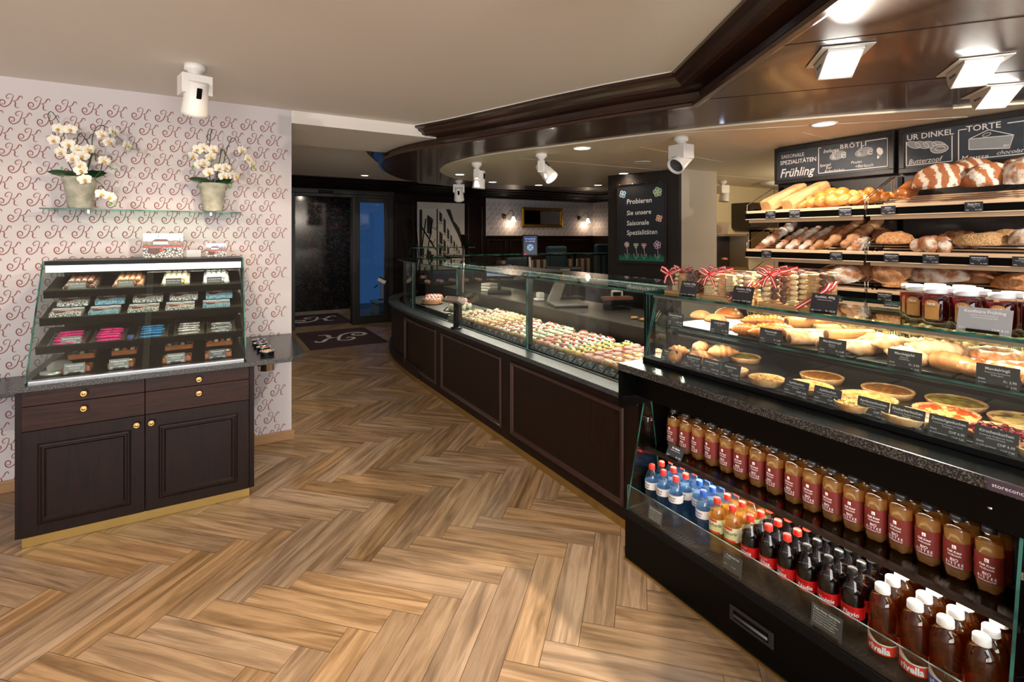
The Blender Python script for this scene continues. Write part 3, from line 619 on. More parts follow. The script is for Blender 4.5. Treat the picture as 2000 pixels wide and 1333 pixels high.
# tier three: foil wrapped bars on silver trays
foil = {'pink': mat('pink_foil', (228, 52, 136), .28, metal=.7, bump=.8, scale=120), 'blue': mat('blue_foil', (58, 136, 196), .25, metal=.8, bump=.8, scale=120), 'silver': mat('silver_foil', (206, 206, 206), .22, metal=.95, bump=.8, scale=120)}
for kx, (x, cn, n) in enumerate([(-.685, 'pink', 9), (-.505, 'pink', 9), (-.30, 'blue', 8), (-.115, 'silver', 8), (.055, 'silver', 7)]):
    place(tag(MB().box(-.078, .078, .0, .19, .0005, .003).box(-.078, -.074, 0, .19, .003, .012).box(.074, .078, 0, .19, .003, .012).build('tray', silver, bevel=.001), f'silver tray under the {ORD[kx]} heap of foil bars', 'tray', 'foil bar trays'), on_tier(2, x, 0))
    p = MB().ball((0, 0, 0), .055, .0095, .008, 14, 8, fn=lambda d: 1/max(.62, (abs(d.x)**4+(1-d.x*d.x)**2)**.25)).build('chocolate_bar', foil[cn])
    for i in range(n):
        o = p if i == 0 else p.copy()
        if i: COL.objects.link(o)
        r = i // 2; tag(o, f'{cn} foil bar on the {ORD[kx]} tray, {ORD[i]} counting back from the front', 'chocolate bar', f'{cn} foil bars')
        place(o, on_tier(2, x+random.uniform(-.006, .006), .016+r*.036+(i % 2)*.012, .012+(i % 2)*.015) @ RZ(random.uniform(-.08, .08)))
place(card('price card with painted grey sheen standing before the first tray of pink bars', 'Branchli blau, Kirsch', ['mit feinem Kirsch', 'aus Milchschokolade'], 'Stück', 'CHF 2.80', (0, 0, 0), 0, .2, .088, .05, m=mat('card_painted_sheen'), head=.009), on_tier(2, -.665, .003, .002) @ RX(-.24))
place(card('black price card before the last tray of silver bars', 'Branchli gross, Honig', ['Milchschokolade mit', 'Honig gefüllt'], 'Stück', 'CHF 3.20', (0, 0, 0), 0, .2, .078, .05, head=.009), on_tier(2, .062, .003, .002) @ RX(-.24))
tag(MB().lathe([(0, 0), (.018, 0), (.018, .03), (0, .03)], 16).build('small_tin', mat('blue_tin', (40, 60, 120), .3), loc=(-.40, 3.66, 1.003)), 'small blue tin between the pink and the blue bars', 'tin')
# bottom tier: praline boxes and a lid
pral = [mat('praline_milk', (150, 92, 58), .35), mat('praline_dark', (66, 38, 28), .3), mat('praline_white', (226, 208, 176), .4), mat('praline_green', (150, 158, 110), .4)]
boxw = mat('copper_box', (150, 84, 46), .45, col2=(172, 98, 56), scale=40); inner = mat('dark_tray', (40, 28, 22), .4)
for kx, (x, wd, fr) in enumerate([(-.64, .12, 'Pralinenschachtel'), (-.445, .12, 'Pralinenschachtel'), (-.175, .145, 'Pralinenschachtel'), (.04, .145, 'Pralinenschachtel')]):
    for s in range(2):
        t = empty('praline_box', f'{"lower front" if s == 0 else "propped rear"} praline box of the {ORD[kx]} pair, counted from the round lid', 'box', (0, 0, 0), 0, 'open praline boxes')
        b = MB().box(-wd/2, wd/2, 0, .085, 0, .006)
        for q in ((-wd/2, -wd/2+.006, 0, .085), (wd/2-.006, wd/2, 0, .085), (-wd/2, wd/2, 0, .006), (-wd/2, wd/2, .079, .085)): b.box(q[0], q[1], q[2], q[3], 0, .03)
        b.build('box', boxw, t, bevel=.001); MB().box(-wd/2+.006, wd/2-.006, .006, .079, .006, .014).build('insert', inner, t)
        nx = 4 if wd > .13 else 3
        for i in range(nx):
            for j in range(2):
                px = (i-(nx-1)/2)*(wd-.03)/(nx-.6); o = MB()
                if (i+j+kx) % 3: o.ball((0, 0, .022), .0135, seg=10, ring=6)
                else: o.box(-.011, .011, -.011, .011, .012, .03)
                o = o.build('praline', pral[(i*2+j+kx+s) % 4], t, bevel=.003 if (i+j+kx) % 3 == 0 else 0); o.location = (px, .025+j*.036, 0)
        place(t, T(x+(.006 if s else 0), 3.64+s*.095, .8512+s*.055) @ RX(.3 if s else .03))
        if s: place(tag(MB().box(-wd/2+.01, wd/2-.01, -.002, .05, 0, .002).box(-wd/2+.01, wd/2-.01, .045, .05, -.05, .0).build('riser', glass), f'clear riser under the {ORD[kx]} propped praline box', 'stand', 'clear risers'), T(x, 3.73, .903))
    card(f'price card before the {ORD[kx]} praline box from the round lid', fr, ['mit Pralinés assortiert', 'Confiserie Mischung'], '100 g', ('CHF 16.50', 'CHF 21.00', 'CHF 26.00', 'CHF 31.00')[kx], (x-.005, 3.615, .852), 0, .2, .09, .056, m=cardm if kx == 3 else mat('card_painted_sheen'), head=.0105)
t = empty('round_tin', 'round pale metal tin and leaning lid at the corner of the bottom tier', 'tin', (-.745, 3.68, .851))
MB().lathe([(0, 0), (.055, 0), (.056, .004), (.056, .014), (0, .016)], 32).build('tin', mat('tin_metal', (178, 178, 176), .3, metal=.6), t)
MB().lathe([(.02, .002), (.05, 0), (.055, .006), (.05, .009), (.02, .012), (0, .012)], 32, M=T(.02, .04, .025) @ RX(.5)).build('lid', mat('tin_metal'), t)
# on top of the case
mb = MB().box(0, .225, 0, .03, 0, .165); photo_front(mb, .225, .165, basis((0, -.0006, 0), (1, 0, 0), (0, 0, 1)))
tag(mb.build('gift_box', BOXM, loc=(-.39, 4.17, 1.463)), 'large upright gift box with a lake view print on top of the case', 'box')
mb = MB().box(0, .125, 0, .03, 0, .095); photo_front(mb, .125, .095, basis((0, -.0006, 0), (1, 0, 0), (0, 0, 1)))
tag(mb.build('gift_box', BOXM, loc=(-.03, 4.17, 1.463)), 'small upright gift box with a lake view print on top of the case', 'box')
tag(MB().box(0, .085, 0, .02, 0, .012).box(0, .085, .004, .006, .012, .05).build('card_holder', mat('frosted_card', (176, 178, 182), .3), loc=(-.145, 4.17, 1.463)), 'frosted grey card holder between the two gift boxes', 'card holder')
# ================================================================ SHELF WITH ORCHIDS
t = empty('glass_shelf', 'green-edged glass shelf on the wallpaper wall carrying the orchids', 'shelf', (0, 0, 0))
MB().prism([(-.9, 4.12), (.19, 4.12), (.19, 4.35), (-.9, 4.35)], 1.774, 1.782, 0, side=1).build('glass_panel', [glassg, gedge], t)
for x in (-.7, .0): MB().box(x-.006, x+.006, 4.33, 4.349, 1.76, 1.80).build('bracket', chrome, t)
potm = mat('stone_pot', (150, 150, 134), .85, col2=(186, 184, 168), scale=14, bump=.25, bscale=90)
petal = mat('orchid_petal', (240, 238, 230), .55, col2=(228, 226, 210), scale=30); lip = mat('orchid_lip', (216, 168, 60), .5); stemm = mat('orchid_stem', (44, 70, 40), .55); leafm = mat('orchid_leaf', (28, 62, 36), .4); budm = mat('orchid_bud', (104, 168, 96), .5)
def petal_mesh(mb, M, l, wd, mi=0):
    v = []; f = []; n = 6; k = 4
    for i in range(n+1):
        u = i/n; ww = wd*math.sin(PI*min(1, .06+u*.94))**.6*.5*(1 if u < 1 else .2); 
        for j in range(k+1):
            s = j/k*2-1; v.append((s*ww, u*l, .18*l*math.sin(u*PI)*(1-.6*s*s)-.05*l*u))
    for i in range(n):
        for j in range(k): a = i*(k+1)+j; f.append((a, a+1, a+k+2, a+k+1))
    mb.add(v, f, mi, True, M)
def blossom():
    mb = MB()
    for a, l, wd in ((0, .034, .022), (2.2, .032, .021), (-2.2, .032, .021), (1.15, .036, .036), (-1.15, .036, .036)):
        petal_mesh(mb, RZ(a) @ RX(.15), l, wd)
    p = mb.build('blossom', petal)
    q = MB(); q.ball((0, -.006, .012), .008, .006, .006, 8, 6); q.ball((0, .0, .008), .006, .004, .008, 8, 6); o = q.build('lip', lip, p)
    return p
def orchid(label, x, y, z, tips, flowers, sprays, s=1.0):
    up_ = lambda p: (p[0]*1.3, p[1]*1.2, .2+(p[2]-.2)*1.5 if p[2] > .2 else p[2])
    tips = [up_(p) for p in tips]; flowers = [(*up_(p), p[3], p[4]) for p in flowers]; sprays = [[up_(p) for p in q] for q in sprays]
    t = empty('potted_orchid', label, 'potted plant', (x, y, z))
    MB().lathe([(.0, 0), (.058, 0), (.062, .01), (.083, .17), (.092, .18), (.094, .195), (.09, .205), (.078, .205), (.074, .18), (0, .178)], 40).build('pot', potm, t)
    MB().lathe([(0, .19), (.05, .187), (.076, .18)][::-1], 24).build('soil', soil, t)
    for P in sprays:
        pts = smooth_path([(a, b, c) for a, b, c in P], 5); MB().tube(pts, [.0035*(1-.6*i/len(pts)) for i in range(len(pts))], 6).build('flower_stem', stemm, t)
    for i, (a, r_, up) in enumerate([(2.6, .1, .02), (.5, .11, .03), (3.6, .12, -.02), (5.8, .10, .01), (1.6, .08, .04)]):
        mb = MB(); petal_mesh(mb, T(.02*math.cos(a), .02*math.sin(a), .205) @ RZ(a-PI/2) @ RX(up*4+.25) @ RY(-.9), r_*1.2, .06); mb.build('leaf', leafm, t)
    B = None
    for fx, fyy, fz, yaw, pit in flowers:
        if B is None: B = blossom(); b = B
        else:
            b = B.copy(); COL.objects.link(b); c2 = B.children[0].copy(); COL.objects.link(c2); c2.parent = b
        b.parent = t; b.scale = (1.15,)*3; b.location = (fx, fyy, fz); b.rotation_euler = (PI/2+pit, random.uniform(-.5, .5), yaw)
    for p in tips: MB().ball(p, .007, .007, .01, 8, 6).build('bud', budm, t)
    return t
orchid('orchid in a stone pot with white blossoms trailing over both sides', -.727, 4.235, 1.783,
       [(.21, -.03, .34), (.235, -.03, .335), (.13, -.05, .245), (.15, -.05, .24), (-.1, -.03, .22), (-.06, -.05, .235), (.13, -.09, .03), (.15, -.09, .025)],
       [(-.075, -.03, .40, -.2, .1), (-.03, -.04, .40, .1, .0), (-.09, -.04, .35, -.3, .2), (-.035, -.05, .335, 0, .1), (-.06, -.06, .30, -.4, .3), (.0, -.05, .315, .3, .3), (.04, -.05, .32, .6, .1), (.02, -.07, .29, .2, .4), (-.015, -.08, .275, 0, .3),
        (.09, -.03, .39, .5, .1), (.12, -.04, .36, .4, .4), (.135, -.02, .41, .7, 0), (.02, -.10, .225, .0, .1), (.035, -.11, .18, .1, .15), (.02, -.1, .245, -.5, .2), (.10, -.12, .09, .4, .2), (.13, -.11, .075, .7, .3), (.1, -.05, .275, .6, .2), (.19, -.04, .35, .9, .2)],
       [[(-.01, 0, .19), (-.06, -.01, .3), (-.11, -.01, .43), (-.115, -.02, .46), (-.1, -.02, .47), (-.07, -.03, .42), (-.05, -.04, .36), (-.03, -.06, .31)],
        [(.02, 0, .19), (.045, 0, .3), (.05, -.01, .38), (.075, -.02, .43), (.12, -.03, .42), (.16, -.03, .38), (.2, -.03, .345), (.235, -.03, .335)],
        [(.0, 0, .19), (-.01, -.01, .33), (.0, -.02, .39), (.03, -.03, .36), (.07, -.04, .30), (.11, -.05, .26), (.15, -.05, .24)],
        [(.02, -.01, .19), (.05, -.03, .3), (.09, -.05, .28), (.09, -.07, .23), (.07, -.09, .19), (.1, -.1, .15), (.12, -.11, .1), (.14, -.09, .03)]])
orchid('orchid in a stone pot with one stem arching out at the shelf end', .012, 4.235, 1.783,
       [(.20, -.03, .29), (.21, -.03, .28), (-.09, -.04, .28), (-.095, -.04, .27), (.08, -.09, .19), (.085, -.08, .175), (-.01, -.05, .31), (.02, -.05, .305)],
       [(-.07, -.05, .355, -.2, .0), (-.045, -.05, .365, .3, .1), (-.09, -.05, .325, -.4, .6), (.0, -.05, .36, .2, .1), (-.01, -.06, .325, .1, .5), (-.06, -.07, .285, -.2, .3), (-.04, -.08, .29, .5, .4), (.03, -.08, .27, .1, 0), (.06, -.08, .275, .5, .1), (.05, -.09, .235, .3, .4), (.09, -.08, .24, .8, .1), (.11, -.07, .235, .9, .2), (.14, -.03, .37, .6, .1), (.17, -.03, .33, .7, .1), (.19, -.03, .305, .8, .3), (-.02, -.07, .25, 0, .2)],
       [[(-.01, 0, .19), (-.02, -.01, .32), (-.01, -.01, .44), (-.005, -.02, .46), (-.02, -.02, .455), (-.03, -.03, .4), (-.05, -.04, .36), (-.09, -.04, .3)],
        [(.03, 0, .19), (.05, -.01, .3), (.075, -.02, .39), (.1, -.02, .43), (.13, -.03, .38), (.17, -.03, .33), (.21, -.03, .28)],
        [(.01, 0, .19), (.035, -.02, .33), (.04, -.03, .37), (.07, -.04, .33), (.085, -.06, .27), (.085, -.08, .18)]])
# ================================================================ DOOR MATS
def door_mat(label, x0, x1, y0, y1, rot):
    t = empty('door_mat', label, 'door mat', (x0, y0, 0)); w_ = x1-x0; h_ = y1-y0
    MB().box(0, w_, 0, h_, 0, .008).build('rubber_border', mat('mat_rubber', (38, 38, 46), .7), t, bevel=.002)
    MB().box(.03, w_-.03, .03, h_-.03, .004, .012).build('pile', mat('mat_pile', (58, 34, 38), .95, col2=(66, 40, 44), scale=300, bump=.4), t)
    mb = MB(); k_glyph(mb, T(w_/2, h_/2, .0126) @ RZ(rot) @ T(-.42, -.3, 0), .84, .6, .06, 0, 6); mb.build('monogram', mat('mat_white', (214, 212, 212), .9), t)
door_mat('dark brown door mat with a white K monogram in front of the entrance', 1.21, 2.33, 7.6, 9.06, PI)
door_mat('dark brown door mat with a K monogram inside the marble vestibule', 1.2, 2.3, 9.7, 11.05, 0)
# ================================================================ CURVED SERVING COUNTER
base = [(1.95, 1.905), (1.95, 5.1)] + [(p.x, p.y) for p in smooth_path([(1.95, 5.1), (1.96, 5.6), (1.99, 6.1), (2.07, 6.6), (2.24, 7.1), (2.5, 7.45), (2.9, 7.68), (3.4, 7.76)], 3)[1:]] + [(5.0, 7.76), (6.3, 7.3)]
def offs(path, o):
    out = []
    for i, p in enumerate(path):
        P = Vector(p); d0 = (P-Vector(path[i-1])).normalized() if i else None; d1 = (Vector(path[i+1])-P).normalized() if i < len(path)-1 else None
        d0 = d0 or d1; d1 = d1 or d0; n = (Vector((-d0.y, d0.x))+Vector((-d1.y, d1.x))).normalized(); k = 1/max(.5, n.dot(Vector((-d0.y, d0.x))))
        out.append((P.x+n.x*o*k, P.y+n.y*o*k))
    return out
ctr = empty('serving_counter', 'long dark panelled serving counter that bends round at its far end', 'counter')
IN = offs(base, -.10)
band = offs(base, 0)+offs(base, -.10)[::-1]
MB().prism(band, .05, .725).build('front_panelling', wood, ctr)
MB().prism(offs(base, .004)+offs(base, -.03)[::-1], 0, .05).build('plinth_strip', gold, ctr, bevel=.002)
mb = MB()
mb.sweep(offs(base, 0)[2:], [(0, .06), (-.03, .07), (-.034, .12), (-.02, .16), (-.028, .18), (0, .19)]); mb.build('foot_moulding', wood, ctr)
for y0, y1 in ((2.07, 3.29), (3.435, 4.63), (4.77, 5.73)):
    p = MB(); v = []; f = []; k = len(MP)
    for (cy, cz, sy, sz) in ((y1, .115, -1, 1), (y0, .115, 1, 1), (y0, .665, 1, -1), (y1, .665, -1, -1)):
        for o, pr in MP: v.append((1.95-pr*1.1, cy+sy*o, cz+sz*o))
    for i in range(4):
        j = (i+1) % 4
        for q in range(k-1): f.append((i*k+q, j*k+q, j*k+q+1, i*k+q+1))
    p.add(v, f, 0); p.build('panel_moulding', mat('panel_moulding_wood', (50, 28, 24), .4, coat=.4), ctr)
# stone ledge with the well opening inside
top_o = offs(base, .045); top_i = offs(base, -.09)
MB().prism(top_o+top_i[::-1], .725, .755, 0, side=0).build('stone_ledge', mat('grey_stone', (40, 44, 50), .3, col2=(62, 67, 74), scale=60), ctr, bevel=.003)
MB().prism([(2.04, 1.97), (2.9, 1.97), (2.9, 6.5), (2.6, 6.9), (2.3, 6.9), (2.1, 6.45), (2.04, 5.8)], .05, .748).build('cold_well', black, ctr)
sp_ = [(2.035, 1.97)] + [p for p in offs(base, -.085) if 2 < p[1] < 6.9]
MB().prism(sp_+offs(sp_, -.008)[::-1], .755, .762).build('track', steel, ctr)
# glass: front panes, joints, top sheet
front = [(2.035, 1.985), (2.035, 3.2), (2.035, 4.46), (2.05, 5.76)]
for (x0, y0), (x1, y1) in zip(front[:-1], front[1:]):
    mb = MB(); L = math.hypot(x1-x0, y1-y0)-.012
    pane(mb, [(0, 0), (L, 0), (L, .54), (0, .54)], .006, basis((x0, y0+.006, .763), (x1-x0, y1-y0, 0), (0, 0, 1)))
    mb.build('front_pane', GL, ctr)
cv = [(2.05, 5.77), (2.08, 6.05), (2.14, 6.35), (2.26, 6.68), (2.45, 6.95)]
MB().prism(cv+offs(cv, -.006)[::-1], .763, 1.303, 0).build('curved_pane', glass, ctr)
mb = MB(); pane(mb, [(1.995, 1.98), (2.66, 1.98), (2.68, 6.5), (2.5, 7.0), (2.30, 6.85), (2.12, 6.5), (2.05, 6.1), (2.02, 5.6), (1.995, 5.0)], .008, T(0, 0, 1.303)); mb.build('top_glass', [glassg, gedge], ctr)
for y in (3.23, 4.49, 5.79): MB().box(2.055, 2.10, y-.012, y+.02, .755, 1.303).build('upright', blackmetal, ctr, bevel=.003)
MB().box(2.045, 2.10, 1.985, 2.02, .755, 1.303).build('upright', blackmetal, ctr, bevel=.003)
lamp('AREA', 'counter_fill', (2.63, 4.0, 1.285), 30, NEUT, (2.35, 4.0, .8), shape='RECTANGLE', size=4.4, size_y=.03)  # added area lamp that brightens the canapes; no strip modelled
MB().box(2.64, 2.66, 1.99, 6.4, 1.288, 1.303).box(2.045, 2.06, 1.99, 3.2, 1.29, 1.303).build('glass_rail', mat('bronze_rail', (120, 92, 70), .35, metal=.8), ctr)
mb = MB(); pane(mb, [(0, 0), (.6, 0), (.6, .54), (0, .54)], .006, basis((2.04, 1.975, .763), (1, 0, 0), (0, 0, 1))); mb.build('end_pane', GL, ctr)
MB().box(2.72, 2.75, 1.99, 6.4, .75, .93).build('well_back', mat('well_back_metal', (34, 32, 32), .35, metal=.5), ctr)
# staff worktop behind the glass, stainless
t = empty('staff_worktop', 'stainless staff worktop behind the glass of the serving counter', 'worktop')
MB().box(2.76, 3.42, 2.05, 6.5, .90, .93).build('sheet', mat('worktop_steel', (96, 92, 88), .3, metal=.7), t, bevel=.003)
MB().box(2.76, 2.775, 2.05, 6.5, .78, .90).box(2.92, 3.4, 2.1, 6.45, 0, .90).build('front_apron', mat('apron_bronze', (70, 58, 50), .35, metal=.5), t)
# trays and canapes
traym = mat('slate_tray', (34, 36, 40), .35)
for i, (y0, y1) in enumerate(((4.95, 6.35),)):
    tag(MB().prism([(2.12, y0), (2.68, y0), (2.68, 6.3), (2.5, 6.6), (2.3, 6.5), (2.14, 6.1)], .79, .80).build('cake_plate', mat('grey_cake_plate', (96, 96, 94), .35), bevel=.002), 'long grey plate under the cakes and dessert cups', 'plate')
tag(MB().box(2.12, 2.68, 2.06, 4.88, .775, .79).build('canape_tray', traym, bevel=.002), 'long dark tray carrying all the canapes', 'tray')
# black front apron with price strip cards
spr = [('creme', (238, 226, 190)), ('salmon', (236, 190, 160)), ('white', (236, 232, 220)), ('pale', (226, 224, 196)), ('ham', (226, 172, 160)), ('yolk', (236, 206, 120))]
SPR = {n: mat('spread_'+n, c, .55, col2=tuple(int(v*.9) for v in c), scale=60, bump=.4) for n, c in spr}
crust = mat('canape_bread', (206, 160, 104), .75, col2=(176, 122, 70), scale=60)
gar = {'tomato': mat('tomato', (206, 36, 24), .25), 'herb': mat('parsley', (44, 110, 40), .6), 'orange': mat('orange_slice', (240, 158, 40), .4), 'onion': mat('onion_ring', (226, 206, 210), .4), 'olive': mat('olive', (30, 26, 30), .3), 'egg': mat('egg_white', (244, 240, 230), .4), 'shrimp': mat('shrimp', (238, 150, 110), .4), 'salami': mat('salami', (176, 62, 52), .45, col2=(210, 120, 104), scale=120), 'horse': mat('cheese_rosette', (238, 222, 176), .5)}
kinds = [('walnut and cream', 'creme', ('horse', 'olive')), ('tomato and herb', 'white', ('tomato', 'herb')), ('cheese rosette', 'creme', ('horse', 'horse')), ('orange slice', 'salmon', ('orange', 'horse')), ('prawn', 'salmon', ('shrimp', 'herb')), ('cherry tomato', 'white', ('tomato', 'olive')),
         ('egg and tomato', 'pale', ('tomato', 'herb')), ('asparagus', 'pale', ('herb', 'egg')), ('ham roll', 'ham', ('tomato', 'herb')), ('herb quark', 'white', ('herb', 'tomato')), ('egg salad', 'yolk', ('egg', 'herb')), ('salami and onion', 'ham', ('salami', 'onion')), ('salmon cube', 'salmon', ('orange', 'egg')), ('onion and quark', 'white', ('onion', 'herb'))]
def canape(kind, sp, gs, seed):
    rnd = random.Random(seed); t = empty('canape', kind, 'canape')
    oval = seed % 2
    pr = [(math.copysign(abs(math.cos(a))**.7, math.cos(a))*.040, math.copysign(abs(math.sin(a))**.7, math.sin(a))*.046) for a in [2*PI*i/14 for i in range(14)]]
    mb = MB().prism(pr, 0, .016, 0); mb.build('bread_base', crust, t, bevel=.003)
    mb = MB(); mb.ball((0, 0, .016), .039, .045, .016, 12, 6, nz=.25, freq=2.5, seed=seed, flat=0)
    if gs[0] == 'horse':
        for q in range(7): mb.ball((rnd.uniform(-.022, .022), rnd.uniform(-.028, .028), .027), .010, .010, .009, 8, 5)
    mb.build('spread', SPR[sp], t)
    for gi, g in enumerate(gs):
        mb = MB()
        for q in range(3 if g in ('tomato', 'herb', 'olive') else 2):
            x = rnd.uniform(-.02, .02); y = rnd.uniform(-.026, .026)
            if g == 'tomato': mb.ball((x, y, .031), .0095, .0095, .0075, 10, 6)
            elif g == 'herb':
                for k in range(5): mb.ball((x+rnd.uniform(-.008, .008), y+rnd.uniform(-.008, .008), .031+rnd.uniform(0, .006)), .005, .004, .003, 6, 4)
            elif g in ('onion', 'orange', 'egg'):
                pts = [(x+.014*math.cos(a), y+.014*math.sin(a), .03+.003*math.cos(a)) for a in [2*PI*i/12 for i in range(12)]]
                if g == 'onion': mb.tube(pts, .0016, 5, closed=True)
                else: mb.lathe([(0, 0), (.015, 0), (.015, .003), (0, .004)], 12, (x, y, .028), M=T(0, 0, .0) @ RX(.2))
            elif g == 'salami': mb.lathe([(0, 0), (.019, 0), (.019, .003), (0, .003)], 14, (x*.6, y*.8, .026), wob=lambda a, j: 1+.08*math.sin(3*a))
            elif g == 'shrimp': mb.tube([(x+.012*math.cos(a), y+.012*math.sin(a), .03) for a in [i*.55 for i in range(8)]], [.002, .004, .005, .0055, .005, .004, .003, .0015], 7)
            elif g == 'olive': mb.ball((x, y, .031), .006, .006, .004, 8, 5)
            else: mb.ball((x, y, .032), .009, .009, .008, 8, 5, nz=.3, freq=6)
        mb.build('garnish', gar[g], t)
    return t
rowy = [4.80-.098*i for i in range(28)]
protos = {}
for i, y in enumerate(rowy):
    ki = i//2; kd = kinds[ki]
    for j in range(6):
        if i == 0 and j > 3: continue
        lab = f'{kd[0]} canape, {ORD[j]} back from the glass in the {"nearer" if i % 2 else "further"} of its two rows'
        x = 2.17+j*.088+random.uniform(-.006, .006)
        if i > 5 and j == 5 and i % 5 == 0: continue
        key = (ki, (i+j) % 2)
        loc = (x, y+random.uniform(-.006, .006), .7905+j*.003)
        if key not in protos: o = canape(lab, kd[1], kd[2], ki*2+(i+j) % 2); protos[key] = o; o.location = loc
        else: o = copy_tree(protos[key], lab, loc)
        o.rotation_euler = (0, -.02, random.uniform(-.35, .35)); o['group'] = kd[0]+' canapes'
# price cards lined up along the glass
names = ['Lachs', 'Spargel', 'Tatar', 'Schinken', 'Ei', 'Salami', 'Thon', 'Rohschinken', 'Käse', 'Crevetten', 'Tomate', 'Quark', 'Poulet', 'Rauchlachs', 'Brie', 'Zwiebel', 'Gemüse', 'Gurke', 'Nuss', 'Speck', 'Orange', 'Kresse', 'Sardellen', 'Hummus', 'Pilz', 'Olive']
P0 = None
for i in range(26):
    y = 2.12+i*.104
    o = card(f'sloping black price card, {ORD[i]} along the glass from the drinks fridge', names[i], ['belegtes Brötli'], 'Stück', 'CHF %.2f' % (3.2+.1*(i % 5)), (2.062, y, .7665), -PI/2, .9, .094, .058, ('Im Café', '%.2f' % (3.6+.1*(i % 5))), holder=None, group='price cards along the counter glass')
# cakes and dessert cups
def cup_dessert(lab, x, y, c1, c2, topc, big=1.0, group='layered dessert cups'):
    t = empty('dessert_cup', lab, 'dessert', (x, y, .8005), random.random()*3, group)
    MB().lathe([(0, .002), (.024*big, .002), (.031*big, .055*big)], 20).build('filling', mat('filling_'+c1, {'cream': (240, 232, 206), 'pink': (226, 150, 160)}[c1], .5, col2={'cream': (226, 214, 180), 'pink': (240, 210, 212)}[c1], scale=30), t)
    MB().lathe([(.025*big, 0), (.033*big, .062*big), (.034*big, .063*big)], 20).build('cup', glass, t)
    mb = MB()
    for q in range(5): a = q*1.3; mb.ball((.014*math.cos(a)*big, .014*math.sin(a)*big, .06*big), .011, .011, .009, 8, 6)
    mb.build('cream_top', mat('whipped_cream', (244, 240, 232), .6), t)
    mb = MB()
    for q in range(4): a = q*1.8+.4; mb.ball((.013*math.cos(a), .013*math.sin(a), .07*big), .0065, .0065, .006, 8, 6)
    mb.build('berries', mat('red_berry', (196, 30, 34), .3), t); return t
k = 0
for j, (x, ys) in enumerate(((2.28, (4.99, 5.07, 5.15)), (2.37, (5.02, 5.10, 5.18)), (2.46, (5.06, 5.14, 5.22)))):
    for i, y in enumerate(ys): cup_dessert(f'cream dessert cup with berries, {ORD[i]} cup of the {ORD[j]} row from the glass', x, y, 'cream', '', '')
for j, (x, ys) in enumerate(((2.44, (5.34, 5.42, 5.5)), (2.54, (5.36, 5.44, 5.52)))):
    for i, y in enumerate(ys):
        c_ = cup_dessert(f'pink berry dessert cup, {ORD[i]} of the {ORD[j]} row behind the cream cups', x, y, 'pink', '', '', 1.35)
def cake(lab, x, y, r, h, side, topm, berry=True, z=.8005):
    t = empty('cake', lab, 'cake', (x, y, z))
    MB().lathe([(0, 0), (r+.015, 0), (r+.018, .004), (0, .006)], 36).build('cake_board', black, t)
    MB().lathe([(r*.98, .006), (r, .012), (r, h*.8), (r*.95, h), (0, h)], 40, wob=lambda a, j: 1+.02*math.sin(13*a)).build('sponge', side, t)
    mb = MB()
    for q in range(12): a = q*PI/6; mb.ball((r*.76*math.cos(a), r*.76*math.sin(a), h), .024, .024, .016, 10, 6)
    mb.ball((0, 0, h), r*.7, r*.7, .008, 16, 6); mb.build('topping', topm, t)
    if berry:
        mb = MB()
        for q in range(12): a = q*PI/6+.2; mb.ball((r*.76*math.cos(a), r*.76*math.sin(a), h+.018), .008, .008, .006, 8, 6)
        mb.build('berries', mat('red_berry'), t)
sponge = mat('nutty_sponge', (176, 112, 74), .8, col2=(210, 160, 120), scale=60, bump=.5); icing = mat('pink_white_icing', (240, 222, 218), .5, col2=(226, 190, 188), scale=40)
cake('round cake with pink-white icing and nutty side, nearest the bent glass', 2.28, 5.72, .115, .06, sponge, icing)
cake('second pink-white cake just behind the first one', 2.42, 6.0, .115, .06, sponge, icing)
cake('pale cake with big cream domes behind the price holder', 2.60, 5.80, .10, .05, mat('pale_sponge', (226, 210, 170), .7), mat('dome_cream', (238, 240, 206), .45), False)
# second-level glass shelf with small pastries behind the bend
t = empty('rear_display', 'glazed rear counter with black rail facing the cafe', 'display case')
pth = [(2.6, 7.08), (3.3, 7.2), (4.38, 7.25), (5.4, 7.2), (6.0, 6.85)]
MB().prism(pth+offs(pth, -.42)[::-1], .0, .93).build('base', black, t)
MB().prism(pth+offs(pth, -.42)[::-1], 1.335, 1.343).build('top_glass', glassg, t)
mb = MB().prism(pth+offs(pth, -.005)[::-1], .93, 1.335, 0); mb.build('back_glass', glass, t)
mb = MB(); mb.prism(offs(pth, -.41)+offs(pth, -.42)[::-1], 1.328, 1.343); mb.build('glass_front_edge', gedge, t)
mb = MB()
for q in range(len(pth)-1):
    a, b = offs(pth, -.40)[q:q+2]; mb.tube([(a[0], a[1], 1.31), (b[0], b[1], 1.31)], .012, 8)
for p in offs(pth, -.40): mb.box(p[0]-.015, p[0]+.015, p[1]-.015, p[1]+.015, .93, 1.36)
mb.build('rail', blackmetal, t)
t2 = empty('upper_glass_shelf', 'short raised glass shelf on posts before the street mural', 'shelf', (0, 0, 0))
MB().box(2.5, 3.55, 7.1, 7.4, 1.44, 1.45).build('shelf_glass', [glassg], t2); MB().box(2.5, 3.55, 7.095, 7.1, 1.438, 1.452).build('shelf_edge', gedge, t2)
for q in (2.52, 3.5, 3.0): MB().box(q, q+.03, 7.2, 7.23, 1.343, 1.44).build('post', blackmetal, t2)
pastm = [mat('mini_pastry_red', (150, 40, 44), .5, col2=(214, 190, 170), scale=60), mat('mini_pastry_nut', (190, 160, 120), .7, col2=(90, 60, 44), scale=70)]
P1 = None
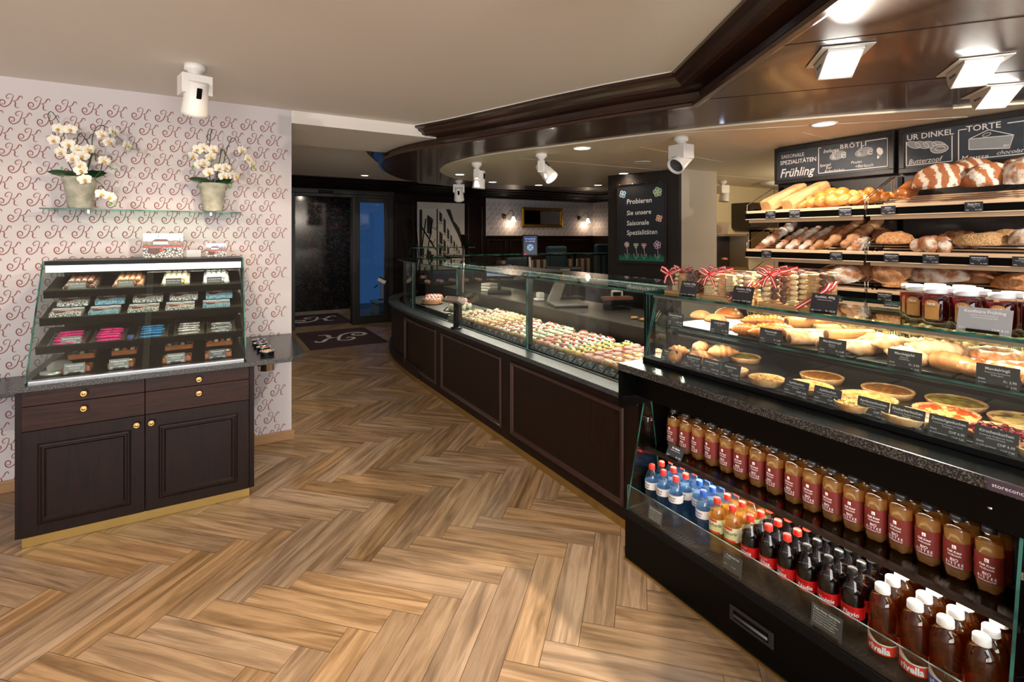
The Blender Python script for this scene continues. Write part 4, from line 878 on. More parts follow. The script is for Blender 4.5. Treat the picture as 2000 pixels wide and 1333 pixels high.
for r_ in range(2):
    for i in range(12):
        lab = f'small glazed tartlet in the rear display, {ORD[i]} in the {"upper" if r_ else "lower"} row'
        x = 2.72+i*.2; y = 6.93+.1*r_+.04*math.sin(i)
        o = tag(MB().lathe([(0, 0), (.03, 0), (.04, .025), (.03, .045), (0, .05)], 12).build('tartlet', pastm[(i+r_) % 2], loc=(x, y-.02, .9305+.0*r_)), lab, 'tartlet', 'tartlets in the rear display') if P1 is None else None
        if o is None: o = P1.copy(); COL.objects.link(o); o['label'] = lab; o.location = (x, y-.02, .9305)
        P1 = P1 or o
# price holders on bent brackets at the counter edge
def holder(lab, x, y, z, yaw, stand=True):
    t = empty('price_screen', lab, 'card terminal', (x, y, z), yaw)
    if stand:
        MB().lathe([(0, 0), (.05, 0), (.052, .006), (.05, .012), (0, .012)], 28).build('foot', blackmetal, t)
        MB().box(-.018, .018, -.018, .018, .01, .30).build('post', blackmetal, t, bevel=.004)
    M = T(-.02, 0, .24) @ RY(.5)
    MB().prism([(-.055, -.085), (.05, -.085), (.06, -.05), (.06, .06), (.04, .085), (-.05, .085)], 0, .05, 0, M).build('housing', mat('terminal_housing', (150, 138, 128), .5), t, bevel=.012, seg=3)
    MB().box(-.05, .045, -.075, .075, .048, .056, 0, M).build('screen', black, t, bevel=.003)
    MB().tube([(-.06, -.05, .2), (-.10, -.06, .17), (-.10, .06, .17), (-.06, .05, .2)], .005, 6).build('wire_loop', blackmetal, t)
holder('card terminal on a black post at the counter edge', 1.955, 4.30, .755, .35)
holder('pale card terminal at the far bend of the counter', 1.99, 6.78, .755, -.3)
# napkins, tills, screens on the staff worktop
t = empty('napkin_stack', 'stack of folded white napkins behind the glass', 'napkins', (2.98, 5.55, .93), .3)
for i in range(3): MB().box(-.08, .08, -.08, .08, i*.035, i*.035+.032).build('napkin_bundle', mat('napkin', (222, 214, 200), .9), t, bevel=.012)
def monitor(lab, x, y, z0, z1, w_, h_, yaw, tilt, scr):
    t = empty('customer_screen', lab, 'screen', (x, y, z0), yaw)
    MB().lathe([(0, 0), (.016, 0), (.016, z1-z0), (0, z1-z0)], 16).build('pole', steel, t); M = T(0, -.025, z1-z0) @ RX(tilt)
    s = MB().box(-w_/2, w_/2, -.014, .014, -h_*.2, h_*.8, 0, M).build('bezel', black, t, bevel=.006)
    mb = MB().box(-w_/2+.014, w_/2-.014, -.0155, -.014, -h_*.2+.02, h_*.8-.014, 0, M)
    if scr == 1:
        Q = M @ basis((0, -.0158, 0), (1, 0, 0), (0, 0, 1))
        mb.text('Wir sind für Sie', .017, Q @ T(0, h_*.8-.05, 0), 1, 'C', off=.01); mb.text('da – zum Café', .017, Q @ T(0, h_*.8-.075, 0), 1, 'C', off=.01)
        mb.lathe([(0, 0), (.035, 0), (.035, .0003), (0, .0003)], 24, M=Q @ T(0, h_*.22, 0), mi=2); mb.stroke([(-.02, h_*.3), (.02, h_*.14)], .006, Q @ T(0, 0, .0006), 0); mb.stroke([(.02, h_*.3), (-.02, h_*.14)], .006, Q @ T(0, 0, .0006), 0)
        mb.box(-w_/2+.016, -w_/2+.045, -.017, -.0155, -h_*.2+.022, -h_*.2+.03, 3, M)
    mb.build('display', [mat('screen_dark', (20, 24, 34), .2, emis=(40, 50, 70), estr=.4), mat('screen_text', (90, 130, 255), .4, emis=(120, 150, 255), estr=1.2), mat('screen_disc', (120, 150, 180), .4, emis=(120, 150, 180), estr=.6), mat('screen_red', (200, 40, 40), .4, emis=(200, 40, 40), estr=.6)] if scr == 1 else [mat('screen_grey', (50, 50, 54), .3)], t)
monitor('upright tablet screen showing blue text above the glass', 2.93, 4.55, .93, 1.44, .17, .235, -.45, -.12, 1)
monitor('customer screen seen from behind on its steel pole', 2.62, 5.55, .93, 1.50, .10, .17, 1.9, -.1, 0)
t = empty('cash_register', 'slanted touch till screen with pale display near the far pole', 'till', (2.95, 5.25, .93), -.5)
MB().box(-.14, .14, -.1, .1, 0, .04).build('foot', black, t, bevel=.01); MB().box(-.02, .02, -.02, .02, .04, .2).build('stem', black, t)
M = T(0, 0, .2) @ RX(-.9); b = MB().box(-.17, .17, -.012, .012, -.02, .22, 0, M).build('bezel', black, t, bevel=.006); MB().box(-.15, .15, -.0145, -.012, 0, .2, 0, M).build('display', mat('till_display', (120, 130, 160), .3, emis=(150, 160, 200), estr=.35), t)
t = empty('cash_register', 'dark till screen tilted back behind the tablet pole', 'till', (3.3, 4.35, .93), -.3)
MB().box(-.14, .14, -.1, .1, 0, .04).build('foot', black, t, bevel=.01); MB().box(-.02, .02, -.02, .02, .04, .2).build('stem', black, t)
M = T(0, 0, .2) @ RX(-1.1); MB().box(-.2, .2, -.012, .012, -.02, .22, 0, M).build('bezel', black, t, bevel=.006); MB().box(-.18, .18, -.0145, -.012, 0, .2, 0, M).build('display', mat('screen_grey'), t)
t = empty('shop_scale', 'weighing scale with a slanted steel neck and flat plate behind the glass', 'scale', (2.98, 3.95, .93), -.35)
MB().box(-.17, .17, -.15, .15, .02, .045).build('plate', mat('scale_plate', (120, 118, 114), .3, metal=.6), t, bevel=.006)
MB().box(-.16, .16, -.14, .14, 0, .02).build('foot', black, t)
MB().add([(-.17, .10, .04), (-.05, .10, .04), (.03, .02, .36), (-.06, .02, .36), (-.17, .15, .04), (-.05, .15, .04), (.03, .07, .36), (-.06, .07, .36)], [(0, 1, 2, 3), (7, 6, 5, 4), (0, 4, 5, 1), (1, 5, 6, 2), (2, 6, 7, 3), (3, 7, 4, 0)]).build('neck', mat('scale_neck', (132, 126, 120), .4, metal=.4), t)
MB().box(-.2, .16, -.02, .1, .35, .39, 0, RX(-.2)).build('head', black, t, bevel=.008)
tag(MB().box(-.05, .05, -.04, .04, 0, .03).box(-.02, .05, -.04, .04, .03, .09).build('paper_roll_holder', mat('matt_white', (220, 216, 210), .6), bevel=.015, loc=(2.98, 4.45, .93)), 'white dispenser beside the tablet pole', 'dispenser')
t = empty('tape_gun', 'brown wooden packing board with a white handle on the staff worktop', 'packing tool', (3.25, 3.55, 1.02), -.3)
MB().box(-.14, .14, -.05, .05, 0, .03).build('board', mat('brown_board', (110, 60, 40), .5), t, bevel=.003); MB().tube([(-.05, 0, .03), (-.05, 0, .08), (.05, 0, .08), (.05, 0, .03)], .012, 8).build('handle', mat('matt_white'), t)
MB().box(-.12, .12, -.045, .045, -.09, 0).build('stand', black, t)
t = empty('sample_dishes', 'small glass dishes of samples with tongs near the fridge end', 'dish', (2.98, 2.85, .93))
for q in range(3): MB().lathe([(.03, 0), (.045, .02), (.047, .022), (.042, .02), (.028, .003), (0, .003)], 20, M=T(.0, q*.10, 0)).build('dish', glass, t); MB().ball((0, q*.10, .012), .03, .03, .012, 10, 6, nz=.4).build('samples', crust, t)
MB().box(-.004, .004, -.01, 0, 0, .1, 0, T(0, -.03, .01) @ RX(.6)).box(-.004, .004, .01, .02, 0, .1, 0, T(0, -.03, .01) @ RX(.6)).build('tongs', chrome, t)
# cafe furniture beyond
blue = mat('petrol_upholstery', (34, 66, 84), .75, col2=(28, 56, 72), scale=60); seatb = mat('seat_blue', (40, 62, 100), .7)
def highback(lab, x, y, w_, h_, rz=0):
    t = empty('high_back_seat', lab, 'armchair', (x, y, 0), rz, 'petrol blue high back seats')
    MB().box(-w_/2, w_/2, -.06, .06, .1, h_).build('backrest', blue, t, bevel=.05, seg=4); MB().box(-w_/2, w_/2, .06, .5, .2, .45).build('seat', blue, t, bevel=.04, seg=3)
    for sx in (-1, 1):
        for sy in (0, .45): MB().box(sx*(w_/2-.06)-.02, sx*(w_/2-.06)+.02, sy-.02, sy+.02, 0, .2).build('leg', wood, t)
highback('petrol blue high-back seat behind the tablet screen', 6.2, 8.6, .5, 1.42)
highback('larger petrol blue high-back seat beside the black pillar', 6.9, 7.75, .75, 1.47)
highback('petrol blue seat back low behind the rear glass', 5.3, 8.7, .5, 1.2)
t = empty('striped_banquette', 'brown and pale striped bench along the panelled wall', 'bench', (5.9, 9.05, 0))
mb = MB()
for q in range(14): mb.box(-.9+q*.17, -.9+q*.17+.085, -.1, .0, .45, 1.12, 0); mb.box(-.9+q*.17+.085, -.9+q*.17+.17, -.1, .0, .45, 1.12, 1)
mb.build('backrest', [mat('stripe_dark', (70, 40, 36), .8), mat('stripe_pale', (172, 156, 146), .8)], t); MB().box(-.9, 1.48, -.55, -.1, .1, .45).build('seat', mat('stripe_dark'), t, bevel=.02)
t = empty('bentwood_chair', 'blue chair with black bentwood loops seen through the counter glass', 'chair', (3.15, 8.2, 0), .3)
MB().box(-.22, .22, -.22, .22, .42, .47).build('seat', seatb, t, bevel=.03, seg=3)
MB().tube([(-.2, .2, .45), (-.22, .22, .8), (-.12, .24, .96), (.12, .24, .96), (.22, .22, .8), (.2, .2, .45)], .014, 8).build('outer_loop', black, t)
MB().tube([(-.12, .2, .45), (-.12, .22, .7), (0, .23, .82), (.12, .22, .7), (.12, .2, .45)], .011, 8).build('inner_loop', black, t)
for sx in (-1, 1):
    for sy in (-1, 1): MB().tube([(sx*.17, sy*.17, .42), (sx*.2, sy*.2, 0)], .014, 8).build('leg', black, t)
tag(MB().box(0, .95, 0, .35, .2, .95).build('blue_bench', seatb, bevel=.04, seg=3, loc=(3.5, 8.9, 0)), 'dark blue padded bench under the street mural', 'bench')
# water jug with red lids on the rear counter
t = empty('lidded_jars', 'glass storage jars with red lids on the rear counter', 'jar', (2.62, 6.8, 1.02))
t.location = (2.72, 7.15, .93+.0)
for q in range(2): MB().lathe([(.045, 0), (.05, .01), (.05, .13), (.035, .15)], 18, M=T(0, 0, q*.16)).build('jar', glass, t); MB().lathe([(0, .06), (.047, .06), (.047, .10), (0, .10)], 18, M=T(0, 0, q*.16)).build('contents', mat('red_sweets', (206, 60, 66), .5, col2=(240, 200, 196), scale=60), t)
# coat stand, mural, sconces, mirror
t = empty('coat_stand', 'slender black coat stand with crossing poles before the mural', 'coat stand', (3.16, 9.0, 0))
def pole(a, b): MB().tube([a, b], .011, 8).build('pole', blackmetal, t)
pole((-.02, 0, 1.95), (.28, 0, 0)); pole((.45, 0, 1.95), (.12, 0, 0)); pole((.12, .03, 1.9), (.3, .03, 0)); pole((.3, -.03, 1.95), (.02, -.03, 0))
MB().tube([(.1, 0, 1.42), (.46, 0, 1.42)], .008, 6).build('cross_bar', blackmetal, t)
for q, (x, z) in enumerate([(0, 1.8), (.44, 1.8), (.03, 1.55), (.4, 1.55)]): MB().tube([(x, 0, z), (x+.05*(-1 if q % 2 else 1)*-1, -.05, z-.06), (x+.07*(-1 if q % 2 else 1)*-1, -.06, z+.02)], .006, 6).build('hook', blackmetal, t)
t = empty('street_mural', 'black and white photo of shuttered town houses with a dark roof edge', 'picture', (3.48, 9.477, .95))
MB().box(0, 1.02, 0, .02, 0, 1.35).build('backing', mat('mural_sky', (196, 188, 176), .6), t)
mw = mat('mural_wall', (210, 202, 190), .6); mk = mat('mural_dark', (34, 28, 26), .6); mg = mat('mural_grey', (110, 100, 92), .6)
F = basis((0, -.001, 0), (1, 0, 0), (0, 0, 1))
def quad(mb, pts, mi, e): mb.add([(p[0], p[1], e) for p in pts], [tuple(range(len(pts)))], mi, M=F)
mb = MB()
quad(mb, [(0, 0), (1.02, 0), (1.02, .42), (.86, .72), (.62, 1.18), (.6, 1.22), (0, 1.22)], 0, 0)
quad(mb, [(.60, 1.22), (.70, 1.22), (.78, .98), (.84, .92), (.90, .84), (1.02, .5), (1.02, .36), (.86, .72), (.76, .9)], 1, .001)
quad(mb, [(.04, .3), (.10, .3), (.10, 1.2), (.04, 1.2)], 1, .001); quad(mb, [(.4, 0), (.43, 0), (.43, 1.22), (.4, 1.22)], 1, .002)
for x, z0, z1, w2 in [(.2, .7, 1.1, .1), (.46, .95, 1.18, .06), (.55, .72, 1.05, .05), (.55, .35, .62, .05), (.63, .6, .85, .045), (.63, .28, .5, .045), (.70, .5, .72, .04), (.77, .4, .6, .035), (.83, .35, .52, .03), (.46, .5, .78, .07), (.88, .3, .42, .025), (.2, .18, .42, .09), (.05, .25, .5, .09), (.92, .24, .34, .02)]:
    quad(mb, [(x, z0+.04), (x+w2, z0), (x+w2, z1-.06), (x, z1)], 1, .002); quad(mb, [(x-.008, z0-.01), (x+w2+.01, z0-.035), (x+w2+.01, z0-.02), (x-.008, z0+.005)], 2, .003)
for i in range(3): quad(mb, [(.04+i*.02, .9-i*.02), (.06+i*.02, .9-i*.02), (.38+i*.02, .42-i*.02), (.36+i*.02, .42-i*.02)], 1, .003)
for x, z in ((.46, .5), (.55, .34), (.63, .27)): quad(mb, [(x-.02, z-.06), (x+.1, z-.14), (x+.1, z-.03), (x-.02, z+.03)], 2, .004)
mb.build('print', [mw, mk, mg], t)
sconcew = mat('sconce_shade', (255, 244, 224), .4, emis=(255, 236, 206), estr=2.5)
for lab, x in (('brass swan-neck wall lamp on the mural side of the gilt mirror', 5.45), ('brass swan-neck wall lamp on the pillar side of the gilt mirror', 7.50)):
    t = empty('wall_lamp', lab, 'wall lamp', (x, 9.5, 2.06), 0, 'brass wall lamps')
    MB().lathe([(0, 0), (.055, 0), (.05, .012), (.03, .02), (.02, .03), (0, .034)][::-1] if 0 else [(0, .034), (.02, .03), (.03, .02), (.05, .012), (.055, 0), (0, 0)], 24, M=RX(PI/2)).build('rosette', mat('old_brass', (120, 98, 50), .35, metal=.9), t)
    MB().tube([Vector(p) for p in smooth_path([(0, -.03, 0), (.03, -.07, .02), (.07, -.12, .10), (.12, -.14, .12), (.15, -.14, .08), (.155, -.14, .0)], 4)], .007, 8).build('arm', mat('old_brass'), t)
    MB().lathe([(.02, 0), (.035, -.03), (.045, -.07), (.07, -.105), (.068, -.105), (.042, -.07), (.032, -.03), (.018, -.002)][::-1], 24, (.155, -.14, -.01)).build('shade', sconcew, t)
    lamp('POINT', 'sconce_light', (x+.155, 9.36, 1.93), 2.6, WARM, shadow_soft_size=.04)
t = empty('gilt_mirror', 'oblong gilt framed mirror between the two wall lamps', 'mirror', (5.88, 9.49, 1.83))
v = [(0, 0), (1.12, 0), (1.12, .44), (0, .44)]; mb = MB(); gp = [(0, 0), (0, .03), (.02, .04), (.045, .03), (.055, .035), (.065, .02), (.07, .0)]
vv = []; ff = []; k = len(gp)
for cx, cz, sx, sz in ((0, 0, 1, 1), (1.12, 0, -1, 1), (1.12, .44, -1, -1), (0, .44, 1, -1)):
    for o, p in gp: vv.append((cx+sx*o, -p, cz+sz*o))
for i in range(4):
    for q in range(k-1): j = (i+1) % 4; ff.append((i*k+q, j*k+q, j*k+q+1, i*k+q+1))
mb.add(vv, ff); mb.build('frame', mat('gilt', (176, 132, 58), .38, metal=.85, bump=.6, scale=60), t)
MB().box(.065, 1.055, -.008, -.002, .065, .375).build('mirror_glass', mat('mirror', (200, 204, 206), .02, metal=1), t)
# chalkboard on the pillar
A = Vector((4.687, 4.265, 1.29)); B = Vector((4.516, 4.884, 1.29)); ex = (A-B).normalized(); nrm = ex.cross(Vector((0, 0, 1)))
t = empty('chalkboard', 'tall chalkboard with coloured chalk flowers on the black pillar', 'chalkboard')
t.matrix_world = basis(B+nrm*.018, ex, (0, 0, 1)) ; W_ = (A-B).length; H_ = .97
cb = mat('slate_board', (30, 34, 44), .55); frw = mat('chalkboard_frame', (40, 24, 22), .45)
MB().box(0, W_, 0, H_, -.01, .004).build('slate', cb, t)
mb = MB()
for q in ((-.02, W_+.02, -.02, .0), (-.02, W_+.02, H_, H_+.02), (-.02, 0, 0, H_), (W_, W_+.02, 0, H_)): mb.box(q[0], q[1], q[2], q[3], -.012, .018)
mb.build('frame', frw, t, bevel=.003)
mb = MB()
for q in range(4): mb.lathe([(0, 0), (.006, 0), (.004, .004), (0, .005)], 10, (.02+q*.19, H_+.01, .018))
mb.build('studs', chrome, t)
CH = [mat('chalk_white', (236, 236, 236), .9), mat('chalk_blue', (60, 140, 190), .9), mat('chalk_green', (110, 170, 90), .9), mat('chalk_orange', (226, 120, 70), .9), mat('chalk_red', (190, 70, 70), .9), mat('chalk_purple', (140, 60, 160), .9), mat('chalk_teal', (40, 140, 110), .9), mat('chalk_pink', (214, 90, 130), .9)]
mb = MB(); Q = T(0, 0, .0045)
for s_, y, sz in (('Probieren', .73, .088), ('Sie unsere', .59, .082), ('Saisonale', .46, .085), ('Spezialitäten', .34, .085)): mb.text(s_, sz, Q @ T(.12, y, 0) @ Matrix.Rotation(.03, 4, 'Z'), 0, 'L', off=.012, shear=.1, fit=W_*.66)
def cflower(x, y, r, c, n=5):
    for i in range(n):
        a = i*2*PI/n+.5; P = [(x+r*.55*math.cos(a)+r*.42*math.cos(b), y+r*.55*math.sin(a)+r*.42*math.sin(b)) for b in [2*PI*q/10 for q in range(10)]]
        mb.add([(p[0], p[1], .0) for p in P], [tuple(range(10))], c, M=Q); mb.stroke(P+P[:1], .006, Q @ T(0, 0, .0006), 0)
cflower(.06, .86, .05, 1, 4); cflower(W_-.10, .86, .06, 2); cflower(W_-.08, .54, .045, 3, 4)
for x, y, c, n in ((.12, .22, 4, 5), (.25, .21, 2, 3), (.36, .21, 7, 3), (.54, .22, 5, 5)):
    cflower(x, y, .05 if c == 5 else .035, c, n); mb.stroke([(x, y-.03), (x+.01, .12), (x, .03)], .005, Q, 0)
    for sg in (-1, 1): mb.stroke([(x, .04), (x+sg*.03, .08), (x+sg*.035, .11), (x, .04)], .004, Q, 0)
for i in range(90):
    x = .01+i*(W_-.02)/90; mb.stroke([(x, .02), (x+random.uniform(-.008, .008), .07+random.uniform(0, .03))], .006, Q @ T(0, 0, .0003), 6)
mb.build('chalk_drawing', CH, t)
# ================================================================ DRINKS FRIDGE WITH BAKERY DISPLAY ON TOP
FY0, FY1 = -1.2, 1.895
fr = empty('drinks_fridge', 'low black open drinks fridge with glass sides and two lit bottle decks', 'refrigerated cabinet')
MB().box(1.77, 2.5, FY0, FY1-.02, .0, .215).build('base', black, fr, bevel=.002)
MB().box(1.768, 1.80, FY0, FY1-.02, .215, .25).build('front_lip', blackm, fr, bevel=.002)
MB().box(1.762, 1.772, FY0, FY1-.02, 0, .012).build('floor_strip', gold, fr)
h = MB().box(1.763, 1.771, 1.10, 1.28, .09, .15).build('recessed_handle', mat('handle_plastic', (34, 33, 34), .45), fr, bevel=.002)
MB().box(1.7615, 1.764, 1.118, 1.262, .104, .137).build('handle_slot', black, h); MB().tube([(1.762, 1.12, .118), (1.762, 1.26, .118)], .006, 8).build('grip_bar', mat('grip_grey', (90, 90, 96), .3), h)
MB().box(1.80, 2.5, FY0, FY1-.02, .215, .248).build('lower_deck', mat('deck_metal', (52, 50, 50), .3, metal=.5), fr)
mb = MB()
for i in range(95): mb.box(1.803, 1.838, .20+i*.0172, .20+i*.0172+.008, .248, .2505)
tag(mb.build('air_grille', mat('grille_dark', (14, 14, 15), .5), fr), kind='stuff')
mb = MB(); pane(mb, [(0, 0), (1.86+.6, 0), (1.86+.6, .125), (0, .125)], .006, basis((1.778, 1.86, .25), (0, -1, 0), (0, 0, 1))); mb.build('front_pane', GL, fr)
for y in (1.872, .478):
    mb = MB(); pane(mb, [(1.775, .25), (2.02, .25), (1.94, .795), (1.90, .795)], .008, basis((0, y, 0), (1, 0, 0), (0, 0, 1))); mb.build('side_glass', GL, fr)
    MB().box(1.905, 1.94, y-.02, y-.0, .66, .685).build('glass_clamp', chrome, fr, bevel=.004)
MB().box(2.42, 2.46, FY0, FY1-.02, .248, .94).build('back_panel', mat('fridge_back', (26, 26, 28), .3), fr)
MB().box(1.88, 2.46, 1.876, 1.893, .215, .94).build('end_panel', black, fr)
MB().box(1.90, 2.46, FY0, .470, .215, .94).build('blank_panel', black, fr, bevel=.002)
MB().box(1.83, 1.86, FY0, FY1-.005, .808, .941).build('valance', black, fr, bevel=.002)
MB().lathe([(0, 0), (.006, 0), (.005, .003), (0, .004)], 12, M=T(1.83, .52, .86) @ RY(-PI/2)).build('screw', chrome, fr)
MB().box(1.905, 2.42, .478, 1.876, .520, .528).build('upper_deck', glassmat('smoked_shelf', (120, 116, 112)), fr)
MB().box(1.903, 1.925, .478, 1.876, .515, .532).build('deck_edge', mat('deck_edge_metal', (60, 52, 48), .25, metal=.7), fr)
led = mat('led_strip', (255, 255, 255), .5, emis=(255, 250, 244), estr=10)
MB().box(1.93, 1.945, .50, 1.86, .508, .514).build('light_strip', led, fr)
MB().box(1.88, 1.895, .50, 1.86, .80, .806).build('light_strip', led, fr)
lamp('AREA', 'deck_light', (1.96, 1.18, .505), 3, NEUT, (1.97, 1.18, 0), shape='RECTANGLE', size=1.3, size_y=.03)
lamp('AREA', 'deck_light', (1.90, 1.18, .80), 1.6, NEUT, (2.02, 1.18, .3), shape='RECTANGLE', size=1.3, size_y=.03)
gt = empty('granite_ledge', 'black granite ledge between the drinks and the pastry display', 'worktop')
MB().box(1.74, 2.2, FY0, 1.892, .941, .976).build('slab', granite, gt, bevel=.002)
MB().box(1.7385, 1.742, FY0, 1.8925, .9425, .9745).box(1.74, 2.0, 1.8915, 1.8935, .9425, .9745).build('polished_edge', granite_edge, gt)
MB().box(1.743, 1.99, 1.862, 1.892, .76, .941).build('drop_panel', black, gt)
mb = MB().box(1.7375, 1.7386, .37, .50, .944, .974); mb.text('storeconcept', .015, basis((1.7372, .49, .955), (0, -1, 0), (0, 0, 1)), 1, 'L', off=.004, fit=.11)
mb.add([(1.737, .385, .946), (1.737, .372, .946), (1.737, .372, .958), (1.737, .385, .958)], [(0, 1, 2, 3)], 2); mb.build('maker_sticker', [mat('sticker_violet', (74, 58, 74), .5), cardprint, mat('red_print')], gt)

# ---------------------------------------------------------------- bottles
def bottle_mats(name, tint, liq, lt):
    return glassmat(name+'_shell', tint, refl=1.1), glassmat(name+'_liquid', liq, refl=.2, diffuse=lt, dcol=liq)
RED = mat('cap_red', (226, 54, 36), .35, bump=.15, scale=300); BLUE = mat('cap_blue', (44, 92, 196), .35); BLK = mat('cap_black', (22, 22, 24), .35); WHT = mat('cap_white', (236, 236, 234), .35)
petal5 = lambda a, j: 1+(.10*math.cos(5*a) if j < 2 else (.03*math.cos(5*a) if j == 2 else 0))
PR = {'water': [(.018, .0), (.030, .006), (.0325, .03), (.0315, .06), (.029, .078), (.0325, .095), (.0325, .150), (.031, .166), (.024, .188), (.0155, .205), (.0130, .212)],
      'cola': [(.022, .0), (.0325, .008), (.0345, .03), (.034, .055), (.0345, .07), (.0345, .115), (.034, .135), (.029, .160), (.020, .183), (.0145, .200), (.014, .210)],
      'rivella': [(.028, .0), (.037, .004), (.039, .03), (.039, .145), (.037, .165), (.031, .183), (.022, .195), (.0205, .207)],
      'tea': [(.022, .0), (.031, .006), (.0345, .022), (.0345, .150), (.032, .162), (.024, .172), (.0175, .177), (.017, .184)]}
def bend(mb_text, r):   # wrap flat text (x along circumference, y up) round a cylinder facing -x
    out = []
    for x, y, z in mb_text: a = x/r; out.append((-(r+z)*math.cos(a), -(r+z)*math.sin(a), y))
    return out
def wrapped(lines, r):
    """lines: (text, size, y, xoff, off, shear, mat)"""
    mb = MB()
    for t_, sz, y, xo, of, sh, mi, fit in lines:
        v, f, a, b = text_geo(t_, of, sh); wd = (b-a)*sz; k = sz*(fit/wd if wd > fit else 1); mid = (a+b)/2
        pts = bend([((p[0]-mid)*k+xo, p[1]*sz+y, .0006+.0001*mi) for p in v], r); mb.add(pts, f, mi)
    return mb
def arc_band(r, z0, z1, a0=-PI, a1=PI, n=28, zt=None):
    mb = MB(); v = []; f = []
    for i in range(n+1):
        a = a0+(a1-a0)*i/n; zz = z1 if zt is None else zt(a); v += [(-r*math.cos(a), -r*math.sin(a), z0), (-r*math.cos(a), -r*math.sin(a), zz)]
    return mb.add(v, [(2*i, 2*i+2, 2*i+3, 2*i+1) for i in range(n)], 0, True)
def bottle(kind, tint, liq, lt, fill, capm, lab, cr=.0145, ch_=.018):
    t = empty('bottle', 'x', 'bottle'); pr = PR[kind]; sh, lq = bottle_mats(lab, tint, liq, lt)
    wob = petal5 if kind in ('water',) or lab in ('schorle',) or kind == 'tea' else None
    MB().lathe(pr, 20, wob=wob).build('shell', sh, t)
    ins = []
    for r, z in pr:
        if z < fill: ins.append((r*.93, max(z, .0025)))
    r0 = ins[-1]; ins.append((r0[0] if kind != 'x' else r0[0], fill)) if fill-r0[1] > .002 else None
    # interpolate the radius at the fill line
    for (ra, za), (rb, zb) in zip(pr[:-1], pr[1:]):
        if za <= fill <= zb: ins[-1] = ((ra+(rb-ra)*(fill-za)/(zb-za))*.93, fill)
    ins = sorted(ins, key=lambda q: q[1]); MB().lathe(ins, 20, wob=wob).build('liquid', lq, t)
    z = pr[-1][1]-.002
    mb = MB().lathe([(cr*.98, z-.002), (cr, z), (cr, z+ch_-.003), (cr*.9, z+ch_), (0, z+ch_)], 20, wob=lambda a, j: 1+.015*math.cos(20*a)); mb.lathe([(cr*1.04, z-.004), (cr*1.04, z-.001)], 20)
    c = mb.build('cap', capm, t)
    return t, z+ch_
def lab_band(t, r, z0, z1, m, lines=None, mats=None, zt=None, a=(-PI, PI)):
    l = arc_band(r, z0, z1, a[0], a[1], zt=zt).build('label', m, t)
    if lines: wrapped(lines, r).build('label_print', mats, l)
    return l
wlab = mat('water_label', (226, 220, 218), .5); wpr = mat('water_print', (206, 50, 56), .5); wpb = mat('water_print_blue', (60, 84, 170), .5); bk = mat('black_print', (20, 20, 22), .5)
wt = cardprint
B = {}
t, _ = bottle('water', (238, 246, 252), (206, 230, 246), .03, .19, RED, 'water_red')
lab_band(t, .0333, .115, .150, wlab, [('Mineral', .012, .134, 0, .02, 0, 0, .05), ('wasser', .011, .122, 0, .03, .1, 0, .05)], [wpr]); B['wr'] = t
t, _ = bottle('water', (238, 246, 252), (206, 230, 246), .03, .19, BLUE, 'water_blue')
lab_band(t, .0333, .115, .150, wlab, [('Mineral', .012, .134, 0, .02, 0, 0, .05), ('wasser', .011, .122, 0, .03, .1, 0, .05)], [wpb]); B['wb'] = t
t, _ = bottle('water', (252, 248, 236), (246, 216, 130), .14, .178, RED, 'schorle')
l = lab_band(t, .0333, .09, .148, mat('schorle_label', (232, 230, 210), .5, col2=(206, 206, 130), scale=30), [('Schorle', .02, .118, .004, .01, .35, 1, .055)], [RED, bk]); arc_band(.0336, .137, .146, -.9, .4, 10).build('label_bar', RED, l); arc_band(.0336, .09, .098, -.6, .8, 10).build('label_bar', RED, l); B['sc'] = t
cokered = mat('cola_red', (196, 20, 18), .4)
def cola(nm, cap, prm, key, c2):
    t, _ = bottle('cola', (236, 240, 242), (26, 12, 8), .75, .158, cap, 'cola')
    l = lab_band(t, .0353, .072, .113, cokered, [(nm, .021, .082, .002, .012, .12, 0, .05), ('Coca-Cola', .008, .102, -.004, .0, .4, 1, .03)], [prm, c2])
    pts = bend([(x/1000, .0795+.0025*math.sin((x+25)/16), .0008) for x in range(-25, 30, 4)], .0353); q = []
    for p in pts: q += [p, (p[0], p[1], p[2]-.0022)]
    MB().add(q, [(2*i, 2*i+1, 2*i+3, 2*i+2) for i in range(len(pts)-1)]).build('swoosh', c2, l); B[key] = t
for i, nm in enumerate(('Juliana', 'Elisa', 'Silas')): cola(nm, RED, wt, 'cr%d' % i, wt)
for i, nm in enumerate(('Nadia', 'Noémie', 'Flavio')): cola(nm, BLK, wt, 'cz%d' % i, bk)
for key, c_, nm in (('rr', RED, 'red'), ('rb', mat('rivella_blue', (40, 84, 196), .4), 'blue')):
    t, _ = bottle('rivella', (246, 226, 180), (206, 136, 58), .07, .188, WHT, 'rivella', cr=.0205, ch_=.017)
    l = lab_band(t, .0397, .018, .07, mat('rivella_white', (232, 230, 228), .5), None, None, zt=lambda a: .052+.03*max(0, min(1, (-a-.1)/1.2)))
    arc_band(.0400, .018, .048).build('label_bar', c_, l); wrapped([('rivella', .030, .0235, 0, .035, 0, 0, .062)], .0402).build('label_print', wt, l); B[key] = t
t, _ = bottle('tea', (253, 247, 232), (238, 190, 116), .26, .146, BLK, 'tea', cr=.018, ch_=.012)
teal = mat('tea_label', (104, 30, 22), .5)
l = lab_band(t, .0352, .036, .118, teal, [('Café Kraus', .010, .085, 0, .014, .35, 0, .036), ('Hoffenhalle', .0085, .075, 0, .0, .45, 0, .034), ('BIO', .0125, .059, 0, .006, 0, 0, .05), ('E I S T E E', .0115, .048, 0, .006, 0, 0, .044), ('ALPENKRÄUTER', .006, .0405, 0, .003, 0, 0, .044)], [wt])
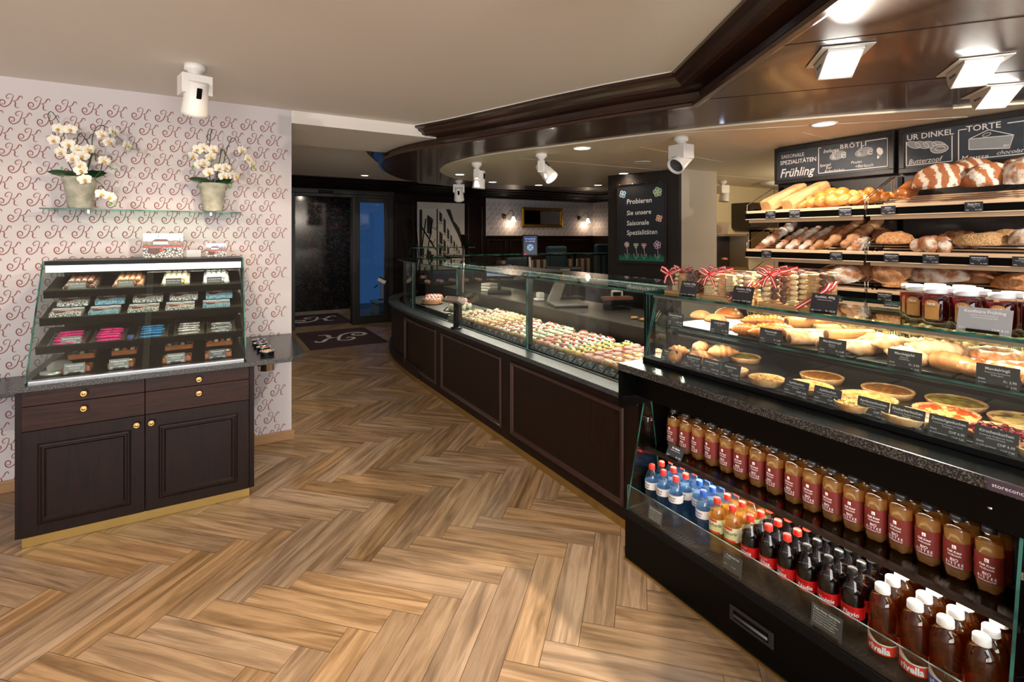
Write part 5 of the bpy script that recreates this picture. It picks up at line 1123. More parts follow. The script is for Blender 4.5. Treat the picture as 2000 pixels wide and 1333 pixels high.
sq = bend([(-.005, .098, .0008), (.005, .098, .0008), (.005, .109, .0008), (-.005, .109, .0008)], .0352); MB().add(sq, [(0, 3, 2, 1)]).build('label_badge', wt, l); wrapped([('k', .010, .1, 0, .01, 0, 0, .01)], .0362).build('badge_print', teal, l); B['tea'] = t
cols = [('wr', 1.792), ('wr', 1.719), ('wr', 1.644), ('wb', 1.567), ('wb', 1.493), ('sc', 1.418), ('sc', 1.344), ('cr0', 1.263), ('cr1', 1.187), ('cr2', 1.113), ('cz0', 1.036), ('cz1', .961), ('cz2', .887), ('rr', .797), ('rr', .708), ('rb', .630), ('rb', .551)]
nmk = {'wr': 'clear water bottle with red cap', 'wb': 'clear water bottle with blue cap', 'sc': 'yellow apple spritzer bottle', 'cr0': 'red-capped cola bottle, fourth column before the black caps begin', 'cr1': 'red-capped cola bottle, middle of the red-capped columns', 'cr2': 'red-capped cola bottle bordering the black-capped ones', 'cz0': 'black-capped cola bottle bordering the red-capped ones', 'cz1': 'black-capped cola bottle in the middle black column', 'cz2': 'black-capped cola bottle bordering the amber bottles', 'rr': 'amber soft drink bottle with red label', 'rb': 'amber soft drink bottle with blue label'}
nmk['cr0'] = 'red-capped cola bottle bordering the yellow spritzers'
used = set(); rowsn = ['front', 'second', 'third', 'rear']; cnt = {}
for key, y in cols:
    cnt[key] = cnt.get(key, 0)+1
    for r_ in range(4):
        if abs(y-1.567) < .001 and r_ == 0: continue
        x = 1.874+r_*.0665; multi = key in ('wr', 'wb', 'sc', 'rr', 'rb')
        lab = nmk[key]+f', {rowsn[r_]} row' + (f', {ORD[cnt[key]-1]} column of its kind' if multi else '')
        o = B[key] if key not in used else copy_tree(B[key]); used.add(key)
        o.location = (x+random.uniform(-.003, .003), y+random.uniform(-.002, .002), .2505); o.rotation_euler.z = random.uniform(-.25, .25) if r_ else random.uniform(-.15, .25)
        o['label'] = lab; o['group'] = {'w': 'water bottles', 's': 'spritzer bottles', 'c': 'cola bottles', 'r': 'amber soft drink bottles'}[key[0]]
ty = [1.795, 1.716, 1.642, 1.564, 1.484, 1.412, 1.335, 1.257, 1.176, 1.104, 1.028, .955, .882, .807, .731, .655, .578, .508]
ty = [y for y in ty if y > .53]
for r_ in range(2):
    for i, y in enumerate(ty):
        o = B['tea'] if (r_ == 0 and i == 0) else copy_tree(B['tea'])
        o.location = (2.03+r_*.074, y, .5285); o.rotation_euler.z = random.uniform(-.2, .2)
        o['label'] = f'iced tea bottle with brick red label, {ORD[i]} from the empty end, {"front" if r_ == 0 else "rear"} row'; o['group'] = 'iced tea bottles'
card('black price card leaning at the empty end of the iced tea shelf', 'Bio Eistee', ['Alpenkräuter, Café Kraus'], 'Stück', 'Fr. 3.70', (1.915, 1.70, .532), -PI/2, .5, .095, .06)
def decksign(lab, y, lines, w_=.085, h_=.075):
    t = empty('deck_sign', lab, 'sign', (1.790, y, .2515), -PI/2); M = RX(-.12)
    b = MB().box(-w_/2, w_/2, 0, .0012, 0, h_, 0, M); Q = M @ basis((0, -.0005, 0), (1, 0, 0), (0, 0, 1))
    b.text(lines[0], .0105, Q @ T(0, h_-.015, 0), 1, 'C', off=.012, fit=w_*.86)
    for i, s in enumerate(lines[1:]): b.text(s, .0062, Q @ T(-w_/2+.006, h_-.024-i*.0085, 0), 1, 'L', fit=w_*.86)
    b.build('card', [mat('smoke_card', (62, 66, 74), .4), cardprint], t); MB().box(-w_*.4, w_*.4, -.003, .01, 0, .008).build('holder', blackmetal, t)
decksign('grey takeaway notice in front of the water bottles', 1.70, ['Take Away Getränke', 'Die Pet-Fläschchen Laden zum', 'vom Mitnehmen (Take-Away)', 'Sortiment zum im Café getränke', 'der Getränke Ladens gelten', 'Tischgetränke ohne Aufpreis'])
decksign('grey bottle price card in front of the yellow spritzers', 1.29, ['Petfläschli 5dl', 'div. Sorten', '', '', 'Stück           Fr. 2.80'])
decksign('grey takeaway notice in front of the black-capped cola', .93, ['Take Away Getränke', 'Die Pet-Fläschchen Laden zum', 'vom Mitnehmen (Take-Away)', 'Sortiment zum im Café getränke', 'der Getränke Ladens gelten', 'Tischgetränke ohne Aufpreis'], .10, .08)
# ---------------------------------------------------------------- bakery display case on the ledge
dc = empty('pastry_display', 'glass pastry display with a middle shelf on the granite ledge', 'display case')
MB().box(1.875, 2.66, FY0, 1.86, .9765, .995).build('base_tray', blackm, dc, bevel=.002)
mb = MB(); L = math.hypot(.085, .305); pane(mb, [(0, 0), (3.03, 0), (3.03, L), (0, L)], .006, basis((1.88, 1.84, .996), (0, -1, 0), (.085, 0, .305))); mb.build('front_glass', GL, dc)
mb = MB(); pane(mb, [(1.885, .996), (2.66, .996), (2.66, 1.30), (1.97, 1.30)], .008, basis((0, 1.862, 0), (1, 0, 0), (0, 0, 1))); mb.build('end_glass', GL, dc)
mb = MB(); pane(mb, [(1.935, FY0), (2.62, FY0), (2.62, 1.90), (1.935, 1.90)], .010, T(0, 0, 1.305)); mb.build('top_glass', [glassg, gedge], dc)
MB().box(1.95, 1.962, FY0, 1.86, 1.292, 1.304).build('top_rail', mat('pale_rail', (160, 150, 140), .3, metal=.8), dc)
mb = MB(); pane(mb, [(2.01, FY0), (2.56, FY0), (2.56, 1.80), (2.01, 1.80)], .008, T(0, 0, 1.142)); mb.build('middle_shelf', [glassmat('shelf_dark_glass', (150, 168, 170)), gedge], dc)
MB().box(2.64, 2.66, FY0, 1.86, .995, 1.30).build('rear_panel', glassmat('rear_panel_glass', (110, 110, 112)), dc)
MB().tube([(2.05, 1.82, 1.135), (2.55, 1.82, 1.135)], .012, 8).box(2.03, 2.07, 1.80, 1.85, .995, 1.30).build('post', blackmetal, dc, bevel=.002)
MB().box(1.99, 2.005, .0, 1.80, 1.122, 1.135).build('lamp_rail', blackmetal, dc)
MB().box(2.0, 2.012, .05, 1.80, 1.288, 1.294).build('light_strip', mat('display_led', (255, 255, 255), .5, emis=(255, 236, 214), estr=2), dc)
lamp('AREA', 'display_light', (2.03, .95, 1.285), 2.6, (255, 232, 204), (2.2, .95, 1.0), shape='RECTANGLE', size=1.7, size_y=.03)
lamp('AREA', 'display_light', (2.02, .95, 1.12), 3.2, (255, 236, 214), (2.2, .95, .9), shape='RECTANGLE', size=1.7, size_y=.03)
for i in range(6): tag(MB().box(1.91, 2.50, 1.56-.285*i, 1.56-.285*i+.275, .9955, 1.002).build('baking_tray', mat('dark_tray_metal', (44, 42, 40), .3, metal=.3), bevel=.002), f'dark baking tray, {ORD[i]} from the counter end of the display', 'tray', 'dark baking trays')
for i in range(6): tag(MB().box(2.03, 2.50, 1.54-.29*i, 1.54-.29*i+.28, 1.151, 1.158).build('black_tray', mat('black_tray', (26, 25, 25), .3), bevel=.002), f'thin black tray on the middle shelf, {ORD[i]} from the counter end', 'tray', 'black shelf trays')
crustm = mat('pie_crust', (226, 184, 134), .7, col2=(196, 134, 78), scale=40, bump=.3)
def fillmat(n, a, b, sc=40, r=.4, lo=.4, hi=.62): return mat('filling_'+n, a, r, col2=b, scale=sc, bump=.5, lo=lo, hi=hi)
FM = {'apple': fillmat('apple', (236, 196, 120), (206, 138, 66)), 'dark': fillmat('dark', (190, 120, 52), (130, 78, 34), 60), 'rhub': fillmat('rhubarb', (240, 218, 170), (214, 110, 120), 60), 'apri': fillmat('apricot', (240, 206, 120), (216, 86, 34), 26, lo=.46, hi=.52), 'cher': fillmat('cherry', (60, 8, 16), (150, 26, 34), 50, .15), 'mush': fillmat('mushroom', (226, 190, 110), (110, 84, 60), 34, lo=.5, hi=.6), 'green': fillmat('leek', (190, 186, 70), (150, 90, 44), 40), 'plum': fillmat('plum', (150, 50, 60), (220, 160, 110), 40)}
def pie(lab, x, y, fk, r=.083, z=1.0022, rz=0, tilt=0):
    t = empty('fruit_tart', lab, 'tart', (x, y, z), rz, 'round open tarts'); fl = lambda a, j: 1+(.018*math.cos(26*a) if j in (1, 2, 3) else 0)
    MB().lathe([(r*.9, 0), (r*.985, .020), (r, .023), (r*.965, .0245), (r*.93, .021)], 52, wob=fl).build('crust', crustm, t)
    mb = MB(); n = 20; v = [(0, 0, .0225)]; f = []
    for k in range(1, 6):
        for i in range(n): a = 2*PI*i/n; rr = r*.945*k/5; v.append((rr*math.cos(a), rr*math.sin(a), (.0225 if k < 5 else .020)+.003*noise.noise(Vector((rr*60*math.cos(a), rr*60*math.sin(a), x*9)))))
    for i in range(n): f.append((0, 1+i, 1+(i+1) % n))
    for k in range(4):
        for i in range(n): f.append((1+k*n+i, 1+(k+1)*n+i, 1+(k+1)*n+(i+1) % n, 1+k*n+(i+1) % n))
    mb.add(v, f, 0, True)
    if fk in ('cher',):
        for q in range(26): a = q*2.4; rr = r*.15*math.sqrt(q); mb.ball((rr*math.cos(a), rr*math.sin(a), .024), .009, .009, .007, 8, 6)
    if fk in ('apri', 'apple', 'plum'):
        for q in range(18): a = q*2.4; rr = r*.19*math.sqrt(q); mb.ball((rr*math.cos(a), rr*math.sin(a), .023), .011, .007, .004, 8, 5)
    mb.build('filling', FM[fk], t)
    if tilt: t.rotation_euler = (tilt, 0, rz)
    return t
for lab, x, y, fk, r in [('light apple tart at the ledge, beside the first tall price card', 1.955, 1.245, 'apple', .07), ('golden apple tart behind the first apple cake card', 2.0, 1.10, 'apple', .083), ('brown baked custard tart in the rear, third tray', 2.185, 1.15, 'dark', .08),
                       ('cut apple tart between the two apple cake cards', 1.93, .905, 'apple', .062), ('large pale onion tart behind the apricot card', 2.03, .91, 'apple', .09), ('browned cheese tart in the rear, fourth tray', 2.205, .92, 'dark', .084),
                       ('pink speckled rhubarb tart behind its card', 1.955, .755, 'rhub', .08), ('red and yellow apricot tart in the fifth tray', 2.09, .705, 'apri', .088), ('vegetable tart with leeks in the rear of the fifth tray', 2.25, .73, 'green', .085),
                       ('glossy dark cherry tart above the cherry card', 2.01, .545, 'cher', .09), ('mushroom tart behind the cherry tart', 2.20, .545, 'mush', .085), ('fruit tart at the very edge of the picture', 1.945, .43, 'plum', .07), ('leek tart with a green patch near the croissants', 2.22, 1.53, 'green', .075), ('small ham tart behind the cheese cake card', 1.965, 1.40, 'rhub', .055)]:
    pie(lab, x, y, fk, r)
glaze = mat('golden_glaze', (206, 126, 62), .3, col2=(160, 80, 32), scale=14, bump=.15, coat=.4); palepastry = mat('pale_pastry', (208, 152, 98), .5, col2=(172, 106, 58), scale=18, bump=.3); sugar = mat('sugar_pastry', (224, 188, 148), .7, col2=(184, 124, 78), scale=26, bump=.5); darkp = mat('dark_almond', (176, 96, 50), .6, col2=(226, 170, 120), scale=40, bump=.6)
def croissant(lab, loc, L, r, m, curve_=.5, rz=0, tw=6, group='pastries', name='croissant', rx=0):
    mb = MB(); n = 22; pts = []; rr = []
    for i in range(n+1):
        u = i/n*2-1; a = u*curve_*1.6; R_ = L/(2*max(.15, curve_*1.6)); pts.append((R_*math.sin(a), R_*(math.cos(a)-1), r*.8)); rr.append(r*max(.22, (1-abs(u)**2.2))*(1+.10*math.sin(u*tw*PI)))
    mb.tube(pts, rr, 12); o = mb.build(name, m, loc=loc); o.rotation_euler = (rx, 0, rz); return tag(o, lab, 'pastry', group)
def roll(lab, loc, L, r, m, inner_, rz, rx=0, group='rolled pastries'):
    t = empty('cream_roll', lab, 'pastry', loc, rz, group)
    mb = MB(); n = 14; mb.tube([(-L/2+L*i/n, 0, r) for i in range(n+1)], [r*(1+.04*noise.noise(Vector((i*.9, loc[0]*9, 0)))) for i in range(n+1)], 18); mb.build('pastry_tube', m, t)
    MB().lathe([(0, 0), (r*.72, 0), (r*.72, .002), (0, .003)], 16, M=T(L/2, 0, r) @ RY(PI/2)).build('filling', inner_, t); MB().lathe([(0, 0), (r*.72, 0), (r*.72, .002), (0, .003)], 16, M=T(-L/2-.002, 0, r) @ RY(PI/2)).build('filling', inner_, t)
    if rx: t.rotation_euler = (0, rx, rz)
    return t
choc = mat('nut_filling', (110, 66, 50), .8, col2=(80, 46, 36), scale=90)
# lower deck: ham croissants and rolls by the counter end
for i, (x, y, z, L, r, rz, lab) in enumerate([(1.93, 1.70, 1.003, .13, .03, .5, 'pale ham croissant behind the first lower card'), (2.0, 1.62, 1.003, .15, .032, -.2, 'ham croissant leaning in the middle of the heap'), (2.06, 1.66, 1.035, .15, .03, .2, 'ham croissant on top of the heap'), (1.94, 1.57, 1.003, .12, .026, 1.0, 'small sausage roll at the front of the heap'), (1.96, 1.50, 1.003, .11, .024, 1.2, 'round-ended sausage roll beside the leek tart'), (2.10, 1.57, 1.03, .16, .03, -.5, 'long ham croissant behind the sausage rolls'), (2.02, 1.76, 1.003, .12, .03, -.8, 'pale bun at the end glass of the display'), (2.16, 1.72, 1.003, .10, .03, 0, 'round potato pastry at the end glass')]):
    croissant(lab, (x, y, z), L, r, palepastry, .35, rz, 5, 'savoury croissants')
# middle shelf
for i, (x, y, z, r, lab) in enumerate([(2.12, 1.70, 1.159, .05, 'sugared bun at the counter end of the middle shelf'), (2.10, 1.60, 1.159, .048, 'pale glossy bun in front of the brown ones'), (2.20, 1.60, 1.165, .06, 'brown glossy bun behind the pale one')]):
    tag(MB().ball((0, 0, r*.7), r, r*1.15, r*.8, 20, 14, flat=0, nz=.05, freq=1.5).build('milk_bun', glaze if i == 2 else palepastry, loc=(x, y, z)), lab, 'bun', 'soft buns')
for i, (x, y, z, rz) in enumerate([(2.08, 1.42, 1.159, -1.0), (2.15, 1.37, 1.16, -1.1), (2.20, 1.45, 1.185, -.9), (2.08, 1.33, 1.159, -1.3), (2.22, 1.38, 1.19, -1.2), (2.13, 1.30, 1.175, -1.0)]):
    croissant(f'shiny brown butter croissant with icing, {ORD[i]} of the heap beside the glossy buns', (x, y, z), .15, .03, glaze, .45, rz, 8, 'butter croissants')
k = 0
for x, y, z, L, r, rz, m_ in [(2.20, 1.20, 1.159, .22, .026, -.62, sugar), (2.13, 1.15, 1.159, .20, .024, -.6, sugar), (2.28, 1.24, 1.20, .22, .025, -.6, palepastry), (2.24, 1.13, 1.159, .2, .024, -.62, palepastry), (2.33, 1.16, 1.175, .2, .025, -.55, palepastry), (2.10, 1.04, 1.159, .16, .022, -.5, sugar), (2.20, 1.05, 1.185, .18, .024, -.6, palepastry)]:
    roll(f'nut-filled pastry tube with open end, {ORD[k]} of the stack in the middle of the shelf', (x, y, z), L, r, m_, choc, rz); k += 1
for i, (x, y, z, rz) in enumerate([(2.12, .96, 1.159, .2), (2.20, .93, 1.159, -.1), (2.16, .89, 1.185, .3), (2.26, .98, 1.17, .1)]):
    croissant(f'flaky almond slice with sugar, {ORD[i]} behind the almond bar card', (x, y, z), .17, .03, sugar, .12, rz-.7, 4, 'almond slices', name='almond_slice')
for i, (x, y, z, rz) in enumerate([(2.10, .80, 1.159, 1.9), (2.18, .76, 1.16, 1.7), (2.13, .74, 1.19, 2.1), (2.24, .82, 1.17, 1.6), (2.22, .70, 1.165, 2.2), (2.10, .70, 1.159, 1.4)]):
    croissant(f'large curved almond croissant dusted with sugar, {ORD[i]} behind its card', (x, y, z), .19, .034, palepastry if i % 2 else sugar, .62, rz, 7, 'almond croissants')
for i, (x, y, z, rz) in enumerate([(2.12, .62, 1.159, .2), (2.20, .57, 1.16, .9), (2.12, .52, 1.17, 0), (2.22, .47, 1.165, .4), (2.10, .45, 1.159, .4), (2.24, .62, 1.185, 1.4)]):
    t = empty('almond_ring', f'open almond ring with flaked top, {ORD[i]} at the end of the shelf', 'pastry', (x, y, z), rz, 'almond rings')
    MB().tube([(.05*math.cos(a), .06*math.sin(a), .022) for a in [2*PI*q/22 for q in range(22)]], [.020+.004*math.sin(q*2.1) for q in range(22)], 12, closed=True).build('ring', darkp, t)
    MB().tube([(.05*math.cos(a), .06*math.sin(a), .034) for a in [2*PI*q/22 for q in range(22)]], .010, 8, closed=True).build('icing', mat('icing_white', (240, 226, 210), .4, coat=.4), t)
# wicker baskets with rolls behind
wick = mat('pale_wicker', (196, 176, 130), .7, col2=(160, 134, 88), scale=80, bump=.3)
def basket(lab, x, y, w_, l_, n):
    t = empty('wicker_basket', lab, 'basket', (x, y, 1.1515), 0, 'wicker baskets'); mb = MB()
    def rect(k, z): return [(k*w_/2, -k*l_/2, z), (k*w_/2, k*l_/2, z), (-k*w_/2, k*l_/2, z), (-k*w_/2, -k*l_/2, z)]
    def rim(k, z, r, ph):
        P = []
        c = rect(k, z)
        for i in range(4):
            a = Vector(c[i]); b = Vector(c[(i+1) % 4])
            for q in range(12): p = a.lerp(b, q/12); P.append((p.x, p.y, p.z+.003*math.sin(q*2.6+ph)))
        return P
    for z, ph in ((.075, 0), (.082, 2), (.079, 4)): mb.tube(rim(1, z, 0, ph), .0042, 6, closed=True)
    mb.tube(rim(.9, .01, 0, 0), .005, 6, closed=True)
    mb.build('rim', wick, t); mb = MB(); c0 = rect(.9, .01); c1 = rect(1, .075)
    for i in range(4):
        for q in range(8):
            mb.tube([Vector(c0[i]).lerp(Vector(c0[(i+1) % 4]), q/8), Vector(c1[i]).lerp(Vector(c1[(i+1) % 4]), q/8)], .0032, 5)
    mb.build('stakes', wick, t); MB().box(-.9*w_/2, .9*w_/2, -.9*l_/2, .9*l_/2, 0, .006).build('base', wick, t)
    for q in range(n):
        a = q*2.4; o = croissant(f'bread roll in the {lab.split(",")[0]}, {ORD[q]} of the heap', (x+random.uniform(-.3, .3)*w_, y+(q/(n-1)-.5)*l_*.75, 1.175+.028*(q % 2)), .10, .028, glaze if q % 2 else palepastry, .2, random.uniform(0, 3), 3, 'basket rolls', name='bread_roll')
basket('first wicker basket of brown rolls, at the rear of the middle shelf', 2.42, 1.45, .18, .28, 6)
basket('second wicker basket, behind the pastry tubes', 2.42, 1.12, .18, .30, 6)
basket('third wicker basket, behind the almond croissants', 2.42, .78, .18, .32, 6)
basket('last wicker basket, behind the almond rings', 2.42, .42, .18, .32, 6)
for i, (y, a) in enumerate(((1.24, .5), (.93, .4), (.50, -.6))):
    tag(MB().box(-.014, .014, -.10, .10, 0, .004, 0, RX(.5)).box(-.014, .014, -.10, .10, .012, .016, 0, RX(.42)).build('serving_tongs', blackmetal, loc=(2.33, y, 1.24), rz=a+1.2), f'black serving tongs resting on the wicker rim, {ORD[i]} from the counter end', 'tongs')
for lab, y, ti, s_, lo_, hi_, cf in [('black card for ham croissants, first on the ledge', 1.715, 'Schinkengipfel', ['Blätterteig mit Schinken'], 'Stück', 'Fr. 3.60', ('Im Café', 'Fr. 4.00')), ('black card for asparagus tart, second on the ledge', 1.576, 'Spargel-Kuchen', ['Kuchenteig, Spargel, Guss', 'gesalzen'], 'Stück', 'Fr. 6.70', ('Im Café geniessen', '7.40')), ('black card for vegetable tart, third on the ledge', 1.476, 'Gemüsekuchen', ['Kuchenteig'], 'Stück', 'CHF 7.30', ('Im Café geniessen', 'CHF 8.00')), ('black card for cheese tart, fourth on the ledge', 1.38, 'Käsekuchen', ['Kuchenteig', 'Käseguss'], 'Stück', 'Fr. 6.70', ('Im Café geniessen', 'Fr. 7.40')),
      ('black card for apple tart, nearer the cheese card', 1.098, 'Apfelkuchen', ['Kuchenteig, Süssguss mit Vanille', 'Apfelstücke'], 'Stück', 'CHF 6.30', 0), ('second black apple tart card, next to the apricot one', .985, 'Apfelkuchen', ['Kuchenteig, Süssguss mit Vanille', 'geriebene Äpfel'], 'Stück', 'CHF 6.30', 0), ('black card for apricot tart', .839, 'Aprikosenkuchen', ['Kuchenteig, Süssguss mit Vanille', 'Aprikosen'], 'Stück', 'CHF 6.30', 0), ('black card for rhubarb tart', .742, 'Rhabarberkuchen', ['Kuchenteig, Süssguss mit Vanille', 'Rhabarber'], 'Stück', 'CHF 6.30', 0), ('black card for plum tart', .638, 'Zwetschgenkuchen', ['Kuchenteig, Süssguss mit Vanille', 'Zwetschgen'], 'Stück', 'CHF 6.30', 0), ('black card for cherry tart', .529, 'Kirschenkuchen', ['Kuchenteig, Süssguss mit Vanille', 'schwarze Kirschen'], 'Stück', 'CHF 6.30', 0)]:
    card(lab, ti, s_, lo_, hi_, (1.895, y, .9955), -PI/2, .3, .094, .064, cf or ('Im Café geniessen', 'CHF 7.00'), holder='foot', group='price cards on the ledge')
for lab, y, ti, s_, hi_ in [('black card before the sugared buns', 1.769, 'Buttermilchbrötli', ['Weissmehl, Milch'], 'CHF 1.60'), ('black card before the glossy buns', 1.512, 'Laugengipfel', ['Laugenteig'], 'Fr. 1.90'), ('black card before the butter croissants', 1.264, 'Nussstange', ['Haselnussfüllung'], 'Fr. 3.40'), ('black card before the nut tubes', 1.021, 'Mandelstengel', ['Blätterteig', 'Mandeln'], 'Fr. 3.40'), ('black card before the almond croissants', .79, 'Mandelgipfel', ['Blätterteig', 'Mandelfüllung'], 'Fr. 2.90'), ('black card before the almond rings', .555, 'Mandelringli', ['Plunderteig, Mandelmasse', 'Zuckerglasur'], 'Fr. 2.90')]:
    card(lab, ti, s_, 'Stück', hi_, (2.006, y, 1.152), -PI/2, .12, .098, .066, ('Im Café', hi_), holder='foot', group='price cards on the middle shelf')
# ---------------------------------------------------------------- on the top glass: biscuit bags, jars
TZ = 1.3155
cello = glassmat('cellophane', (252, 252, 250), rough=.05, refl=1.6)
bisc = [mat('biscuit_pale', (230, 196, 140), .75, col2=(206, 160, 100), scale=60, bump=.4), mat('biscuit_brown', (112, 78, 58), .75, col2=(90, 60, 44), scale=60, bump=.5), mat('biscuit_layer', (176, 112, 78), .7), mat('biscuit_cream', (240, 220, 170), .7, bump=.4, scale=60)]
RB = [mat('ribbon_red', (206, 36, 34), .35), mat('ribbon_white', (240, 238, 236), .4)]
def biscuit_bag(lab, x, y, ln, hh, dp, seed):
    """box of biscuits standing on edge behind cellophane: length runs along y, facing -x"""
    rnd = random.Random(seed); t = empty('biscuit_bag', lab, 'biscuit pack', (x, y, TZ), -PI/2, 'cellophane biscuit packs')
    MB().box(0, ln, 0, dp, 0, .012).build('tray', mat('kraft_tray', (206, 160, 110), .6), t)
    mb = MB(); mb.add([(0, 0, 0), (ln, 0, 0), (ln, dp, 0), (0, dp, 0), (.005, .015, hh), (ln-.005, .015, hh), (ln-.005, dp+.01, hh), (.005, dp+.01, hh)], [(0, 1, 5, 4), (1, 2, 6, 5), (2, 3, 7, 6), (3, 0, 4, 7), (4, 5, 6, 7)]); mb.build('cellophane', cello, t)
    nc = max(4, int(ln/.034)); cw = ln/nc
    for c in range(nc):
        z = .014; kd = (c+seed) % 4
        while z < hh-.018:
            hgt = (.010, .026, .013, .020)[kd]; cx = cw*(c+.5); mb = MB()
            yy = .024+z*.08
            if kd == 1: mb.ball((cx, yy, z+hgt/2), cw*.42, .018, hgt*.5, 10, 8, nz=.25, freq=5, seed=rnd.random()*9); mi = 1
            elif kd == 3: mb.ball((cx, yy, z+hgt/2), cw*.42, .016, hgt*.48, 10, 7, fn=lambda d: 1+.08*math.cos(7*math.atan2(d.z, d.x))); mi = 3
            else: mb.box(cx-cw*.44, cx+cw*.44, yy-.016, yy+.02, z, z+hgt*.42, 0).box(cx-cw*.43, cx+cw*.43, yy-.014, yy+.018, z+hgt*.42, z+hgt*.56, 1).box(cx-cw*.44, cx+cw*.44, yy-.016, yy+.02, z+hgt*.56, z+hgt, 0); mi = None
            o = mb.build('biscuit', bisc[mi] if mi is not None else [bisc[0 if kd == 0 else 3], bisc[2 if kd == 0 else 1]], t, bevel=.0015 if mi is None else 0); o.rotation_euler.y = 0
            z += hgt+.0015
            if rnd.random() < .06: kd = (kd+1) % 4
    # ribbon: band over one corner, bow with loops and tails
    def rb(pts, nrm, w_, name='ribbon'):
        P = [Vector(p) for p in pts]; nv = Vector(nrm); v = []; f = []; mi = []
        for i, p in enumerate(P):
            tn = (P[min(i+1, len(P)-1)]-P[max(i-1, 0)]).normalized(); s_ = tn.cross(nv).normalized()*w_/2
            v += [p-s_, p-s_*.33, p+s_*.33, p+s_]
        for i in range(len(P)-1):
            for q in range(3): f.append((4*i+q, 4*i+q+1, 4*i+4+q+1, 4*i+4+q)); mi.append(1 if q == 1 else 0)
        mb = MB(); mb.add(v, f, mi, True); return mb
    rb([(ln-.012, -.004, .004), (ln*.72, -.002, .04), (ln+.001, .0, hh*.62)] if 0 else [(ln*.60, -.003, .002), (ln*.84, .002, hh*.33), (ln+.002, .004, hh*.56), (ln+.004, dp*.6, hh*.72)], (0, -1, .05), .017).build('ribbon_band', [RB[0], RB[1]], t)
    cx, cz = ln*.22, hh*.88
    rb([(cx+ln*.30, .0, hh+.004), (cx, -.004, cz), (.0, .002, hh*.62)], (0, -1, .05), .015).build('ribbon_band', [RB[0], RB[1]], t)
    for sg in (-1, 1):
        rb([(cx, -.012, cz), (cx+sg*.02, -.022, cz+.022), (cx+sg*.045, -.02, cz+.028), (cx+sg*.05, -.018, cz+.01), (cx+sg*.02, -.014, cz-.004), (cx, -.012, cz)], (0, -1, .6), .013).build('bow_loop', RB, t)
        rb([(cx, -.012, cz), (cx+sg*.016, -.018, cz-.022), (cx+sg*.03, -.016, cz-.055)], (0, -1, .0), .014).build('bow_tail', RB, t)
    MB().ball((cx, -.014, cz), .009, .007, .008, 10, 6).build('knot', RB[0], t)
    return t
biscuit_bag('smallest cellophane biscuit pack with red and white bow, at the counter end', 2.01, 1.84, .20, .12, .05, 1)
biscuit_bag('second small biscuit pack standing behind the smallest one', 2.09, 1.83, .20, .125, .05, 4)
biscuit_bag('medium cellophane biscuit pack with red and white bow', 2.00, 1.60, .235, .13, .05, 2)
biscuit_bag('medium biscuit pack tucked behind the medium front one', 2.08, 1.62, .25, .135, .05, 5)
biscuit_bag('largest cellophane biscuit pack with red and white bow, beside the jam jars', 1.995, 1.31, .27, .15, .05, 3)
biscuit_bag('large biscuit pack hidden behind the largest one', 2.08, 1.33, .27, .155, .05, 6)
jamm = glassmat('jam_fill', (120, 14, 20), refl=.3, diffuse=.7, dcol=(96, 12, 18)); jarlab = mat('kraft_label', (196, 134, 70), .6)
JP = None
jars = [(2.09, .728, 'front', 'first'), (2.09, .645, 'front', 'second'), (2.09, .560, 'front', 'third'), (2.09, .475, 'front', 'fourth'), (2.165, .80, 'second', 'first'), (2.165, .715, 'second', 'second'), (2.165, .63, 'second', 'third'), (2.165, .545, 'second', 'fourth'), (2.235, .85, 'third', 'first'), (2.235, .765, 'third', 'second'), (2.235, .68, 'third', 'third'), (2.235, .595, 'third', 'fourth'), (2.30, .90, 'rear', 'first'), (2.30, .81, 'rear', 'second'), (2.30, .72, 'rear', 'third')]
jars = [(2.08, .728), (2.08, .648), (2.085, .565), (2.085, .485), (2.135, .80), (2.15, .722), (2.155, .64), (2.16, .555), (2.20, .84), (2.215, .765), (2.225, .68), (2.28, .80), (2.29, .72)]
jr = ['front row, beside the silver card', 'front row, partly behind the silver card', 'front row, third along', 'front row at the picture edge', 'second row, nearest the biscuits', 'second row, second along', 'second row, third along', 'second row, fourth along', 'third row, nearest the biscuits', 'third row, second along', 'third row, third along', 'rear row, nearest the biscuits', 'rear row, second along']
for i, (x, y) in enumerate(jars):
    lab = 'dark red jam jar with white lid, '+jr[i]
    if JP is None:
        t = JP = empty('jam_jar', lab, 'jar', (x, y, TZ), 0, 'jam jars')
        pr = [(.026, 0), (.033, .003), (.036, .012), (.036, .082), (.032, .096), (.028, .1)]
        MB().lathe(pr, 24).build('glass_jar', glassmat('jar_glass', (250, 250, 250)), t); MB().lathe([(r*.95, max(.003, z)) for r, z in pr[:4]], 24).build('jam', jamm, t)
        MB().lathe([(.030, .098), (.0315, .100), (.0315, .112), (.030, .114), (0, .115)], 28, wob=lambda a, j: 1+.008*math.cos(28*a)).build('lid', mat('lid_white', (226, 228, 234), .3), t)
        l = arc_band(.0366, .014, .062, -.55, .55, 14, zt=lambda a: .062+.016*math.sqrt(max(0, 1-(a/.56)**2))).build('label', jarlab, t)
        wrapped([('hänz', .012, .062, 0, .03, 0, 0, .024), ('Konfitüre Frühling', .004, .054, 0, 0, 0, 1, .032), ('Erdbeer', .003, .018, -.008, 0, 0, 1, .01), ('CHF 8.10', .003, .018, .009, 0, 0, 1, .01)], .0368).build('label_print', [wt, mat('label_ink', (60, 40, 26), .6)], l)
    else: copy_tree(JP, lab, (x, y, TZ))
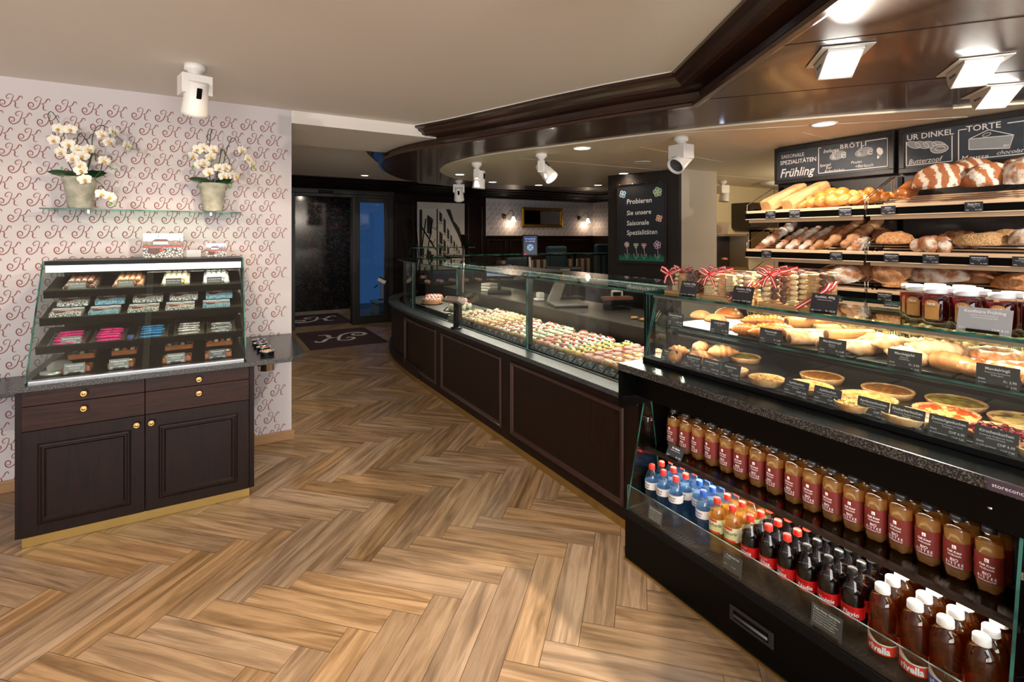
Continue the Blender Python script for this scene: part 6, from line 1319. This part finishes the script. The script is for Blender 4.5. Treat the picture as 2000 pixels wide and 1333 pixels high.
for lab, y, ti, hi_, mm_ in [('black card for 200 gram biscuits before the smallest pack', 1.655, 'Konfekt, 200g', 'CHF 15.50', None), ('black card for 300 gram biscuits before the medium pack', 1.368, 'Konfekt, 300g', 'CHF 25.50', None), ('black card for 400 gram biscuits before the largest pack', 1.03, 'Konfekt, 400g', 'Fr. 33.50', None)]:
    card(lab, ti, ['Hausgemachtes Konfekt'], '100 g = 8.50', hi_, (1.962, y, TZ), -PI/2, .3, .098, .075, holder='foot', head=.0125, group='biscuit price cards')
card('silver-framed pale card before the jam jars', 'Konfitüre Frühling', ['Erdbeer mit Holunderblüten', 'Konsumentenpackung 240g'], 'Stück', 'CHF 8.10', (1.975, .578, TZ), -PI/2, .3, .125, .075, m=mat('silver_card', (170, 172, 176), .3), head=.013, prt=mat('bright_print', (250, 250, 252), .4))
# ================================================================ BREAD WALL
def shelf_unit(k, y0, y1, z, lab):
    t = empty('bread_shelf', lab, 'shelf', (0, 0, 0), 0, 'slatted beech bread shelves')
    MB().box(3.90, 3.915, y0+.005, y1-.005, z-.022, z).box(3.893, 3.90, y0+.005, y1-.005, z-.075, z-.068).build('front_board', beechm, t, bevel=.002)
    MB().box(3.895, 3.903, y0+.005, y1-.005, z-.068, z-.022).build('label_rail', black, t)
    MB().box(3.92, 3.95, y0+.03, y1-.02, z-.10, z-.075).build('under_board', beechm, t, bevel=.002)
    for i in range(6):
        x = 3.925+i*.077; zz = z-.016+i*.018
        MB().box(x, x+.06, y0+.005, y1-.005, zz-.01, zz).build('slat', beechm, t, bevel=.001)
    for yy in (y0+.004, y1-.010):
        MB().tube([(3.91, yy, z-.01), (3.91, yy, z+.05), (4.30, yy, z+.22), (4.30, yy, z+.10)], .0035, 6).build('wire_divider', chrome, t)
    MB().box(4.0, 4.395, y0+.02, y0+.03, z-.06, z+.02).box(4.0, 4.395, y1-.03, y1-.02, z-.06, z+.02).build('bracket', black, t)
    MB().box(3.90, 3.904, y1-.012, y1-.002, z-.078, z+.002).build('end_clip', chrome, t)
UN = [(1.765, 2.68, 'outer'), (.86, 1.76, 'nearer')]
for y0, y1, w_ in UN:
    for z, n in ((1.822, 'top'), (1.504, 'second'), (1.24, 'third'), (1.0, 'lowest')): shelf_unit(0, y0, y1, z, f'{n} beech bread shelf of the {"unit beside the staff room" if w_ == "outer" else "unit nearer the jam jars"}')
tag(MB().box(4.385, 4.398, 1.735, 1.765, .9, 2.05).build('shelf_upright', black), 'black slotted upright between the two shelf units', 'upright')
tag(MB().box(4.385, 4.398, 2.64, 2.675, .9, 2.05).build('shelf_upright', black), 'black slotted upright at the staff room end of the bread wall', 'upright')
bm = {'toast': mat('toast_loaf', (226, 188, 136), .6, col2=(204, 150, 90), scale=9, bump=.1), 'braid': mat('braid_loaf', (206, 120, 48), .28, col2=(236, 178, 104), scale=14, coat=.5, lo=.42, hi=.66), 'einback': mat('einback_loaf', (160, 78, 30), .3, col2=(214, 140, 72), scale=7, coat=.4),
      'flour': mat('flour_loaf', (168, 110, 70), .85, col2=(230, 220, 206), scale=14, bump=.6, bscale=60, lo=.4, hi=.6), 'rustic': mat('rustic_loaf', (150, 92, 54), .85, col2=(196, 150, 106), scale=18, bump=.7, bscale=70), 'dark': mat('dark_loaf', (122, 70, 42), .85, col2=(176, 130, 92), scale=13, bump=.6, bscale=70), 'grain': mat('grain_loaf', (176, 110, 62), .85, col2=(210, 164, 112), scale=70, bump=.8), 'oat': mat('oat_loaf', (188, 134, 82), .9, col2=(224, 190, 140), scale=120, bump=.8)}
stripe = mat('striped_loaf', (160, 96, 58), .8, bump=.5, scale=60); nt = stripe.node_tree; wv = nt.nodes.new('ShaderNodeTexWave'); wv.inputs['Scale'].default_value = 5; wv.inputs['Distortion'].default_value = 5; wv.inputs['Detail'].default_value = 6; wv.inputs['Detail Scale'].default_value = 3; wv.inputs['Detail Roughness'].default_value = .7
rp = nt.nodes.new('ShaderNodeValToRGB'); rp.color_ramp.elements[0].position = .5; rp.color_ramp.elements[0].color = (*s2l((168, 100, 58)), 1); rp.color_ramp.elements[1].position = .72; rp.color_ramp.elements[1].color = (*s2l((228, 216, 200)), 1)
tc = [n for n in nt.nodes if n.type == 'TEX_COORD'][0]; nt.links.new(tc.outputs['Object'], wv.inputs[0]); nt.links.new(wv.outputs[0], rp.inputs[0]); nt.links.new(rp.outputs[0], nt.nodes['Principled BSDF'].inputs['Base Color'])
def loaf(lab, loc, L, W_, H_, m, rz=0, seed=0, cuts=0, name='bread_loaf', ry=-.22, group='bread loaves', nzz=.14):
    t = empty(name, lab, 'bread', loc, rz, group)
    def fn(d): return 1+(.05*math.cos(cuts*PI*d.x) if cuts else 0)
    mb = MB().ball((0, 0, H_*.42), L/2, W_/2, H_*.6, 28, 16, nz=nzz, freq=2.2, seed=seed, flat=0, fn=fn); mb.build('crust', m, t); t.matrix_world = T(*loc) @ RY(ry) @ RZ(rz); return t
def one(lab, mbk, m, loc, rot, name, group='bread loaves'):
    o = mbk.build(name, m, loc=loc); o.rotation_euler = rot; return tag(o, lab, 'bread', group)
# top shelf
for lab, x, y, rz in [('first long toast loaf, nearest the staff room', 4.12, 2.50, .25), ('second long toast loaf beside the first', 4.12, 2.32, .25)]:
    mb = MB(); prf = [(-.055, 0), (.055, 0), (.062, .05), (.058, .085), (.04, .098), (-.04, .098), (-.058, .085), (-.062, .05)]
    v = []; n = len(prf)
    for k_ in range(11):
        for a, b in prf: v.append((-.21+.042*k_, a*(1 if 0 < k_ < 10 else .94), b*(1 if 0 < k_ < 10 else .95)))
    f = [(k_*n+i, k_*n+(i+1) % n, (k_+1)*n+(i+1) % n, (k_+1)*n+i) for k_ in range(10) for i in range(n)]+[tuple(range(n))[::-1], tuple(10*n+i for i in range(n))]
    mb.add(v, f, 0, False); o = one(lab, mb, bm['toast'], (x+.04, y-.02, 1.895), (0, -.40, -.25), 'toast_loaf'); bv = o.modifiers.new('b', 'BEVEL'); bv.width = .012; bv.segments = 3
def braid(lab, loc, L, W_, rz, m, n=6):
    mb = MB()
    for i in range(n):
        for s_ in (-1, 1):
            u = (i+.25*s_)/(n-1)-.5; k_ = math.cos(u*2.2)
            mb.ball((u*L, s_*W_*.2*k_, .045*k_+.015), L/n*.62, W_*.30*k_, .040*k_, 14, 9, M=None) if 0 else mb.ball((0, 0, 0), L/n*1.0, W_*.25*max(.5, k_), .048*max(.6, k_), 14, 9, M=T(u*L, s_*W_*.2*k_, .06*k_) @ RZ(-s_*.8))
    mb.ball((0, 0, .03), L*.46, W_*.38, .035, 18, 9, flat=-.03)
    o = one(lab, mb, m, loc, (0, 0, 0), 'braided_loaf'); o.matrix_world = T(*loc) @ RY(-.55) @ RZ(rz); return o
braid('large shiny braided butter loaf on the top shelf', (4.03, 2.03, 1.855), .36, .22, -1.5, bm['braid'])
braid('small braided bread behind the wire divider', (4.12, 1.83, 1.855), .22, .14, -1.2, bm['braid'], 5)
mb = MB().ball((0, 0, .055), .24, .062, .062, 30, 12, flat=0, nz=.03)
for i in range(8): mb.ball((-.20+i*.055, 0, .088), .032, .042, .032, 10, 8)
one('long notched golden loaf pointing to the wall on the top shelf', mb, bm['einback'], (4.14, 1.61, 1.85), (0, -.22, .25), 'notched_loaf')
loaf('striped oval loaf at the front of the top shelf', (4.03, 1.37, 1.838), .30, .25, .23, stripe, -1.1, 3)
loaf('striped oval loaf leaning behind the front one', (4.19, 1.28, 1.88), .28, .24, .23, stripe, -.9, 5)
loaf('striped oval loaf in the middle of the three', (4.05, 1.15, 1.84), .27, .21, .21, stripe, -.7, 7)
loaf('striped loaf behind the middle one', (4.2, 1.06, 1.88), .25, .2, .2, stripe, -.5, 8)
loaf('tall cracked floury loaf at the picture edge of the top shelf', (4.05, .99, 1.838), .26, .2, .22, bm['flour'], .2, 9)
# second shelf: twisted sticks
for i, (x, y, L, r, mk_) in enumerate([(4.13, 2.57, .40, .038, 'flour'), (4.13, 2.46, .36, .032, 'flour'), (4.12, 2.36, .40, .036, 'flour'), (4.13, 2.26, .40, .034, 'flour'), (4.12, 2.165, .42, .034, 'rustic'), (4.12, 2.05, .44, .040, 'rustic'), (4.12, 1.93, .44, .044, 'rustic'), (4.0, 1.90, .2, .04, 'flour'), (4.0, 2.62, .2, .03, 'dark')]):
    mb = MB(); n = 30; pts = [(-L/2+L*q/n, .006*math.sin(q*.7), 0) for q in range(n+1)]; rr = [r*(min(1, .45+.55*math.sin(PI*min(1, max(0, q/n)))*1.6))*(1+.13*math.sin(q*1.15)) for q in range(n+1)]
    mb.tube(pts, rr, 14); z0 = 1.545+.04*(1 if i in (0, 5, 6) else 0)
    one(f'twisted stick loaf, {ORD[i]} of the row starting nearest the staff room' if i < 7 else ('short floury roll in front of the wire divider' if i == 7 else 'dark small loaf at the shelf end'), mb, bm[mk_], (x+.01, y-.05, z0 + (.05 if i < 7 else 0)), (0, -.46, -.22), 'twisted_loaf')
loaf('brown loaf behind the second shelf divider', (4.18, 1.77, 1.555), .22, .14, .11, bm['dark'], .5, 11)
loaf('seeded oval loaf next to the divider on the second shelf', (4.02, 1.625, 1.52), .22, .15, .12, bm['grain'], -1.4, 12)
for i, (x, y, z) in enumerate(((4.02, 1.42, 1.52), (4.16, 1.33, 1.552))):
    mb = MB(); 
    for q in range(9): a = q*2.4; mb.ball((.03*math.sqrt(q)*math.cos(a), .03*math.sqrt(q)*math.sin(a), .06-.003*q), .05, .045, .045, 10, 7, nz=.15, seed=q)
    one('knobbly floury loaf, front one of the pair' if i == 0 else 'knobbly floury loaf, rear one of the pair', mb, bm['flour'], (x, y, z-.01), (0, -.2, .3*i), 'knobbly_loaf')
loaf('long oat-covered loaf on the second shelf', (4.02, 1.165, 1.52), .30, .15, .11, bm['oat'], -1.5, 14); loaf('second oat loaf tucked behind the long one', (4.15, 1.08, 1.548), .24, .14, .10, bm['oat'], -1.3, 15)
loaf('floury loaf end at the picture edge on the second shelf', (4.0, .95, 1.518), .2, .17, .14, bm['flour'], -1.2, 16)
# third and lowest shelves
loaf('pale floured crusty loaf at the shelf divider, third shelf', (4.02, 1.93, 1.255), .24, .19, .15, bm['flour'], -1.2, 20, ry=-.5); loaf('crusty loaf peeping behind the biscuit pack, third shelf', (4.1, 2.06, 1.26), .22, .16, .13, bm['dark'], -1.2, 21)
loaf('tall dark loaf propped behind the bow-topped pack, third shelf', (4.16, 1.79, 1.29), .25, .2, .2, bm['dark'], -.9, 22, ry=-.7); loaf('loaf with a deep tear propped on the third shelf', (4.06, 1.65, 1.30), .24, .2, .16, bm['rustic'], -1.3, 23, ry=-.7)
loaf('low seeded bread in front of the torn loaf, third shelf', (3.99, 1.62, 1.25), .15, .12, .07, bm['grain'], -1.4, 24); loaf('wide grey floured loaf above the jam jars', (4.12, 1.42, 1.27), .34, .2, .15, bm['flour'], -1.4, 25); loaf('brown loaf behind the grey floured one', (4.2, 1.25, 1.28), .25, .2, .13, bm['dark'], -1.4, 26); loaf('reddish loaf above the jar lids at the picture edge', (4.1, 1.03, 1.26), .25, .18, .13, bm['grain'], -1.4, 27)
for i, (x, y, mk_) in enumerate([(4.02, 2.05, 'flour'), (4.04, 1.88, 'dark'), (4.08, 1.80, 'rustic'), (4.05, 1.62, 'dark'), (4.05, 1.42, 'rustic'), (4.05, 1.22, 'flour'), (4.05, 2.25, 'rustic'), (4.05, 2.45, 'dark')]): loaf(f'rustic loaf on the lowest shelf, {ORD[i]} seen through the glass', (x, y, 1.015), .26, .17, .12, bm[mk_], -.9-.1*i, 30+i)
loaf('small loaf behind the medium biscuit pack, third shelf', (4.05, 2.42, 1.255), .22, .15, .11, bm['rustic'], -1.1, 41)
for lab, y, z, ti, hi_ in [('shelf tag under the first toast loaf', 2.447, 1.753, 'Toastbrot', 'Fr. 3.90'), ('shelf tag under the second toast loaf', 2.25, 1.753, 'Toastbrot gross', 'Fr. 5.60'), ('shelf tag under the braided loaf', 1.886, 1.753, 'Schweizer Butterzopf', 'CHF 5.20'), ('shelf tag under the notched loaf', 1.619, 1.753, 'Einback', 'CHF 1.70'), ('shelf tag under the striped loaves', 1.178, 1.753, 'Maggia Brot', 'Fr. 4.60'),
                        ('shelf tag under the first twisted stick', 2.482, 1.435, 'Origami', 'Fr. 4.60'), ('shelf tag under the thicker twisted sticks', 1.947, 1.435, 'Origel dunkel', 'Fr. 4.10'), ('shelf tag under the seeded loaf', 1.601, 1.435, 'Zehnkorn gross', 'Fr. 5.10'), ('shelf tag under the knobbly loaf', 1.387, 1.435, 'Bernbrot', 'Fr. 3.80'), ('shelf tag under the oat loaf', 1.155, 1.435, 'Haferkleiebrot', 'Fr. 4.70'), ('shelf tag at the picture edge', .968, 1.435, 'Dinkel', 'Fr. 4.20'),
                        ('shelf tag beside the large biscuit pack', 2.0, 1.17, 'Bauer gross', 'Fr. 5.60'), ('shelf tag beside the jam jars', 1.64, 1.17, 'Bürlibrot Möhre', 'Fr. 2.40')]:
    card(lab, ti, ['Weizenmehl, Wasser, Salz', '500g'], '500g', hi_, (3.888, y, z), -PI/2, 0, .085, .058, holder=None, group='bread shelf tags', name='shelf_tag')
# menu boards
def board(lab, y0, y1, z0, z1, draw):
    t = empty('menu_board', lab, 'menu board', (4.36, y1, z0), -PI/2); w_ = y1-y0; h_ = z1-z0
    MB().box(.03, w_-.03, .0, .03, .03, h_-.03).build('slate', mat('menu_slate', (44, 50, 58), .5, col2=(52, 58, 66), scale=12), t); mb = MB()
    for q in ((0, w_, 0, .035), (0, w_, h_-.035, h_), (0, .035, .035, h_-.035), (w_-.035, w_, .035, h_-.035)): mb.box(q[0], q[1], -.012, .03, q[2], q[3])
    mb.build('frame', blackwood, t, bevel=.003)
    mb = MB(); F = basis((0, -.0012, 0), (1, 0, 0), (0, 0, 1)); draw(mb, F, w_, h_); mb.build('chalk_lettering', [mat('menu_chalk', (206, 200, 196), .8), mat('menu_chalk_grey', (130, 132, 134), .9)], t)
def frame_(mb, F, x0, x1, z0, z1, gx0, gx1, hx0=9, hx1=9):
    S = lambda *p: mb.stroke(p, .006, F, 0)
    S((x0, z0), (x0, z1)); S((x1, z0), (x1, z1)); S((gx1, z1), (x1, z1)); S((x0, z1), (gx0, z1)) if gx0 > x0 else None; S((x0, z0), (x1, z0))
def ell(mb, F, x, y, a, b, mi, n=16, e=0, rot=0, w_=None):
    P = [(x+a*math.cos(t_)*math.cos(rot)-b*math.sin(t_)*math.sin(rot), y+a*math.cos(t_)*math.sin(rot)+b*math.sin(t_)*math.cos(rot)) for t_ in [2*PI*i/n for i in range(n)]]
    if w_: mb.stroke(P+P[:1], w_, F @ T(0, 0, e), mi)
    else: mb.add([(p[0], p[1], e) for p in P], [tuple(range(n))], mi, M=F)
def d1(mb, F, w_, h_):
    X = lambda s_, sz, x, z, fit, of=.008, sh=0, mi=0: mb.text(s_, sz, F @ T(x, z-.012, .0002), mi, 'L', off=of*.6, shear=sh, fit=fit)
    X('SAISONALE', .045, .06, .235, .2, 0); X('SPEZIALITÄTEN', .05, .05, .18, .31, .015); X('Frühling', .105, .05, .07, .30, .02, .3)
    frame_(mb, F, .38, .88, .06, .27, .40, .73); X('belegte', .042, .42, .235, .12, 0, .3); mb.text('BRÖTLI', .052, F @ T(.55, .236, .0002), 0, 'L', off=.01, fit=.2, sp=1.15); X('Spargel', .03, .39, .125, .1, 0, .2, 0); X('Eier', .028, .44, .10, .05, 0, .2); X('Rohschinken', .03, .43, .072, .15, 0, .2); X('Poulet', .03, .63, .12, .08, 0, .2); X('+Bärlauch', .032, .66, .085, .16, 0, .2)
    for cx in (.53, .72):
        ell(mb, F, cx, .19, .065, .035, 1, e=.0001, rot=.2)
        for q in range(9): ell(mb, F, cx+.045*math.cos(q*2.1), .195+.022*math.sin(q*1.7), .017, .011, 0, 10, .0004, q, .003)
    for q in range(3): ell(mb, F, .83, .16+.01*q, .012+.004*q, .04-.005*q, q % 2, 14, .0003+.0001*q, -.4+.4*q)
def d2(mb, F, w_, h_):
    X = lambda s_, sz, x, z, fit, of=.008, sh=0, mi=0: mb.text(s_, sz, F @ T(x, z-.012, .0002), mi, 'L', off=of*.6, shear=sh, fit=fit)
    X('UR DINKEL', .056, .05, .25, .27, .018); frame_(mb, F, .045, .31, .055, .23, 0, .31); X('Butterzopf', .05, .06, .075, .2, .004, .25)
    for q in range(4): ell(mb, F, .09+.05*q, .20-.008*q, .045, .022, 1, 16, .0001+.0001*q, -.5); ell(mb, F, .09+.05*q, .20-.008*q, .045, .022, 0, 16, .0005+.0001*q, -.5, .003)
    ell(mb, F, .24, .15, .05, .03, 1, 16, .0008); ell(mb, F, .24, .15, .05, .03, 0, 16, .001, 0, .004); ell(mb, F, .245, .15, .028, .016, 0, 16, .001, 0, .003)
    X('TORTE', .056, .385, .252, .19, .018); frame_(mb, F, .345, .67, .055, .26, .39, .59); X('Mousse', .046, .36, .062, .16, .004, .2); X('au', .03, .57, .125, .05, .003, .3); X('chocolat', .036, .54, .078, .13, .003, .5)
    mb.add([(.40, .12, .0001), (.60, .10, .0001), (.62, .18, .0001), (.40, .19, .0001)], [(0, 1, 2, 3)], 1, M=F); mb.stroke([(.40, .12), (.60, .10), (.62, .18), (.50, .235), (.40, .19), (.40, .12)], .005, F @ T(0, 0, .0004), 0); mb.stroke([(.40, .19), (.62, .18)], .004, F @ T(0, 0, .0004), 0); ell(mb, F, .49, .205, .022, .01, 0, 12, .0005, .3, .003)
    X('EC', .056, .74, .252, .1, .018); X('Erd', .05, .75, .07, .1, .004, .2); frame_(mb, F, .71, 1.05, .055, .23, 0, 1.05); ell(mb, F, .85, .16, .05, .03, 1, 16, .0001)
board('framed chalk menu board announcing spring specialities', 1.775, 2.70, 2.075, 2.395, d1)
board('framed chalk menu board with plaited loaf and cake slice drawings', .55, 1.745, 2.068, 2.395, d2)
# staff area behind
cabd = mat('wall_unit_dark', (40, 30, 26), .4, col2=(50, 38, 32), scale=5)
def unit(lab, x0, x1, z0, z1, open_=False, y=5.04, d_=.32):
    t = empty('wall_unit', lab, 'wall unit', (0, 0, 0)); fr_ = .03
    if open_:
        for q in ((x0, x1, z1-fr_, z1), (x0, x1, z0, z0+fr_), (x0, x0+fr_, z0, z1), (x1-fr_, x1, z0, z1)): MB().box(q[0], q[1], y-d_, y, q[2], q[3]).build('board', mat('unit_frame', (120, 96, 62), .5), t)
        MB().box(x0, x1, y-.02, y, z0, z1).build('back', cabd, t)
    else: MB().box(x0, x1, y-d_, y, z0, z1).build('door', cabd, t, bevel=.003)
unit('dark closed wall cupboard above the open niche in the staff area', 7.0, 7.7, 1.75, 2.13)
unit('open lit wall niche holding a bun in the staff area', 6.1, 6.95, 1.12, 1.65, True)
unit('small open wall niche beside the bread wall', 7.45, 8.0, 1.35, 1.72, True)
tag(MB().ball((0, 0, .03), .06, .05, .035, 12, 8, flat=0).build('bun', glaze, loc=(6.5, 4.8, 1.24)), 'single glossy bun inside the lit wall niche', 'bun')
lamp('POINT', 'niche_light', (6.5, 4.85, 1.58), 1.5, COOL, shadow_soft_size=.03)
t = empty('storage_tub', 'clear plastic tub of brown sachets on the wall niche', 'tub', (6.3, 4.85, 1.655)); MB().add([(-.2, -.1, 0), (.2, -.1, 0), (.2, .1, 0), (-.2, .1, 0), (-.23, -.12, .17), (.23, -.12, .17), (.23, .12, .17), (-.23, .12, .17)], [(0, 1, 5, 4), (1, 2, 6, 5), (2, 3, 7, 6), (3, 0, 4, 7), (3, 2, 1, 0)]).build('tub', glassmat('frosted_tub', (230, 226, 220), diffuse=.25), t)
MB().box(-.17, -.02, -.08, .08, .005, .14).box(.0, .1, -.08, .08, .005, .12).build('sachets', mat('sachet', (160, 100, 76), .6), t)
tag(MB().lathe([(0, 0), (.08, 0), (.09, .11), (.095, .12), (0, .12)], 20).build('paper_tub', mat('pink_tub', (178, 124, 108), .6), loc=(6.05, 4.75, 1.83)), 'pinkish round tub stacked above the plastic one', 'tub')
